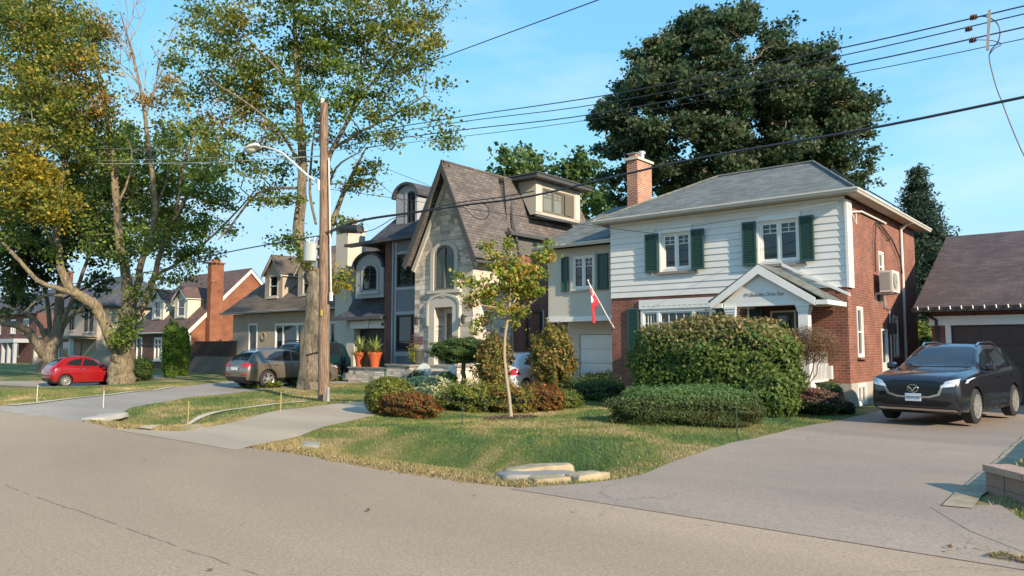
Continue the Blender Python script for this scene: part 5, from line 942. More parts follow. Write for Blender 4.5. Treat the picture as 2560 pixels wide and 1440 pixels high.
def make_car(label, cat, loc, rz, st, wheels, paintm, glassm, spec, name='parked_car'):
    """st: stations front to rear (x, half width, underside, shoulder, top, top half width); wheels: (x positions, y, radius, width)"""
    t = thing(name, label, cat, loc, rz); st = sorted(st); X, Y_ = pchip([s[0] for s in st], [s[1:] for s in st], 6); bm = bmesh.new(); rings = []
    for x, (hw, zb, zs, zt, tw) in zip(X, Y_):
        def l(a, b, q): return a + (b - a) * q
        w7 = hw * .93; half = [(0, zb), (hw * .82, zb), (hw * .96, zb + .05), (hw * .995, zb + .20), (hw, l(zb, zs, .55)), (hw * .985, zs - .12), (hw * .955, zs - .03), (hw * .92, zs + .0), (l(hw * .90, tw, .5), l(zs, zt, .5)), (l(hw * .90, tw, .86), l(zs, zt, .84)), (tw * .96, zt - (zt - zs) * .045 - .004), (tw * .70, zt - .006), (0, zt + .008)]
        ring = [bm.verts.new((x, y, z)) for y, z in half] + [bm.verts.new((x, -y, z)) for y, z in half[-2:0:-1]]; rings.append(ring)
    n = len(rings[0])
    for a, b in zip(rings, rings[1:]):
        for k in range(n): bm.faces.new((a[k], a[(k + 1) % n], b[(k + 1) % n], b[k]))
    bm.faces.new(rings[0]); bm.faces.new(rings[-1][::-1]); bmesh.ops.recalc_face_normals(bm, faces=bm.faces); me = bpy.data.meshes.new('body'); bm.to_mesh(me); bvh = BVHTree.FromBMesh(bm); bm.free(); body = bpy.data.objects.new('body', me); COL.objects.link(body)
    wx, wy, wr, ww = wheels
    cb = bmesh.new()
    for x in wx:
        for sy in (-1, 1): bmesh.ops.create_cone(cb, cap_ends=True, segments=32, radius1=wr * 1.12, radius2=wr * 1.12, depth=.5, matrix=Matrix.Translation((x, sy * (wy + .08), wr + .01)) @ Matrix.Rotation(R(90), 4, 'X'))
    cm = bpy.data.meshes.new('c'); cb.to_mesh(cm); cb.free(); co = bpy.data.objects.new('c', cm); COL.objects.link(co); mod = body.modifiers.new('b', 'BOOLEAN'); mod.object = co; mod.operation = 'DIFFERENCE'; mod.solver = 'EXACT'
    dg = bpy.context.evaluated_depsgraph_get(); nm = bpy.data.meshes.new_from_object(body.evaluated_get(dg)); body.modifiers.clear(); body.data = nm; nm.name = 'body'; bpy.data.objects.remove(co)
    nm.materials.clear(); nm.materials.append(paintm); nm.shade_smooth(); nm.set_sharp_from_angle(angle=R(38)); body.parent = t
    m = MB(); m.box(min(X) + .35, max(X) - .35, -wy + .15, wy - .15, wr * .55, wr * 1.7); m.build('underbody', BLACK, t, local=True)
    def patch(name, pts, axis, m_, off=.006, parent=body, side=1, cuts=3):
        """a panel drawn flat and laid onto the body: axis 'y' pts (x, z), 'x' pts (y, z) seen from side +1 front / -1 rear"""
        b = bmesh.new(); vs = [b.verts.new((p[0], 0, p[1]) if axis == 'y' else (0, p[0], p[1])) for p in pts]; b.faces.new(vs); bmesh.ops.triangulate(b, faces=b.faces)
        for _ in range(cuts): bmesh.ops.subdivide_edges(b, edges=[e for e in b.edges if e.calc_length() > .10], cuts=1, use_grid_fill=True); bmesh.ops.triangulate(b, faces=b.faces)
        d = Vector((0, -side, 0)) if axis == 'y' else Vector((-side, 0, 0)); bad = []
        for v in b.verts:
            o_ = Vector((v.co.x, side * 3, v.co.z)) if axis == 'y' else Vector((side * 6, v.co.y, v.co.z)); h = bvh.ray_cast(o_, d)
            if h[0] is None: bad.append(v)
            else: v.co = h[0] - d * off * .4 + h[1] * off
        bmesh.ops.delete(b, geom=bad, context='VERTS'); bmesh.ops.recalc_face_normals(b, faces=b.faces)
        for f in b.faces:
            if f.normal.dot(d) > 0: f.normal_flip()
        me = bpy.data.meshes.new(name); b.to_mesh(me); b.free(); me.materials.append(m_); me.shade_smooth(); o = bpy.data.objects.new(name, me); COL.objects.link(o); o.parent = parent; return o
    # wheels: one is built, the others are copies
    RIM = mat('alloy', (.42, .41, .39), .32, metal=.5); TY = mat('tyre', (.022, .022, .022), .8)
    m = MB(); m.lathe([(wr * .62, -ww / 2), (wr * .90, -ww / 2), (wr, -ww / 2 + .03), (wr, ww / 2 - .03), (wr * .90, ww / 2), (wr * .68, ww / 2), (wr * .66, ww * .12)], (0, 0, 0), 32, 'Y'); w0 = m.build('wheel', TY, t, smooth=40, local=True); w0.name = 'wheel'
    m = MB(); m.lathe([(wr * .30, -.02), (wr * .60, .0), (wr * .64, ww * .38)], (0, 0, 0), 28, 'Y')
    ns = spec.get('spokes', 5); m = MB()
    prof = 28
    for k in range(prof):
        a0, a1 = 2 * math.pi * k / prof, 2 * math.pi * (k + 1) / prof
        q = lambda a, r, y: (r * math.cos(a), y, r * math.sin(a))
        for r0, y0, r1, y1 in ((wr * .69, ww * .5 + .002, wr * .62, ww * .5 - .01), (wr * .62, ww * .5 - .01, wr * .60, ww * .15)): m.face([q(a0, r0, y0), q(a1, r0, y0), q(a1, r1, y1), q(a0, r1, y1)])
    for k in range(ns):
        a = 2 * math.pi * k / ns + .3
        for da in ((-.13, .13) if ns > 5 else (-.2, .2)):
            c, s_ = math.cos(a), math.sin(a); c1, s1 = math.cos(a + da), math.sin(a + da); w_ = wr * .05
            p = [(-s_ * w_, c * w_), (s_ * w_, -c * w_), (wr * .62 * c1 + s1 * w_, wr * .62 * s1 - c1 * w_), (wr * .62 * c1 - s1 * w_, wr * .62 * s1 + c1 * w_)]
            m.hexa([(x, ww * .5 - .06, z) for x, z in p] + [(x, ww * .5 - .012, z) for x, z in p])
    m.lathe([(wr * .17, ww * .5 - .06), (wr * .17, ww * .5 - .004), (wr * .10, ww * .5 + .002)], (0, 0, 0), 14, 'Y'); rim = m.build('rim', RIM, w0, local=True)
    m = MB(); m.lathe([(wr * .50, ww * .13), (wr * .50, ww * .16)], (0, 0, 0), 24, 'Y'); disc = m.build('brake_disc', mat('brake_dark', (.03, .03, .03), .6), w0, local=True)
    first = True
    for x in wx:
        for sy in (1, -1):
            if first: w = w0; first = False
            else:
                w = w0.copy(); COL.objects.link(w)
                for c in (rim, disc): k = c.copy(); COL.objects.link(k); k.parent = w
            w.parent = t; w.location = (x, sy * wy, wr); w.rotation_euler = (0, 0, 0 if sy > 0 else math.pi)
    spec['build'](patch, t, body); return t
CARG = mat('car_glass', (.015, .02, .024), .03, spec=.9); CARGB = mat('tinted_car_glass', (.03, .04, .05), .03, spec=1.); CHR = mat('chrome', (.62, .62, .62), .18, metal=1.); PLB = mat('black_plastic', (.004, .004, .005), .4)
TAIL = mat('tail_lamp', (.42, .015, .02), .12, spec=.8); HEADL = mat('head_lamp', (.55, .58, .62), .1, spec=.9); DRL = mat('lamp_strip', (.85, .87, .9), .2); SEAM = mat('door_gap', (.008, .008, .009), .7); AMB = mat('amber_marker', (.55, .16, .02), .2)
def seam(patch, pts, w=.012, nm='door_seam', side=1, axis='y', m_=SEAM):
    for a, b in zip(pts, pts[1:]):
        a, b = Vector((*a, 0)), Vector((*b, 0)); d = (b - a).normalized(); n = Vector((-d.y, d.x, 0)) * w / 2; patch(nm, [(q.x, q.y) for q in (a - n, b - n, b + n, a + n)], axis, m_, .004, side=side, cuts=4)
def suv_build(patch, t, body):
    for s in (1, -1):
        patch('window', [(.72, 1.10), (.28, 1.44), (-.18, 1.56), (-.26, 1.115)], 'y', CARG, side=s); patch('window', [(-.34, 1.115), (-.27, 1.565), (-1.02, 1.56), (-1.30, 1.15)], 'y', CARG, side=s); patch('window', [(-1.38, 1.16), (-1.12, 1.56), (-1.66, 1.53), (-1.93, 1.25)], 'y', CARG, side=s)
        patch('door_handle', [(-.08, .93), (-.26, .93), (-.26, .96), (-.08, .96)], 'y', CHR, .02, side=s, cuts=1); patch('door_handle', [(-1.05, .95), (-1.22, .95), (-1.22, .98), (-1.05, .98)], 'y', CHR, .02, side=s, cuts=1)
        seam(patch, [(.92, .98), (.90, .50), (.80, .34)], side=s); seam(patch, [(-.30, 1.1), (-.30, .34)], side=s); seam(patch, [(-1.30, 1.12), (-1.16, .80), (-.92, .52), (-.86, .34)], side=s)
        patch('sill_trim', [(.95, .21), (.95, .36), (-.92, .36), (-.92, .21)], 'y', PLB, side=s, cuts=4)
        patch('headlight', [(s * .56, .80), (s * .90, .86), (s * .895, .96), (s * .62, .89)], 'x', HEADL, .012); patch('lamp_strip', [(s * .53, .76), (s * .78, .80), (s * .80, .855), (s * .55, .82)], 'x', DRL, .02)
        patch('grille_trim', [(s * .60, .82), (s * .55, .80), (s * .47, .64), (s * .30, .585), (s * .0, .575), (s * .0, .545), (s * .32, .55), (s * .52, .61)], 'x', CHR, .018)
        m = MB(); m.box(.55, .80, s * .94, s * 1.12, 1.10, 1.25); mr = m.build('mirror', PTS['suv'], t, local=True); mr.modifiers.new('b', 'BEVEL').width = .04; m = MB(); m.box(.60, .72, s * .86, s * .95, 1.08, 1.13); m.build('mirror_arm', PLB, mr, local=True)
        m = MB(); m.tube([(.05, s * .56, 1.64), (-.1, s * .57, 1.70), (-.9, s * .57, 1.72), (-1.35, s * .55, 1.66)], .02, 6); m.build('roof_rail', CHR, t, local=True)
        for x in (1.37, -1.35):
            pts = [(x + .42 * math.cos(math.pi * k / 10), .37 + .42 * math.sin(math.pi * k / 10)) for k in range(11)]; inn = [(x + .36 * math.cos(math.pi * k / 10), .37 + .36 * math.sin(math.pi * k / 10)) for k in range(11)]
    patch('windshield', [(-.68, 1.17), (.68, 1.17), (.63, 1.37), (.56, 1.59), (.3, 1.615), (-.3, 1.615), (-.56, 1.59), (-.63, 1.37)], 'x', CARGB, .008, cuts=5)
    patch('grille', [(-.58, .86), (-.50, .64), (-.30, .585), (.30, .585), (.50, .64), (.58, .86), (.38, .90), (-.38, .90)], 'x', PLB, .010, cuts=4)
    patch('lower_intake', [(-.62, .38), (.62, .38), (.74, .47), (.45, .50), (-.45, .50), (-.74, .47)], 'x', PLB, .010, cuts=4); patch('skid_trim', [(-.80, .285), (.80, .285), (.78, .33), (-.78, .33)], 'x', CHR, .012, cuts=4); patch('lower_skirt', [(-.8, .21), (.8, .21), (.8, .275), (-.8, .275)], 'x', PLB, .008, cuts=4)
    # badge: oval ring with two wings meeting in a V
    m = MB(); xb = 2.325; n = 28; ring = [(xb, .105 * math.cos(2 * math.pi * k / n), .735 + .078 * math.sin(2 * math.pi * k / n)) for k in range(n + 1)]; m.tube(ring, .008, 6)
    wing = [(-.098, .76), (-.06, .775), (-.035, .755), (0, .70), (.035, .755), (.06, .775), (.098, .76), (.07, .745), (.04, .72), (0, .668), (-.04, .72), (-.07, .745)]; m.prism([(xb, y, z) for y, z in wing], (.014, 0, 0)); m.build('badge', CHR, t, local=True, smooth=40)
    m = MB(); m.box(2.300, 2.325, -.155, .155, .475, .635); pl = m.build('licence_plate', mat('plate_white', (.72, .73, .74), .4), t, local=True)
    cu = bpy.data.curves.new('plate', 'FONT'); cu.body = 'DLKP 936'; cu.size = .085; cu.extrude = .002; cu.align_x = 'CENTER'; to = bpy.data.objects.new('tmp', cu); COL.objects.link(to); dg = bpy.context.evaluated_depsgraph_get(); tm = bpy.data.meshes.new_from_object(to.evaluated_get(dg)); bpy.data.objects.remove(to); tm.materials.clear(); tm.materials.append(mat('plate_blue', (.08, .12, .30), .5)); o = bpy.data.objects.new('plate_lettering', tm); COL.objects.link(o); o.parent = pl; o.location = (2.328, 0, .525); o.rotation_euler = (R(90), 0, R(90)); o.scale = (.72, .85, 1)
    m = MB()
    for y in (-.35, .25): m.tube([(.93, y, 1.15), (.80, y + .35, 1.23)], .008, 4)
    m.build('wiper', PLB, t, local=True)
PTS = {'suv': paint('grey_car_paint', (.035, .036, .045), .55, .22), 'gold': paint('bronze_car_paint', (.215, .178, .135), .55, .30), 'teal': paint('dark_teal_paint', (.012, .045, .055), .4, .3), 'red': paint('red_car_paint', (.27, .007, .012), .0, .25), 'white': paint('white_car_paint', (.62, .63, .64), 0., .25)}
suv_st = [(2.30, .70, .46, .80, .84, .50), (2.26, .82, .32, .88, .93, .62), (2.14, .885, .24, .955, 1.01, .70), (1.8, .915, .21, 1.01, 1.08, .74), (1.2, .92, .21, 1.05, 1.13, .76), (.92, .92, .21, 1.06, 1.17, .77), (.55, .92, .21, 1.07, 1.42, .68), (.22, .92, .21, 1.08, 1.61, .62), (-.2, .92, .21, 1.09, 1.68, .61), (-1.0, .92, .21, 1.10, 1.675, .60), (-1.6, .915, .22, 1.12, 1.63, .58), (-1.92, .905, .24, 1.12, 1.54, .57), (-2.10, .88, .27, 1.10, 1.30, .60), (-2.22, .84, .32, .98, 1.06, .58), (-2.28, .70, .42, .90, .94, .5)]
make_car('dark grey crossover with black grille and chrome trim facing the street on the driveway', 'car', (-3.38, 19.80, .07), R(-90) - R(8), suv_st, ((1.37, -1.33), .80, .365, .235), PTS['suv'], CARG, {'spokes': 10, 'build': suv_build})
def side_common(patch, wins, seams, handles, smax=1):
    for s in (1, -1):
        for w in wins: patch('window', w, 'y', CARG, side=s)
        for q in seams: seam(patch, q, side=s)
        for x, z in handles: patch('door_handle', [(x, z), (x - .17, z), (x - .17, z + .028), (x, z + .028)], 'y', CHR, .02, side=s, cuts=1)
def gold_build(patch, t, body):
    side_common(patch, [[(.62, 1.05), (.22, 1.36), (-.10, 1.45), (-.16, 1.06)], [(-.22, 1.06), (-.16, 1.455), (-.80, 1.44), (-1.12, 1.30), (-1.38, 1.10)]], [[(.78, .95), (.76, .36)], [(-.19, 1.05), (-.19, .34)], [(-1.15, 1.08), (-1.02, .78), (-.80, .50), (-.78, .36)]], [(-.02, .88), (-.86, .90)])
    for s in (1, -1):
        seam(patch, [(.66, 1.035), (-.2, 1.045), (-1.42, 1.085)], .022, 'window_trim', s, m_=CHR); patch('sill_trim', [(.9, .22), (.9, .38), (-.9, .38), (-.9, .22)], 'y', PLB, side=s, cuts=4); seam(patch, [(.9, .40), (-.9, .40)], .02, 'chrome_strip', s, m_=CHR)
        patch('tail_light', [(s * .42, .86), (s * .80, .84), (s * .86, .93), (s * .84, 1.0), (s * .45, .98)], 'x', TAIL, .014, side=-1); patch('tail_light', [(-1.82, .86), (-2.12, .85), (-2.14, .99), (-1.90, .98)], 'y', TAIL, .012, side=s); patch('reflector', [(s * .45, .50), (s * .80, .50), (s * .80, .56), (s * .45, .56)], 'x', TAIL, .012, side=-1)
        patch('headlight', [(s * .5, .70), (s * .82, .72), (s * .86, .84), (s * .55, .82)], 'x', HEADL, .012); patch('side_marker', [(1.98, .60), (2.08, .60), (2.08, .66), (1.98, .66)], 'y', AMB, .012, side=s)
        m = MB(); m.tube([(.15, s * .57, 1.52), (0, s * .575, 1.575), (-.8, s * .565, 1.585), (-1.5, s * .52, 1.47), (-1.75, s * .5, 1.36)], .018, 6); m.build('roof_rail', CHR, t, local=True); m = MB(); m.box(.46, .66, s * .93, s * 1.09, 1.03, 1.16); mr = m.build('mirror', PTS['gold'], t, local=True); mr.modifiers.new('b', 'BEVEL').width = .04
    patch('rear_window', [(-.60, 1.12), (.60, 1.12), (.48, 1.40), (-.48, 1.40)], 'x', CARG, .008, side=-1, cuts=4); patch('windshield', [(-.62, 1.06), (.62, 1.06), (.48, 1.46), (-.48, 1.46)], 'x', CARGB, .008, cuts=5)
    patch('lower_skirt', [(-.8, .24), (.8, .24), (.84, .46), (-.84, .46)], 'x', PLB, .008, side=-1, cuts=4); patch('licence_plate', [(-.25, .72), (.25, .72), (.25, .83), (-.25, .83)], 'x', mat('plate_white'), .02, side=-1, cuts=2)
gold_st = [(2.20, .58, .42, .68, .72, .44), (2.12, .76, .28, .78, .84, .58), (1.9, .87, .22, .86, .93, .66), (1.3, .91, .21, .94, 1.02, .72), (.85, .915, .21, .98, 1.07, .73), (.35, .915, .21, 1.0, 1.34, .65), (-.02, .915, .21, 1.01, 1.50, .585), (-.4, .915, .21, 1.02, 1.545, .58), (-1.0, .91, .21, 1.04, 1.52, .56), (-1.5, .90, .23, 1.05, 1.455, .54), (-1.84, .885, .26, 1.05, 1.31, .56), (-2.02, .86, .28, 1.01, 1.12, .60), (-2.14, .82, .32, .92, .97, .60), (-2.20, .70, .40, .85, .88, .5)]
make_car('bronze crossover with silver roof rails parked in front of the teal vehicle', 'car', (-27.22, 17.75, .07), R(90), gold_st, ((1.32, -1.28), .79, .355, .235), PTS['gold'], CARG, {'spokes': 5, 'build': gold_build})
def teal_build(patch, t, body):
    side_common(patch, [[(.80, 1.22), (.42, 1.62), (.02, 1.70), (-.02, 1.22)], [(-.10, 1.22), (-.08, 1.71), (-.98, 1.71), (-1.0, 1.22)], [(-1.08, 1.22), (-1.06, 1.71), (-1.80, 1.68), (-1.95, 1.25)]], [[(.95, 1.1), (.92, .4)], [(-.06, 1.2), (-.06, .4)], [(-1.04, 1.2), (-1.0, .5)]], [(.08, 1.02), (-.86, 1.02)])
    for s in (1, -1):
        patch('headlight', [(s * .55, .88), (s * .85, .9), (s * .88, 1.04), (s * .58, 1.02)], 'x', HEADL, .012); m = MB(); m.tube([(.3, s * .66, 1.82), (.1, s * .67, 1.88), (-1.5, s * .66, 1.88), (-1.7, s * .65, 1.82)], .02, 6); m.build('roof_rail', PLB, t, local=True); m = MB(); m.box(.62, .84, s * .98, s * 1.16, 1.20, 1.38); m.build('mirror', PLB, t, local=True)
    m = MB(); m.box(-.45, -.38, -.66, .66, 1.88, 1.91); m.box(-1.35, -1.28, -.66, .66, 1.88, 1.91); m.build('roof_rack', PLB, t, local=True)
    patch('windshield', [(-.72, 1.24), (.72, 1.24), (.62, 1.70), (-.62, 1.70)], 'x', CARGB, .008, cuts=5); patch('grille', [(-.5, .7), (.5, .7), (.5, 1.0), (-.5, 1.0)], 'x', PLB, .01, cuts=3)
teal_st = [(2.42, .70, .45, .95, 1.02, .6), (2.36, .84, .34, 1.02, 1.09, .68), (2.1, .93, .28, 1.08, 1.15, .74), (1.3, .96, .27, 1.14, 1.21, .78), (.95, .965, .27, 1.16, 1.24, .78), (.62, .965, .27, 1.18, 1.52, .74), (.3, .965, .27, 1.18, 1.76, .68), (-.2, .965, .27, 1.19, 1.83, .67), (-1.5, .96, .27, 1.2, 1.83, .66), (-2.0, .95, .28, 1.2, 1.76, .65), (-2.22, .93, .32, 1.16, 1.5, .66), (-2.34, .90, .38, 1.05, 1.15, .66), (-2.38, .82, .46, .95, 1.02, .6)]
make_car('dark teal off-road vehicle with roof bars standing behind the bronze car', 'car', (-30.0, 20.3, .12), R(-90), teal_st, ((1.45, -1.43), .83, .385, .25), PTS['teal'], CARG, {'spokes': 5, 'build': teal_build})
def red_build(patch, t, body):
    side_common(patch, [[(.50, .98), (.12, 1.27), (-.28, 1.36), (-.42, 1.0)], [(-.50, 1.0), (-.36, 1.36), (-.82, 1.30), (-1.16, 1.08)]], [[(.62, .9), (.56, .34)], [(-.46, .98), (-.50, .55), (-.62, .34)]], [(-.28, .84)])
    for s in (1, -1):
        patch('tail_light', [(s * .52, .82), (s * .66, .80), (s * .68, 1.02), (s * .55, 1.03)], 'x', TAIL, .014, side=-1); patch('headlight', [(s * .5, .66), (s * .68, .66), (s * .68, .80), (s * .5, .80)], 'x', HEADL, .012); m = MB(); m.box(.36, .54, s * .82, s * .97, .97, 1.09); mr = m.build('mirror', PTS['red'], t, local=True); mr.modifiers.new('b', 'BEVEL').width = .04
        seam(patch, [(-1.0, .72), (-.4, .76), (.4, .74), (1.0, .68)], .02, 'painted_crease_highlight', s, m_=mat('crease_highlight_paint', (.45, .02, .03), .3))  # lighter red strip paints the glint along the door crease
    patch('rear_window', [(-.46, 1.05), (.46, 1.05), (.40, 1.30), (-.40, 1.30)], 'x', CARG, .008, side=-1, cuts=3); patch('windshield', [(-.55, 1.0), (.55, 1.0), (.46, 1.36), (-.46, 1.36)], 'x', CARGB, .008, cuts=4); patch('lower_skirt', [(-.66, .24), (.66, .24), (.70, .42), (-.70, .42)], 'x', PLB, .008, side=-1, cuts=3)
red_st = [(1.77, .50, .40, .64, .70, .42), (1.68, .66, .26, .74, .82, .54), (1.4, .78, .20, .84, .93, .62), (.9, .81, .19, .90, 1.0, .66), (.62, .81, .19, .92, 1.03, .66), (.25, .81, .19, .95, 1.27, .60), (-.1, .81, .19, .97, 1.44, .54), (-.5, .81, .19, .98, 1.485, .53), (-1.0, .80, .20, 1.0, 1.42, .50), (-1.35, .79, .22, .99, 1.24, .50), (-1.58, .77, .25, .95, 1.05, .52), (-1.70, .72, .30, .82, .92, .52), (-1.76, .60, .38, .72, .78, .45)]
make_car('small red hatchback with pale alloy wheels parked behind the thick maple trunk', 'car', (-40.25, 14.95, -.22), R(90), red_st, ((1.15, -1.15), .70, .30, .19), PTS['red'], CARG, {'spokes': 8, 'build': red_build})
def white_build(patch, t, body):
    side_common(patch, [[(.50, .98), (.12, 1.27), (-.28, 1.36), (-.42, 1.0)], [(-.50, 1.0), (-.36, 1.36), (-.82, 1.30), (-1.16, 1.08)]], [[(.62, .9), (.56, .34)], [(-.46, .98), (-.50, .55), (-.62, .34)]], [(-.28, .84)])
    for s in (1, -1): patch('tail_light', [(s * .42, .74), (s * .74, .72), (s * .74, .96), (s * .60, .92)], 'x', TAIL, .014, side=-1); patch('tail_light', [(-1.45, .74), (-1.70, .74), (-1.66, .93)], 'y', TAIL, .012, side=s); patch('reflector', [(s * .45, .40), (s * .66, .40), (s * .66, .46), (s * .45, .46)], 'x', AMB, .012, side=-1)
    patch('rear_window', [(-.46, 1.05), (.46, 1.05), (.40, 1.30), (-.40, 1.30)], 'x', CARG, .008, side=-1, cuts=3); patch('windshield', [(-.55, 1.0), (.55, 1.0), (.46, 1.36), (-.46, 1.36)], 'x', CARGB, .008, cuts=4); patch('licence_plate', [(-.25, .60), (.25, .60), (.25, .72), (-.25, .72)], 'x', mat('plate_white'), .012, side=-1, cuts=2)
make_car('white hatchback with a red tail light half hidden between the two shrubs by the garage', 'car', (-16.75, 20.95, .02), R(90), red_st, ((1.15, -1.15), .70, .30, .19), PTS['white'], CARG, {'spokes': 8, 'build': white_build})

# ------------------------------------------------------------ foliage
def pal(*cols): return np.array(cols, float)
MAPLE = pal((.10, .15, .028), (.135, .19, .034), (.18, .225, .04), (.24, .26, .05), (.31, .29, .05))
YELLOW = pal((.30, .25, .03), (.42, .31, .035), (.22, .21, .03), (.50, .36, .04), (.15, .16, .025)) * 1.1
ORANGE = pal((.30, .15, .04), (.24, .16, .04), (.16, .15, .03), (.36, .19, .05)) * 1.35
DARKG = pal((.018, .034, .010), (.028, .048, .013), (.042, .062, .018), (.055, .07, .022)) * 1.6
PURP = pal((.040, .078, .034), (.062, .105, .046), (.090, .125, .058), (.12, .135, .068), (.036, .066, .034)) * 1.3
LIGHTG = pal((.10, .15, .03), (.14, .19, .035), (.18, .22, .045), (.08, .12, .025))
def leaf_mesh(name, P, N, size, cols, parent, m=None, aspect=.8, extra=None, kind=None, kite=True):
    """one mesh of separate leaves: centres P, normals N, sizes, colours. extra: a ready MB joined in (interior, twigs)"""
    n = len(P); rnd = rng.normal(size=(n, 3)); T = np.cross(N, rnd); T /= np.linalg.norm(T, axis=1)[:, None] + 1e-9; B = np.cross(N, T); B /= np.linalg.norm(B, axis=1)[:, None] + 1e-9
    s = np.asarray(size)[:, None] * .5
    if kite: V = np.stack([P - T * s, P - B * s * aspect + T * s * .15 - N * s * .12, P + T * s, P + B * s * aspect + T * s * .15 - N * s * .12], 1)
    else: V = np.stack([P - T * s - B * s * aspect, P + T * s - B * s * aspect * .6, P + T * s + B * s * aspect, P - T * s * .7 + B * s * aspect], 1)
    V = V.reshape(-1, 3); nv = len(V); ev = []; ef = []; 
    if extra: ev = extra.v; ef = extra.f
    off = np.array(wloc(parent)) if parent is not None else np.zeros(3)
    allv = np.concatenate([V, np.array(ev, float).reshape(-1, 3)]) - off
    me = bpy.data.meshes.new(name); me.vertices.add(len(allv)); me.vertices.foreach_set('co', allv.astype('f').ravel())
    lt = [4] * n + [len(f) for f in ef]; li = np.concatenate([np.arange(nv), np.array([i + nv for f in ef for i in f], int)]) if ef else np.arange(nv)
    me.loops.add(len(li)); me.loops.foreach_set('vertex_index', li.astype('i')); me.polygons.add(len(lt)); st = np.concatenate([[0], np.cumsum(lt)[:-1]]); me.polygons.foreach_set('loop_start', st.astype('i')); me.polygons.foreach_set('loop_total', np.array(lt, 'i'))
    mats = [m or LEAF]
    if extra: mats.append(extra.mat)
    for q in mats: me.materials.append(q)
    me.polygons.foreach_set('material_index', np.array([0] * n + [1] * len(ef), 'i')); me.update(calc_edges=True); me.validate()
    c = np.ones((len(allv), 4), 'f'); c[:nv, :3] = np.repeat(cols, 4, 0); at = me.attributes.new('leaf', 'FLOAT_COLOR', 'POINT'); at.data.foreach_set('color', c.ravel())
    o = bpy.data.objects.new(name, me); COL.objects.link(o); o.parent = parent
    if kind: o['kind'] = kind
    return o
def pick(palette, n, jit=.22):
    c = palette[rng.integers(0, len(palette), n)]; return np.clip(c * (1 + rng.normal(0, jit, (n, 1))), .004, .9)
def bez(a, b, n, sag, w):
    a, b = np.array(a, float), np.array(b, float); t = np.linspace(0, 1, n)[:, None]; p = a * (1 - t) + b * t; l = np.linalg.norm(b - a); p[:, 2] += (sag * l * 4 * t * (1 - t))[:, 0]; p[1:-1] += rng.normal(0, w * l, (n - 2, 3)); return p
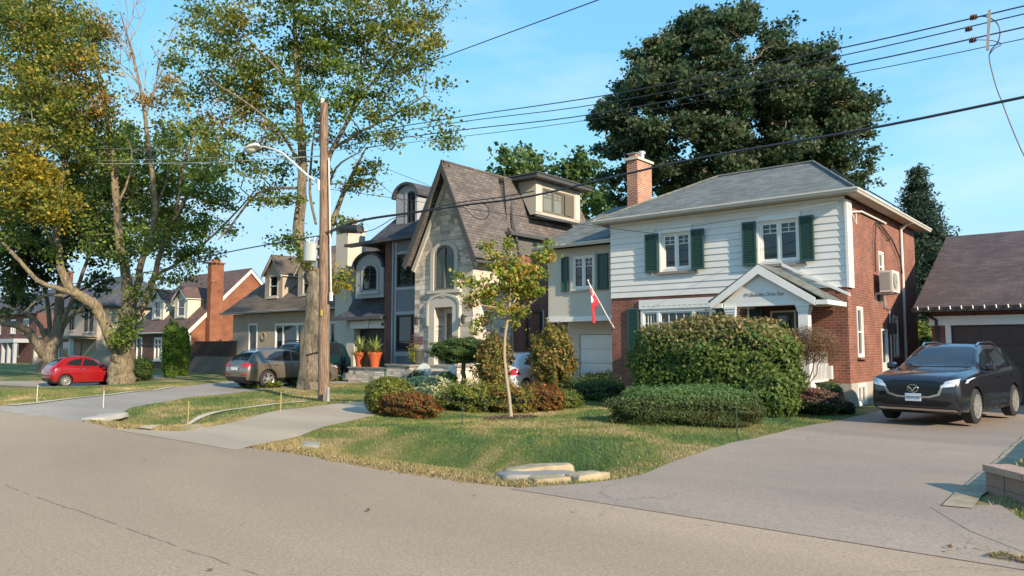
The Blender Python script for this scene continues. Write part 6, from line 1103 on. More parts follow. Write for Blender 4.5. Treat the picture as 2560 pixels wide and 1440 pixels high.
def tree(name, label, cat, base, d0, limbs, lobes, group=None, bark=BARK, leafs=.17, per=30, dens=1., clump=.42, spread=2.2, twigs=True, limbmat=None, barec=()):
    """limbs: [[(px, py, half width px, depth offset), ...], ...]; lobes: [(px, py, radius px, palette, density, depth offset or None)]; all about distance d0"""
    k = d0 / FPX; bp = D(base[0], base[1], d0); bp = np.array([bp[0], bp[1], float(gz(bp[0], bp[1]))]); t = thing(name, label, cat, tuple(bp), group=group)
    m = MB(); nodes = []
    for i, lb in enumerate(limbs):
        pts = [np.array(D(x, y, d0 + dd)) for x, y, w, dd in lb]; rad = [max(w * k * (.78 if i == 0 else .68), .012) for x, y, w, dd in lb]; rad[-1] = min(rad[-1], .02)
        if i == 0: pts[0][2] = bp[2] - .15
        P_ = [Vector(p) for p in pts]; out, rr = [], []
        for a in range(len(P_) - 1):
            p0, p1, p2, p3 = P_[max(a - 1, 0)], P_[a], P_[a + 1], P_[min(a + 2, len(P_) - 1)]
            for j in range(4): s = j / 4; out.append(.5 * ((2 * p1) + (p2 - p0) * s + (2 * p0 - 5 * p1 + 4 * p2 - p3) * s * s + (3 * p1 - p0 - 3 * p2 + p3) * s ** 3)); rr.append(rad[a] * (1 - s) + rad[a + 1] * s)
        out.append(P_[-1]); rr.append(rad[-1])
        for q in range(1, len(out) - 1): out[q] = out[q] + Vector(rng.normal(0, rr[q] * .10, 3))
        m.tube(out, rr, 26 if rad[0] > .25 else 7, flute=.075 if rad[0] > .25 else 0.)
        for q, (p, r_) in enumerate(zip(out, rr)):
            if i > 0 or q > len(out) * .45: nodes.append((np.array(p), r_))
    NP = np.array([n_[0] for n_ in nodes]); NR = np.array([n_[1] for n_ in nodes])
    LP, LN, LC, LS = [], [], [], []
    for px, py, rp, pl_, den, dd in lobes:
        dd = rng.uniform(-spread, spread) if dd is None else dd; c = np.array(D(px, py, d0 + dd)); r = rp * k
        j = np.argmin(np.linalg.norm(NP - c, axis=1) + .25 * np.maximum(0, NP[:, 2] - c[2])); br = max(.02, min(NR[j] * .6, .035 * r + .015)); q = bez(NP[j], c, 6, .08, .05); m.tube([tuple(v) for v in q], list(np.linspace(br, br * .45, 6)), 5)
        nc = max(3, int(26 * den * dens * (r / 1.6) ** 2)); dirs = rng.normal(size=(nc, 3)); dirs /= np.linalg.norm(dirs, axis=1)[:, None]; rad = r * rng.uniform(.25, 1, nc) ** .55; cc = c + dirs * rad[:, None] * np.array([1, 1, .82])
        if twigs:
            for v in cc[::2]:
                q = bez(c, v, 4, .10, .06); m.tube([tuple(x) for x in q], [.018, .014, .010, .006], 3, cap=False)
        for v in cc:
            n_ = max(4, int(per * rng.uniform(.5, 1.4))); cr = clump * rng.uniform(.6, 1.3); p = v + rng.normal(size=(n_, 3)) * np.array([cr, cr, cr * .55]) * .62; nn_ = rng.normal(size=(n_, 3)) * .8 + np.array([0, 0, .55]); nn_ /= np.linalg.norm(nn_, axis=1)[:, None]
            LP.append(p); LN.append(nn_); base_c = pl_[rng.integers(0, len(pl_))]; cl = np.where(rng.random((n_, 1)) < .6, base_c[None, :], pl_[rng.integers(0, len(pl_), n_)]) * (1 + rng.normal(0, .2, (n_, 1))); LC.append(np.clip(cl, .004, .9)); LS.append(leafs * rng.uniform(.6, 1.35, n_))
    m.build('trunk', bark, t, smooth=70, fix=False)
    for bl in barec:      # bare twig sprays
        (px, py), (qx, qy), nb, sp, bd = bl; mb_ = MB()
        a = np.array(D(px, py, d0 + bd)); b = np.array(D(qx, qy, d0 + bd))
        for i in range(nb):
            s = rng.uniform(0, .75); st_ = a + (b - a) * s; en = st_ + (b - a) * rng.uniform(.35, .8) + rng.normal(size=3) * sp * k; q = bez(st_, en, 6, .03, .04); mb_.tube([tuple(v) for v in q], list(np.linspace(.032, .008, 6)), 4, cap=False)
            for _ in range(7): u = rng.integers(1, 5); e2 = q[u] + (en - st_) * rng.uniform(.2, .45) + rng.normal(size=3) * sp * k * .5; q2 = bez(q[u], e2, 4, .02, .06); mb_.tube([tuple(v) for v in q2], [.014, .011, .009, .007], 3, cap=False)
        mb_.build('bare_twigs', mat('bare_twig', (.33, .27, .24), .9), t, fix=False)
    if LP: leaf_mesh('crown', np.concatenate(LP), np.concatenate(LN), np.concatenate(LS), np.concatenate(LC), t)
    return t
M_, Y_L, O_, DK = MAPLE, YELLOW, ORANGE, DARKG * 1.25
YM = np.concatenate([YELLOW, MAPLE[2:]])
GRN = pal((.04, .068, .015), (.06, .095, .02), (.085, .12, .024), (.12, .155, .03)) * 2.0
MIX = np.concatenate([MAPLE, MAPLE, YELLOW[:2]])
# the maple behind the pole
tree('maple_tree', 'tall open crowned maple with a fluted pale trunk right behind the utility pole', 'tree', (772, 972), 28.8,
    [[(774, 985, 42, 0), (774, 950, 35, 0), (776, 880, 29, 0), (782, 800, 27, 0), (790, 740, 27, 0), (786, 690, 26, .1), (764, 640, 21, .2), (746, 590, 19, .3), (752, 500, 15, .3), (757, 400, 13, .2), (748, 300, 11, 0), (744, 200, 9, 0), (738, 90, 7, 0), (735, -60, 5, 0)],
     [(778, 700, 20, .2), (806, 640, 14, .5), (830, 560, 11, .8), (856, 490, 9, 1), (885, 430, 7, 1.2), (915, 370, 5, 1.4)], [(800, 640, 13, .4), (812, 540, 11, .5), (812, 440, 10, .5), (832, 370, 9, .4), (870, 300, 7, .3), (900, 200, 6, .2), (930, 60, 4, 0)],
     [(745, 250, 6, 0), (700, 180, 5, -.8), (640, 120, 4, -1.4), (590, 60, 3, -2)], [(755, 420, 6, .2), (700, 330, 5, -1), (620, 260, 4, -1.8), (540, 210, 3, -2.2)], [(838, 370, 6, .4), (900, 330, 5, -.4), (980, 290, 4, -1), (1060, 240, 3, -1.5)],
     [(870, 300, 5, .3), (950, 180, 4, 0), (1030, 90, 3, 0)], [(790, 560, 5, .3), (775, 480, 5, 1), (780, 380, 4, 1.4), (790, 300, 3, 1.6)], [(752, 470, 6, .3), (650, 480, 5, .6), (580, 560, 4, .8), (545, 600, 3, .8)], [(712, 60, 5, 0), (690, -40, 4, .5)], [(812, 500, 5, .5), (840, 420, 4, -.8), (900, 380, 3, -1.4)]],
    [(500, 40, 62, MIX, 1, None), (560, 120, 66, MIX, 1, None), (620, 50, 70, np.concatenate([M_, Y_L]), 1, None), (455, 145, 40, M_, .9, None), (520, 205, 58, M_, 1, None), (600, 220, 72, np.concatenate([M_, Y_L[:2]]), 1.3, None), (660, 270, 62, M_, 1.3, None), (560, 290, 60, np.concatenate([M_, O_]), 1, None), (690, 120, 66, GRN, 1, None),
     (730, 10, 70, GRN, 1.2, None), (640, -60, 90, MIX, 1, None), (790, 60, 64, GRN, 1.5, None), (800, 160, 66, GRN, 1.5, None), (770, -70, 90, GRN, 1.2, None), (870, 60, 70, GRN, 1.2, None), (880, -60, 90, M_, 1.2, None), (950, 40, 72, M_, 1, None), (1000, -50, 90, MIX, 1, None), (1040, 60, 60, np.concatenate([M_, Y_L[:3]]), .9, None), (1080, 20, 52, M_, .8, None),
     (1100, 110, 42, np.concatenate([M_, Y_L[:3]]), .7, None), (1010, 140, 58, M_, .9, None), (930, 150, 64, M_, 1.1, None), (870, 210, 60, GRN, 1.3, None), (1060, 190, 48, M_, .7, None), (980, 220, 54, M_, .9, None), (920, 270, 60, M_, 1.1, None), (840, 270, 52, GRN, 1.1, None), (790, 250, 48, GRN, 1.2, None), (1070, 270, 42, MIX, .55, None), (1010, 300, 46, M_, .7, None),
     (1100, 320, 36, MIX, .7, None), (1115, 355, 22, MIX, .8, None), (950, 340, 46, M_, .8, None), (880, 350, 42, M_, .7, None), (720, 330, 52, GRN, 1, None), (655, 345, 50, np.concatenate([M_, O_]), .8, None), (600, 330, 44, M_, .7, None), (700, 410, 46, GRN, .9, None), (640, 420, 36, M_, .6, None), (915, 410, 40, MIX, 1.1, None), (895, 460, 32, MIX, .9, None), (880, 450, 30, M_, .8, None), (700, 480, 40, M_, .8, None), (735, 505, 32, M_, .6, None),
     (660, 500, 30, M_, .5, None), (790, 440, 34, M_, .6, None), (850, 560, 20, M_, .5, .8), (740, 610, 26, GRN, 1.2, -.4), (705, 600, 20, GRN, .7, -.4), (755, 640, 22, M_, 1.2, -.4), (855, 690, 20, MIX, .7, .8), (845, 720, 18, MIX, .7, .8), (1010, 50, 56, M_, .8, None), (830, 120, 60, GRN, 1.4, None), (770, 130, 60, GRN, 1.3, None), (585, 165, 60, M_, 1, None), (480, 120, 46, M_, .8, None), (480, 250, 46, M_, .8, None), (470, 310, 40, MIX, .8, None), (540, 390, 36, M_, .6, None), (600, 400, 36, GRN, .7, None), (650, 180, 60, M_, 1.1, None), (900, 100, 60, M_, 1, None), (980, 100, 56, MIX, .9, None), (1060, 130, 44, MIX, .8, None), (740, 220, 52, GRN, 1.1, None), (800, 330, 42, M_, .8, None), (440, 150, 30, M_, .7, None), (520, 350, 34, M_, .5, None)],
    group='old street maples', leafs=.125, per=86, clump=.46, dens=1.10)
# the many-limbed maple by the red car
tree('maple_tree', 'massive maple with ivy round its fork and a limb reaching over the red car', 'tree', (303, 950), 36.5,
    [[(303, 968, 46, 0), (303, 945, 38, 0), (308, 900, 34, 0), (312, 850, 30, 0), (318, 800, 24, 0), (322, 760, 21, 0), (318, 720, 17, 0), (308, 660, 14, .2), (298, 600, 12, .3), (290, 500, 11, .3), (284, 420, 10, .3), (270, 300, 8, .2), (250, 200, 6, 0), (238, 110, 4, 0)],
     [(300, 900, 22, -.2), (285, 870, 21, -.3), (268, 830, 19, -.4), (252, 790, 18, -.6), (235, 762, 18, -.8), (205, 742, 17, -1), (180, 725, 14, -1.2), (160, 690, 13, -1.4), (148, 640, 12, -1.5), (142, 560, 10, -1.6), (150, 470, 8, -1.6), (165, 400, 7, -1.6), (170, 330, 6, -1.6)],
     [(205, 742, 10, -1), (150, 722, 9, -1.6), (100, 705, 8, -2), (60, 665, 7, -2.4), (20, 620, 6, -2.6), (-30, 570, 5, -2.8)], [(330, 770, 15, .2), (345, 710, 13, .3), (350, 670, 12, .3), (374, 600, 11, .4), (388, 530, 10, .4), (380, 430, 9, .4), (368, 340, 8, .4), (360, 270, 7, .4), (345, 190, 5, .3), (325, 110, 4, .2), (300, 30, 2.5, 0)],
     [(335, 800, 15, .4), (365, 750, 12, .8), (385, 690, 11, 1), (405, 620, 9, 1.2), (440, 540, 8, 1.4), (480, 470, 7, 1.6), (530, 400, 5, 1.8), (560, 300, 3, 2)], [(440, 535, 7, 1.4), (448, 480, 5, 1.2), (455, 430, 6, 1), (475, 370, 5, .8), (492, 310, 4, .6)], [(385, 690, 7, 1), (440, 660, 6, 1), (520, 600, 4, .6), (600, 520, 3, .2), (650, 460, 2, 0)],
     [(148, 640, 6, -1.5), (110, 570, 5, -1.2), (80, 500, 4, -1), (60, 420, 3, -1)], [(362, 300, 4, .4), (390, 210, 3, .4), (420, 150, 2, .4)], [(388, 520, 5, .4), (420, 440, 4, .9), (430, 330, 3, 1.2)], [(142, 560, 6, -1.6), (100, 470, 5, -2), (90, 360, 4, -2), (75, 260, 3, -2)], [(160, 740, 6, -1.6), (110, 740, 5, -1), (60, 780, 3, -.6)], [(290, 520, 5, .3), (320, 450, 4, .8), (330, 380, 3, 1)]],
    [(70, 80, 88, MIX, 1.1, None), (180, 90, 88, MIX, 1.1, None), (40, 190, 90, M_, 1.1, None), (140, 200, 88, MIX, 1.1, None), (230, 170, 56, np.concatenate([O_, Y_L[:2], M_]), .9, None), (215, 260, 66, np.concatenate([M_, O_]), 1.1, None), (60, 300, 76, M_, 1, None), (140, 310, 70, M_, 1.1, None), (20, 400, 70, YM, 1, -3.5), (70, 370, 60, YM, .9, -3.5), (60, 470, 60, YM, 1.2, -3.8), (110, 510, 56, YM, 1.4, -3.8), (90, 440, 50, Y_L, 1.1, -3.5), (130, 550, 34, Y_L, 1, -3.6),
     (190, 370, 60, M_, 1, None), (210, 440, 54, GRN, 1, None), (260, 380, 52, GRN, .9, None), (330, 440, 56, GRN, 1.1, 2), (310, 340, 48, GRN, .8, 2), (380, 370, 42, GRN, .8, 2), (410, 440, 54, GRN, 1.1, 2), (440, 500, 54, GRN, 1.2, 2), (480, 560, 48, GRN, 1.2, None), (400, 560, 48, GRN, 1, None), (350, 600, 44, GRN, .9, None), (440, 620, 44, GRN, 1.2, None), (480, 650, 40, GRN, 1, None), (530, 510, 46, GRN, 1, None), (560, 580, 32, GRN, .8, None), (520, 450, 42, GRN, 1, None), (570, 480, 36, GRN, .8, None),
     (420, 200, 30, O_, .5, None), (390, 250, 34, O_, .5, None), (430, 230, 28, O_, .5, None), (330, 250, 40, O_, .5, 1), (400, 320, 36, M_, .7, None), (460, 380, 40, M_, .9, None), (250, 540, 44, GRN, .9, 2), (220, 610, 40, GRN, 1, 2), (300, 650, 34, GRN, .8, None), (330, 730, 20, GRN, 1, -.6), (410, 690, 32, GRN, .8, None), (300, 850, 12, GRN, 2.2, -1.1), (318, 830, 12, GRN, 2.2, -1.1), (325, 800, 10, GRN, 2, -1.0), (100, 130, 80, M_, 1, None), (10, 60, 80, M_, 1, None), (10, 520, 50, MIX, .9, -3), (40, 590, 40, GRN, 1, -2), (170, 500, 30, Y_L, .8, -2.5), (120, 640, 20, GRN, .8, -2), (250, 90, 34, O_, .5, None), (500, 480, 40, GRN, .9, None), (150, 20, 70, MIX, .9, None), (60, 20, 80, M_, 1, None), (220, 60, 50, MIX, .9, None), (110, 260, 70, M_, 1, None), (180, 290, 60, M_, 1, None), (250, 310, 50, M_, .9, None), (40, 350, 60, MIX, .9, None), (270, 450, 40, GRN, .9, 2.2), (350, 520, 40, GRN, .9, 2.2), (230, 520, 40, GRN, .8, 2.2), (460, 690, 26, GRN, .9, None), (430, 580, 40, M_, .9, None), (510, 620, 30, GRN, .8, None)],
    group='old street maples', bark=BARKL, leafs=.15, per=84, clump=.54, dens=1.2, spread=2.5, barec=[((365, 280), (290, 20), 7, 45, .3), ((362, 290), (410, 130), 7, 45, .3), ((340, 180), (250, 30), 4, 40, 0)])
# the darker maple farther back at the left edge
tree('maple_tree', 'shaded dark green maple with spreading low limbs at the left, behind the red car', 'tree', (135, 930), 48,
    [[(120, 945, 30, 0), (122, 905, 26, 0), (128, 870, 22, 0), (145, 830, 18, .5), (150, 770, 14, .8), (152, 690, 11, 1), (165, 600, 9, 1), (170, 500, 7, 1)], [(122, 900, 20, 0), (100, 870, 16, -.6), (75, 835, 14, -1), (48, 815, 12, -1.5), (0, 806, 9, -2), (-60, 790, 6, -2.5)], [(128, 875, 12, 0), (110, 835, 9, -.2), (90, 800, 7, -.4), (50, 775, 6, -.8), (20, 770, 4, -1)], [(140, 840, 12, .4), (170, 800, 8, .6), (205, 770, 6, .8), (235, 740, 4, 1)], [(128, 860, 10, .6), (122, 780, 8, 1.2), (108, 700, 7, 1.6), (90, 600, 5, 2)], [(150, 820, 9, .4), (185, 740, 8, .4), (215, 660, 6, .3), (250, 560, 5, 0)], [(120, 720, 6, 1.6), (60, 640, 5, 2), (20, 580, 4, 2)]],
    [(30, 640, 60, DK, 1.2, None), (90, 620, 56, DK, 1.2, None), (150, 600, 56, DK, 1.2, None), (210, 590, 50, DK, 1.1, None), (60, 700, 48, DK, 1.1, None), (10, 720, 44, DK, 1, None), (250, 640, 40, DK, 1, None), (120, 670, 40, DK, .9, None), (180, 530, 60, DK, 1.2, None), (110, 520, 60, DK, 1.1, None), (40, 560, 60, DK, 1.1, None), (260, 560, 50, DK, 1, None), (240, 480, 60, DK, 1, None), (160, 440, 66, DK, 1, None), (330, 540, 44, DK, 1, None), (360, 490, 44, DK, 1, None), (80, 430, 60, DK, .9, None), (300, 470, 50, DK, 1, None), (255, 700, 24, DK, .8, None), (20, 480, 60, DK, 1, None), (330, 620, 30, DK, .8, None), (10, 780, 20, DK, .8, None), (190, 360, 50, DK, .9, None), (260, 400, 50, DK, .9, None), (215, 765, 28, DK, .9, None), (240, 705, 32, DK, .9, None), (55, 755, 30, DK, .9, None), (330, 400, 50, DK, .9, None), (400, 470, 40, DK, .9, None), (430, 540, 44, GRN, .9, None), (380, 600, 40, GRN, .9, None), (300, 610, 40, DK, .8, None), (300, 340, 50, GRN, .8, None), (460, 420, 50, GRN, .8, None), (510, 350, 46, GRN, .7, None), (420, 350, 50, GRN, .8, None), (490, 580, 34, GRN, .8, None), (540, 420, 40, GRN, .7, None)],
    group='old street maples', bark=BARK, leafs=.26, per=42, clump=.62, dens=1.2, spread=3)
# large dark purple-green maple behind the white sided house
bl = []
for _ in range(170):
    a = rng.uniform(0, 2 * math.pi); q = math.sqrt(rng.uniform(0, 1)); x = 1835 + 305 * q * math.cos(a); y = 270 + 235 * q * math.sin(a)
    if y > 270: x = 1835 + 320 * q * math.cos(a)
    bl.append((x, y, rng.uniform(34, 56), PURP, 1.0, rng.uniform(-5.5, 4.5) * math.sqrt(max(.05, 1 - q * q))))
bl += [(1500, 300, 34, PURP, 1, 0), (1600, 430, 50, PURP, 1, 0), (1660, 480, 46, PURP, 1, 1), (1740, 440, 46, PURP, 1, 0), (2020, 470, 44, PURP, 1, 1), (2100, 500, 40, PURP, 1, 1), (2170, 380, 26, PURP, 1, 1), (2160, 450, 34, PURP, 1, 1), (1590, 330, 50, PURP, 1, 0), (1640, 175, 50, PURP, 1, 0), (1700, 90, 46, PURP, 1, 0), (1840, 55, 48, PURP, 1, 0), (1940, 75, 50, PURP, 1, 0), (2050, 120, 44, PURP, 1, 0), (1520, 290, 40, PURP, 1, 0), (1530, 370, 40, PURP, 1, 0), (2120, 260, 40, PURP, 1, 0), (2130, 340, 44, PURP, 1, 0), (2150, 420, 38, PURP, 1, 1), (1545, 450, 42, PURP, 1, 1), (1560, 500, 36, PURP, 1, 1), (2080, 430, 50, PURP, 1, 1)]
tree('maple_tree', 'huge rounded maple with dark purplish green leaves towering behind the white sided house', 'tree', (1890, 880), 44,
    [[(1890, 900, 26, 0), (1888, 700, 22, 0), (1890, 440, 14, 0), (1900, 375, 12, 0), (1925, 330, 9, -1), (1922, 290, 8, -2), (1890, 220, 6, -3), (1880, 150, 4, -3.5)], [(1895, 390, 9, 0), (1870, 340, 8, -1.5), (1850, 280, 6, -2.5), (1845, 200, 4, -3)], [(1890, 440, 9, 0), (1820, 330, 8, 1), (1740, 230, 6, 1), (1680, 160, 4, 1)], [(1890, 460, 9, 0), (1980, 340, 8, 1), (2050, 230, 6, 1)], [(1890, 520, 9, 0), (1760, 430, 8, 0), (1640, 360, 6, 0)], [(1890, 520, 9, 0), (2000, 440, 8, 0), (2090, 380, 6, 0)]],
    bl, leafs=.21, per=70, clump=.42, bark=BARK, dens=1.15)
# pale green trees behind the stone house
PG = pal((.10, .17, .05), (.14, .21, .06), (.18, .25, .07), (.08, .13, .04))
tree('ash_tree', 'light green tree behind the stone house, between the pointed gable and box dormer', 'tree', (1310, 880), 62, [[(1310, 890, 12, 0), (1310, 600, 9, 0), (1315, 420, 5, 0), (1320, 380, 3, 0)]],
    [(1265, 400, 34, PG, 1, None), (1300, 385, 28, PG, 1, None), (1340, 400, 32, PG, 1, None), (1290, 430, 40, PG, 1, None), (1340, 440, 40, PG, 1, None), (1250, 440, 30, PG, 1, None), (1370, 430, 26, PG, 1, None), (1310, 480, 44, PG, 1, None)], group='pale green trees behind the stone house', leafs=.42, per=18, clump=.8)
tree('ash_tree', 'light green tree rising right of the flat roofed box dormer', 'tree', (1460, 880), 62, [[(1460, 890, 12, 0), (1462, 600, 9, 0), (1460, 440, 5, 0), (1450, 400, 3, 0)]],
    [(1420, 425, 30, PG, 1, None), (1450, 400, 30, PG, 1, None), (1480, 425, 32, PG, 1, None), (1455, 450, 40, PG, 1, None), (1500, 470, 32, PG, 1, None), (1420, 460, 30, PG, 1, None), (1510, 510, 34, PG, 1, None), (1470, 500, 40, PG, 1, None), (1540, 540, 34, PG, 1, None)], group='pale green trees behind the stone house', leafs=.42, per=18, clump=.8)
def conifer(label, base, h, r, pal_, d, n=9000, size=.35, name='spruce_tree', group=None):
    t = thing(name, label, 'tree', (base[0], base[1], 0), group=group); m = MB(); m.tube([(base[0], base[1], -.1), (base[0], base[1], h * .97)], [.22, .03], 8); m.build('trunk', BARKD, t)
    P_, N_, C_ = [], [], []
    nb = int(n / 42)
    for i in range(nb):
        f = rng.uniform(.001, 1) ** .62; z = h * (1 - f * .93); rr = r * (f ** 1.0) * rng.uniform(.70, 1.15); a = rng.uniform(0, 2 * math.pi); k = 42; s = rng.random(k) ** .6
        x = base[0] + np.cos(a) * rr * s + rng.normal(0, .13, k) * (1 + s); y = base[1] + np.sin(a) * rr * s + rng.normal(0, .13, k) * (1 + s); zz = z - .45 * rr * s + rng.normal(0, .10, k)
        P_.append(np.stack([x, y, zz], 1)); nn_ = rng.normal(size=(k, 3)) + np.array([0, 0, .6]); N_.append(nn_ / np.linalg.norm(nn_, axis=1)[:, None]); C_.append(pick(pal_, k))
    P_ = np.concatenate(P_); leaf_mesh('crown', P_, np.concatenate(N_), size * rng.uniform(.5, 1.2, len(P_)), np.concatenate(C_), t, aspect=.35); return t
SPR = pal((.030, .055, .038), (.045, .075, .052), (.022, .042, .030), (.06, .085, .05)) * 1.7
c = D(2314, 880, 38); conifer('tall blue-green spruce between the white sided house and the right garage', (c[0], c[1]), 11.2, 4.1, SPR, 38, 52000, .25)
c = D(2345, 880, 42); conifer('second shorter spruce just right of the tall one, above the garage roof', (c[0], c[1]), 8.5, 2.6, SPR, 42, 18000, .27)

def bush(name, label, cat, c, r, pal_, n, size=.08, e=2.4, top=None, group=None, trunkp=None, noise=.07, aspect=.6, base=None, flat=.0, hullk=.86, drop=None, part='foliage', spike=0., ang=0., topf=.35, loose=.12):
    """clipped or loose shrub: superellipsoid of separate leaves over a dark twiggy interior. c centre, r half sizes"""
    c = np.array(c, float); r = np.array(r, float); t = thing(name, label, cat, (c[0], c[1], base if base is not None else float(gz(c[0], c[1]))), group=group)
    dirs = rng.normal(size=(n, 3)); dirs /= np.linalg.norm(dirs, axis=1)[:, None]
    def surf(d):
        k = (np.abs(d[:, 0]) ** e + np.abs(d[:, 1]) ** e + np.abs(d[:, 2]) ** e) ** (-1 / e); w = 1 + noise * (np.sin(d[:, 0] * 7 + c[0]) * np.sin(d[:, 1] * 8 + c[1]) + .7 * np.sin(d[:, 2] * 9 + d[:, 0] * 5 + c[0] * 3) + .5 * np.sin(d[:, 1] * 17 + d[:, 2] * 13)); return k * w
    s = surf(dirs); depth = 1 - np.abs(rng.normal(0, loose, n)); up = rng.normal(0, spike, n) if spike else 0
    ca, sa = math.cos(ang), math.sin(ang); Rm = np.array([[ca, -sa, 0], [sa, ca, 0], [0, 0, 1]])
    L_ = (dirs * (s * depth + np.abs(rng.normal(0, noise * .3, n)))[:, None] * r)
    if spike: L_[:, 2] += np.abs(up) * (dirs[:, 2] > .1)
    P_ = c + L_ @ Rm.T; nn_ = (dirs / r) @ Rm.T; nn_ /= np.linalg.norm(nn_, axis=1)[:, None]; nn_ = nn_ + rng.normal(0, .55, (n, 3)); nn_ /= np.linalg.norm(nn_, axis=1)[:, None]
    cols = pick(pal_, n)
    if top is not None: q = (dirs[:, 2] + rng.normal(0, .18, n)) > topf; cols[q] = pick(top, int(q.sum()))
    keep = P_[:, 2] > t.location.z + .01; P_, nn_, cols = P_[keep], nn_[keep], cols[keep]
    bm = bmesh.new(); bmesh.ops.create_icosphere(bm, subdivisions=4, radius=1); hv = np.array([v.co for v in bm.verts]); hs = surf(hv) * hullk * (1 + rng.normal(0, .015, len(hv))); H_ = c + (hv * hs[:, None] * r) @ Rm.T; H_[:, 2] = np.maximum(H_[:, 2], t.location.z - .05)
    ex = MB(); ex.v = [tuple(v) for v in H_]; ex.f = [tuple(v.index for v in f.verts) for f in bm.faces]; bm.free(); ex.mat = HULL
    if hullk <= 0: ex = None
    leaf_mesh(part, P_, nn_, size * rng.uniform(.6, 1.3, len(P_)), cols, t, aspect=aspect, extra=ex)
    if trunkp:
        m = MB()
        for a, b, w0, w1 in trunkp: q = bez(a, b, 6, 0, .03); m.tube([tuple(v) for v in q], list(np.linspace(w0, w1, 6)), 8)
        m.build('stem', BARKL, t, smooth=60, fix=False)
    return t
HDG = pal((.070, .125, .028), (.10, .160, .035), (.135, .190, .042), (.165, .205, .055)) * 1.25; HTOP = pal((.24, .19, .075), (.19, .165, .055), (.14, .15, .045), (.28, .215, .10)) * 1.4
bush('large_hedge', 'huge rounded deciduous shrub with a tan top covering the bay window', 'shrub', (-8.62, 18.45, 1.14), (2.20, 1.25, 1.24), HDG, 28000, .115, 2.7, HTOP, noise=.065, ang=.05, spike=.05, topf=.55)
bush('side_shrub', 'leafy shrub with yellow-green edge at the lower right foot of the huge shrub', 'shrub', (-6.75, 17.55, .42), (.62, .60, .55), HDG, 5000, .10, 2.2, noise=.10)
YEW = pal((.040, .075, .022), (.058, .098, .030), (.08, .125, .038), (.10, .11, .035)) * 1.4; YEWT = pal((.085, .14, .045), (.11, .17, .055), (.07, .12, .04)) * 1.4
a, b = Vector((-8.55, 13.95, 0)), Vector((-6.35, 15.6, 0)); mid = (a + b) / 2
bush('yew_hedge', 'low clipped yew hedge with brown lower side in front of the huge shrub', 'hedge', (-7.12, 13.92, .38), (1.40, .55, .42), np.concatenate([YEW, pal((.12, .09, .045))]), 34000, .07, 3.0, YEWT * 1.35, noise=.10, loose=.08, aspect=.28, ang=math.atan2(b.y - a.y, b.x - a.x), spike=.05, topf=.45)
DRY = pal((.20, .115, .065), (.155, .09, .052), (.25, .155, .09), (.12, .085, .04)) * 1.4
bush('dried_standard', 'round rust brown clipped shrub on thin stems beside the porch railing', 'shrub', (-6.38, 19.35, 1.72), (.68, .60, .48), DRY, 15000, .045, 2.4, noise=.06, hullk=0, loose=.40, aspect=.35, trunkp=[((-6.7, 19.3, 0), (-6.85, 19.3, 1.45), .03, .015), ((-6.7, 19.3, 0), (-6.3, 19.4, 1.5), .03, .012), ((-6.68, 19.3, .2), (-6.0, 19.3, 1.5), .02, .01), ((-6.5, 19.35, 1.2), (-6.6, 19.5, 2.0), .015, .008)])
bush('box_ball', 'small clipped green box ball under the white meter box', 'shrub', (-6.45, 20.9, .36), (.36, .34, .38), YEW, 2500, .05, 2.6, YEWT)
PINK = pal((.42, .19, .17), (.34, .15, .13), (.48, .26, .22), (.20, .14, .06)); SGR = pal((.08, .12, .05), (.11, .15, .06))
bush('sedum_clump', 'clump of dusty pink sedum flowers at the corner of the lawn', 'flowers', (-6.35, 19.3, .30), (.72, .38, .34), SGR, 4200, .055, 2., PINK, noise=.12, topf=.15)
bush('dark_perennial', 'small dark leaved plant at the foot of the brick corner', 'plant', (-5.72, 19.75, .14), (.24, .24, .2), pal((.05, .04, .025), (.07, .06, .03)), 800, .06, 2.)
OLV = pal((.11, .13, .025), (.15, .165, .03), (.19, .19, .04), (.085, .105, .022)) * 1.4
bush('ball_shrub', 'neatly clipped olive green ball shrub beside the pale concrete driveway', 'shrub', (-14.55, 12.55, .42), (.62, .60, .50), OLV * 1.1, 9000, .07, 2.3, noise=.04)
VAR = pal((.68, .64, .36), (.56, .56, .28), (.22, .28, .08), (.75, .70, .44)); RED = pal((.34, .10, .035), (.26, .12, .03), (.18, .15, .03), (.40, .16, .06), (.12, .13, .03))
c = Zp(1045, 1020); bush('variegated_shrub', 'cream variegated shrub right of the olive ball shrub', 'shrub', (c[0], c[1] + .3, .40), (1.05, .65, .44), VAR, 8500, .085, 2.2, noise=.09)
c = Zp(1000, 1045); bush('barberry', 'low orange-red barberry spilling in front of the variegated shrub', 'shrub', (c[0], c[1] + .25, .22), (.95, .38, .30), RED, 6500, .065, 2.1, noise=.14, spike=.05)
PER = pal((.16, .20, .035), (.22, .24, .04), (.10, .14, .03), (.30, .24, .06)) * 1.4
c = Zp(1150, 1030); bush('perennial_clump', 'yellow-green perennial clump behind the barberry', 'plant', (c[0], c[1] + .35, .26), (.85, .5, .36), PER, 6500, .09, 2., noise=.22, aspect=.35, spike=.12, loose=.2)
c = Zp(1235, 1035); bush('perennial_clump', 'orange tinged perennial clump left of the sapling stem', 'plant', (c[0], c[1] + .5, .24), (.75, .45, .33), np.concatenate([PER, RED[:2]]), 6000, .08, 2., noise=.24, aspect=.35, spike=.13, loose=.2)
c = Zp(1318, 1032); bush('barberry', 'rust red barberry right of the sapling stem', 'shrub', (c[0], c[1] + .6, .28), (.62, .5, .36), RED, 6500, .07, 2., noise=.15, spike=.06)
c = Zp(1375, 1022); bush('perennial_clump', 'low green and brown clump at the right end of the planting bed', 'plant', (c[0], c[1] + .5, .18), (.6, .5, .25), np.concatenate([PER, GRN]), 4500, .08, 2., noise=.15, aspect=.3, spike=.06)
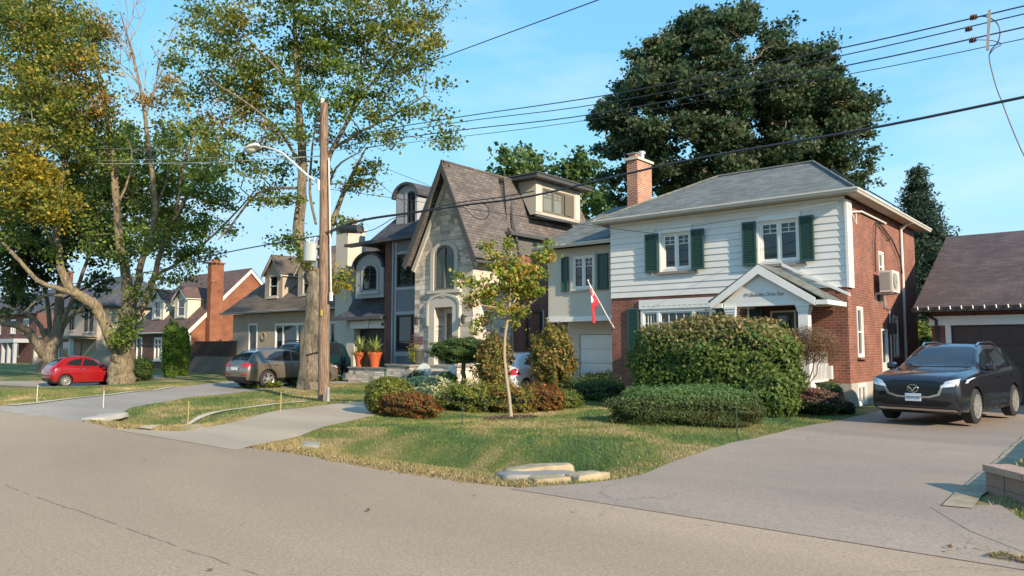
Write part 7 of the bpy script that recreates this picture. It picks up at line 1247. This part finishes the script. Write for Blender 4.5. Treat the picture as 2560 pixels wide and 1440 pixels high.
HOS = pal((.06, .10, .035), (.09, .14, .045), (.12, .17, .05), (.05, .085, .035)) * 1.4
for x, y, w, lb, pl_ in ((1440, 1000, .7, 'dark green hosta clump behind the dry lawn patch', HOS), (1500, 1003, .62, 'bluish green perennial clump left of the yew hedge end', HOS), (1540, 990, .55, 'grey green clump touching the left end of the yew hedge', HOS), (1390, 985, .6, 'strappy green clump under the reddish dogwood', PER)):
    c = Zp(x, y); bush('perennial_clump', lb, 'plant', (c[0], c[1] + .3, .22), (w, .5, .32), pl_, 4200, .11, 2., noise=.24, aspect=.3, spike=.13, loose=.2)
c = Zp(1475, 985); bush('yellow_flowers', 'loose patch of yellow flowers in front of the white garage door', 'flowers', (c[0], c[1] + 1.0, .34), (.95, .5, .34), pal((.50, .38, .05), (.42, .34, .06), (.20, .22, .05), (.12, .16, .04)), 5500, .07, 2., noise=.14, spike=.06)
c = Zp(1535, 975); bush('small_shrub', 'fresh green rounded shrub against the brick corner by the garage', 'shrub', (c[0] + .15, c[1] - .6, .78), (.52, .45, .62), pal((.06, .12, .03), (.09, .16, .04), (.12, .19, .05)), 4500, .09, 2.1, noise=.08)
DOG = pal((.09, .11, .03), (.14, .13, .035), (.24, .19, .05), (.22, .10, .035), (.07, .09, .025), (.30, .23, .07)) * 1.4
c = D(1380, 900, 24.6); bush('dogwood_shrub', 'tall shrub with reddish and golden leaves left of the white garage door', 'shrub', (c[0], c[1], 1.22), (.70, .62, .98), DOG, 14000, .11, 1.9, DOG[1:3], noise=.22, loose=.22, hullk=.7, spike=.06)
c = D(1228, 900, 25.4); bush('dogwood_shrub', 'loose reddish green shrub directly behind the sapling stem', 'shrub', (c[0] + .1, c[1], 1.0), (.62, .6, .98), DOG, 9000, .11, 1.8, noise=.22, loose=.3, hullk=.65, spike=.08)
JUN = pal((.045, .085, .03), (.065, .115, .035), (.09, .145, .04), (.12, .16, .04)) * 1.4
jc = D(1160, 873, 27.2); jb = np.array([jc[0], jc[1], 0])
bush('weeping_juniper', 'flat topped weeping evergreen grafted on a short trunk before the stone house', 'tree', (jc[0], jc[1], 1.55), (1.14, 1.0, .44), JUN, 16000, .10, 2.4, noise=.13, aspect=.3, trunkp=[((jb[0], jb[1], 0), (jb[0] - .05, jb[1], .75), .10, .085), ((jb[0] - .05, jb[1], .72), (jb[0], jb[1], 1.4), .085, .07)])
c = Zp(1075, 968); bush('ornamental_grass', 'tuft of tan green ornamental grass at the end of the planter wall', 'plant', (c[0] + .8, c[1] - 1.4, .25), (.5, .4, .42), pal((.22, .20, .06), (.16, .17, .05), (.28, .24, .08)), 2600, .16, 1.8, noise=.15, aspect=.14, hullk=.6, spike=.1)
c = Zp(1130, 985); bush('low_shrub', 'small dark bushy plant left of the weeping evergreen trunk', 'plant', (c[0] - .3, c[1], .35), (.45, .4, .42), HOS, 2600, .09, 2.)
for px_, d_, h_, w_, lb in ((427, 40.5, 2.95, .46, 'taller bright green columnar cedar in front of the brick bungalow'), (456, 41.5, 2.7, .36, 'slimmer shaded columnar cedar on the right of the pair by the bungalow')):
    c = D(px_, 900, d_); bush('columnar_cedar', lb, 'tree', (c[0], c[1], h_ / 2), (w_, w_, h_ / 2 + .05), pal((.09, .17, .02), (.12, .21, .028), (.15, .24, .035), (.06, .11, .018)) * 1.7, 7500, .11, 2.6, noise=.09, aspect=.4)
c = D(350, 940, 39); bush('fern_shrub', 'feathery green shrub at the right foot of the massive maple', 'shrub', (c[0], c[1], .45), (.75, .6, .6), pal((.08, .14, .03), (.11, .18, .04)), 3500, .13, 2., noise=.15, aspect=.3, spike=.1)
for x, y, w, lb in ((690, 972, .95, 'bright green ground plants at the left foot of the maple behind the pole'), (795, 970, .8, 'yellowing plants at the right foot of the maple behind the pole'), (852, 957, .45, 'small leafy weed by the driveway right of the pole')):
    c = Zp(x, y); bush('ground_plants', lb, 'plant', (c[0], c[1] - .6, .14), (w, .5, .2), np.concatenate([LIGHTG, YELLOW[2:3]]), 2600, .11, 2., noise=.2, spike=.05)
c = D(2300, 880, 34); bush('garden_shrub', 'sunlit yellow-green shrub in the gap beyond the brick side wall', 'shrub', (c[0] + .1, c[1], 1.3), (.9, .8, 1.5), pal((.20, .26, .04), (.26, .30, .05), (.14, .2, .03)), 5000, .14, 2., noise=.15)
# far green masses closing the view between the houses
for i, (x, d, h, rr, lb) in enumerate(((600, 75, 6.0, 4.5, 'hazy green tree behind the two dormer stucco house'), (250, 95, 8.0, 6, 'distant green tree above the cream house roof'), (60, 130, 10, 9, 'distant green tree at the far left skyline'), (420, 85, 6.5, 5, 'distant green tree behind the bungalow roof'), (2290, 70, 5.5, 5, 'distant green tree seen low between the spruce and the brick wall'))):
    c = D(x, 880, d); bush('distant_tree', lb, 'tree', (c[0], c[1], h * .55), (rr, rr, h * .5), pal((.10, .15, .04), (.13, .18, .05), (.075, .12, .035)), 6000, .5, 2., noise=.16, hullk=.8, trunkp=[((c[0], c[1], 0), (c[0], c[1], h * .5), .3, .2)], group='distant background trees', loose=.16)

# ------------------------------------------------------------ sapling on the lawn
sx = Zp(1277, 1052); k = 16.6 / FPX
SAPP = pal((.20, .26, .04), (.28, .31, .05), (.38, .34, .06), (.15, .21, .035), (.40, .22, .05), (.24, .29, .045)) * 1.25
tree('sapling', 'slender young tree with yellow-green leaves standing alone on the lawn', 'tree', (1277, 1052), 16.7,
    [[(1279, 1060, 8, 0), (1276, 1020, 6, 0), (1268, 960, 5.5, 0), (1261, 890, 5, 0), (1264, 830, 4.5, 0), (1274, 770, 4.5, 0), (1276, 700, 3.5, 0), (1278, 640, 2.5, 0), (1280, 600, 1.5, 0)], [(1270, 800, 3, 0), (1240, 770, 2, -.2), (1200, 760, 1.5, -.4), (1160, 720, 1, -.4)], [(1274, 770, 3, 0), (1310, 720, 2, .2), (1345, 670, 1.5, .3), (1362, 620, 1, .3)], [(1275, 740, 3, 0), (1250, 680, 2, .2), (1220, 630, 1, .3)], [(1272, 790, 2.5, 0), (1310, 770, 2, -.2), (1340, 750, 1, -.4)], [(1270, 800, 2, 0), (1230, 800, 1.5, .3), (1205, 830, 1, .3)]],
    [(1280, 610, 22, SAPP, 2.2, 0), (1215, 620, 20, SAPP, 2.2, .2), (1240, 650, 30, SAPP, 2.4, .1), (1290, 660, 34, SAPP, 2.6, 0), (1350, 640, 26, SAPP, 2.6, .2), (1365, 610, 16, SAPP, 2.2, .2), (1330, 690, 36, SAPP, 2.8, 0), (1260, 700, 36, SAPP, 2.8, -.2), (1300, 730, 36, SAPP, 2.8, .2), (1210, 720, 30, SAPP, 2.4, -.3), (1165, 705, 24, SAPP, 2.2, -.3), (1140, 690, 12, SAPP, 2, -.3), (1180, 750, 26, SAPP, 2.4, -.2), (1235, 760, 30, SAPP, 2.4, 0), (1210, 800, 24, SAPP, 2.4, .2), (1195, 825, 14, SAPP, 2, .2), (1300, 775, 24, SAPP, 2.2, 0), (1345, 730, 22, SAPP, 2.4, .2), (1290, 805, 16, SAPP, 2.2, .1), (1270, 780, 20, SAPP, 2, -.2)],
    leafs=.08, per=24, clump=.14, dens=8.5, bark=mat('sapling_bark', (.36, .29, .20), .8, bump=.4, bscale=30), twigs=True)
t = thing('mulch_ring', 'ring of brown mulch round the foot of the sapling', 'mulch', (sx[0], sx[1], 0)); n = 1500; a = rng.uniform(0, 6.283, n); q = rng.random(n) ** .5 * .55; P_ = np.stack([sx[0] + np.cos(a) * q * 1.2, sx[1] + np.sin(a) * q, np.zeros(n)], 1); P_[:, 2] = gz(P_[:, 0], P_[:, 1]) + rng.uniform(.01, .05, n); N_ = rng.normal(0, .5, (n, 3)) + np.array([0, 0, 1]); N_ /= np.linalg.norm(N_, axis=1)[:, None]
leaf_mesh('chips', P_, N_, rng.uniform(.03, .08, n), pick(pal((.22, .13, .085), (.14, .08, .05), (.30, .20, .14)), n), t, aspect=.5)

# ------------------------------------------------------------ pots, chairs, stakes
TERRA = mat('terracotta', (.52, .11, .035), .6, noise=((.42, .09, .03), 4, .3))
def potted(x, y, z, lb, hgt=.66, r=.27, pm=TERRA, kind='yucca'):
    t = thing('potted_plant', lb, 'potted plant', (x, y, z), group='potted plants on the planter wall'); m = MB(); m.lathe([(r * .62, 0), (r * .75, hgt * .4), (r, hgt * .82), (r * 1.1, hgt * .84), (r * 1.1, hgt), (r * .98, hgt), (r * .95, hgt * .9), (.02, hgt * .88)], (x, y, z), 20); m.build('pot', pm, t, smooth=40)
    if kind == 'yucca':
        m = MB()
        for i in range(64):
            a = rng.uniform(0, 6.283); el = rng.uniform(.35, 1.45); l = rng.uniform(.6, .98); d = Vector((math.cos(a) * math.cos(el), math.sin(a) * math.cos(el), math.sin(el))); s = Vector((-math.sin(a), math.cos(a), 0)) * .022; p0 = Vector((x, y, z + hgt * .95)); p1 = p0 + d * l * .6; p2 = p0 + d * l - Vector((0, 0, .22 * l * math.cos(el)))
            b = len(m.v); m.v += [tuple(p0 - s), tuple(p0 + s), tuple(p1 + s * .9), tuple(p1 - s * .9), tuple(p2)]; m.f += [(b, b + 1, b + 2, b + 3), (b + 3, b + 2, b + 4)]; m.mi += [0, 0]
        m.build('leaves', mat('yucca_leaf', (.16, .24, .06), .5, noise=((.30, .30, .08), 6, .3)), t, fix=False)
        n = 260; P_ = np.array([x, y, z + hgt]) + rng.normal(size=(n, 3)) * np.array([.17, .17, .07]); leaf_mesh('underplanting', P_, rng.normal(size=(n, 3)) + [0, 0, .5], rng.uniform(.05, .1, n), pick(pal((.40, .36, .05), (.26, .28, .05), (.14, .20, .05)), n), t)
    else:
        n = 420; P_ = np.array([x, y, z + hgt + .28]) + rng.normal(size=(n, 3)) * np.array([.20, .20, .17]); leaf_mesh('red_sprays', P_, rng.normal(size=(n, 3)), rng.uniform(.03, .07, n), pick(pal((.30, .06, .05), (.40, .14, .10), (.22, .08, .05)), n), t, aspect=.4)
        n = 500; P_ = np.array([x - .03, y - .17, z + hgt * .75]) + rng.normal(size=(n, 3)) * np.array([.13, .10, .17]); leaf_mesh('trailing_foliage', P_, rng.normal(size=(n, 3)), rng.uniform(.04, .08, n), pick(pal((.36, .38, .03), (.28, .32, .03), (.42, .42, .05)), n), t)
potted(-27.25, 21.7, .80, 'left of the two orange terracotta pots with spiky leaves'); potted(-26.22, 21.7, .80, 'right of the two orange terracotta pots with spiky leaves', r=.30)
potted(-23.35, 21.65, .96, 'dark urn with red sprays and trailing yellow foliage by the stone wall', r=.30, pm=mat('urn_grey', (.06, .06, .06), .5), kind='urn')
TQ = mat('turquoise_metal', (.03, .36, .40), .4); TW = mat('white_metal', (.6, .64, .62), .4)
for (x, y, z, rz, lb) in ((-21.9, 20.5, .3, R(20), 'left turquoise and white shell back patio chair behind the weeping evergreen'), (-20.9, 20.95, .3, R(-10), 'right turquoise patio chair next to the weeping evergreen trunk')):
    t = thing('patio_chair', lb, 'chair', (x, y, z - .22), rz, 'metal patio chairs'); m = MB(); m.box(-.25, .25, -.25, .22, .40, .44); m.build('seat', TQ, t, local=True)
    m = MB(); pts = archpts(-.27, .27, .46, .72, .24); m.prism([(a, .24, b) for a, b in pts], (0, .03, 0)); m.build('backrest', TW, t, local=True)
    for sx_ in (-.27, .27): m = MB(); m.tube([(sx_, -.24, 0), (sx_, -.24, .58), (sx_, .2, .60), (sx_, .24, .0)], .016, 6); m.build('leg', TW, t, local=True)
def stake(px_, py_, h, lb, m_, reflector=False, grp=None):
    c = Zp(px_, py_); z = float(gz(c[0], c[1])); t = thing('driveway_marker', lb, 'marker stake', (c[0], c[1], z), group=grp); m = MB(); m.tube([(c[0], c[1], z - .02), (c[0] + .01, c[1], z + h)], .011, 6); m.build('rod', m_, t)
    if reflector:
        m = MB(); m.lathe([(.055, -.008), (.06, 0), (.055, .008)], (c[0] + .01, c[1], z + h + .03), 16, 'Y'); o = m.build('reflector', mat('reflector_red', (.42, .07, .03), .35), t); m = MB(); m.lathe([(.022, -.012), (.022, .012)], (c[0] + .01, c[1], z + h + .03), 12, 'Y'); m.build('reflector_centre', mat('reflector_white', (.7, .66, .6), .4), o)
RODW = mat('white_rod', (.62, .58, .52), .5); RODT = mat('tan_rod', (.45, .33, .12), .5); RODG = mat('green_rod', (.03, .06, .03), .5)
stake(92, 1006, .56, 'left marker stake with round red reflector beside the grey driveway', RODW, True, 'driveway marker stakes'); stake(258, 1020, .52, 'right marker stake with round red reflector beside the grey driveway', RODW, True, 'driveway marker stakes')
stake(470, 1046, .58, 'left thin tan rod in the lawn below the bronze car', RODT, grp='driveway marker stakes'); stake(701, 1036, .5, 'right thin tan rod at the edge of the pale driveway', RODT, grp='driveway marker stakes')
stake(1155, 1072, .42, 'thin dark green rod on the lawn left of the sapling', RODG, grp='driveway marker stakes'); stake(1842, 1096, .52, 'thin dark green rod in front of the yew hedge right end', RODG, grp='driveway marker stakes')

# ------------------------------------------------------------ lawn blades and fallen leaves
def inpoly(x, y, poly):
    ins = np.zeros(len(x), bool); n = len(poly)
    for i in range(n):
        x1, y1 = poly[i]; x2, y2 = poly[(i + 1) % n]; c = ((y1 > y) != (y2 > y)) & (x < (x2 - x1) * (y - y1) / (y2 - y1 + 1e-12) + x1); ins ^= c
    return ins
POLY = [DR1L + DR1R[::-1], DR2L + DR2R[::-1], DR3L + DR3R[::-1], DR4L + DR4R[::-1], [(-1.75, 6.9), (-1.75, 22), (-1.0, 22), (-1.25, 9.4), (-.3, 7.8), (-.3, 6.9)]]
def lawnpts(n, x0, x1, y0, y1, falloff=True):
    x = rng.uniform(x0, x1, n); y = y0 + (y1 - y0) * (rng.random(n) ** (1.5 if falloff else 1)); ok = y > road_edge(x) + rng.normal(.02, .05, n)
    for p in POLY: ok &= ~inpoly(x + rng.normal(0, .04, n), y + rng.normal(0, .03, n), p)
    return x[ok], y[ok]
def blades(n, box, h, w):
    x, y = lawnpts(n, *box); n = len(x); z = gz(x, y); a = rng.uniform(0, 6.283, n); hh = h * rng.uniform(.5, 1.4, n); ln = rng.normal(0, .45, (n, 2)) * hh[:, None]; dx, dy = np.cos(a) * w, np.sin(a) * w
    V = np.stack([np.stack([x - dx, y - dy, z - .01], 1), np.stack([x + dx, y + dy, z - .01], 1), np.stack([x + ln[:, 0], y + ln[:, 1], z + hh], 1)], 1).reshape(-1, 3); return V, np.clip(1 + rng.normal(0, .28, n), .4, 1.8)
B1 = blades(240000, (-16, 1.5, 6.6, 20), .036, .006); B2 = blades(100000, (-34, -14, 6.6, 22), .045, .009); V = np.concatenate([B1[0], B2[0]]); cv = np.repeat(np.concatenate([B1[1], B2[1]]), 3)
me = bpy.data.meshes.new('grass'); me.vertices.add(len(V)); me.vertices.foreach_set('co', V.astype('f').ravel()); nt_ = len(V) // 3; me.loops.add(nt_ * 3); me.loops.foreach_set('vertex_index', np.arange(nt_ * 3, dtype='i')); me.polygons.add(nt_); me.polygons.foreach_set('loop_start', np.arange(0, nt_ * 3, 3, dtype='i')); me.polygons.foreach_set('loop_total', np.full(nt_, 3, 'i')); me.update(calc_edges=True)
at = me.attributes.new('leaf', 'FLOAT_COLOR', 'POINT'); cc = np.ones((len(V), 4), 'f'); cc[:, :3] = cv[:, None]; at.data.foreach_set('color', cc.ravel()); me.materials.append(BLADEM); o = bpy.data.objects.new('grass', me); COL.objects.link(o); tag(o, 'short patchy green and straw coloured lawn grass along the street', 'grass', kind='stuff')
n = 1300; x = rng.uniform(-26, 1.5, n); y = road_edge(x) + np.abs(rng.normal(0, .35, n)) - .06; q = rng.random(n) < .30; y[q] = rng.uniform(7, 16, q.sum()); on1 = (x > -5.7) & (x < -1.4) & (rng.random(n) < .93); y[on1] = -50; q2 = rng.random(n) < .02; y[q2] = rng.uniform(2, 6.7, q2.sum()); x2 = rng.uniform(-1.0, 1.0, 600); y2 = 6.95 + np.abs(rng.normal(0, .12, 600)) - .05 * x2; x = np.concatenate([x, x2]); y = np.concatenate([y, y2]); n = len(x)
z = np.maximum(gz(x, y), .0) * (y < 7) + gz(x, y) * (y >= 7) + .03; N_ = rng.normal(0, .35, (n, 3)) + np.array([0, 0, 1]); N_ /= np.linalg.norm(N_, axis=1)[:, None]
ok = (y > 0) & ~(inpoly(x, y, POLY[0]) & (x < -1.3)) & ~inpoly(x, y, POLY[1]) & ~inpoly(x, y, POLY[2]); x, y, z, N_ = x[ok], y[ok], z[ok], N_[ok]; n = len(x)
o = leaf_mesh('fallen_leaves', np.stack([x, y, z], 1), N_, rng.uniform(.025, .06, n), pick(pal((.36, .26, .10), (.28, .18, .07), (.44, .35, .15), (.18, .11, .05)), n), None, kind='stuff'); tag(o, 'dry yellow and brown leaves scattered along the road edge and lawn', 'fallen leaves')
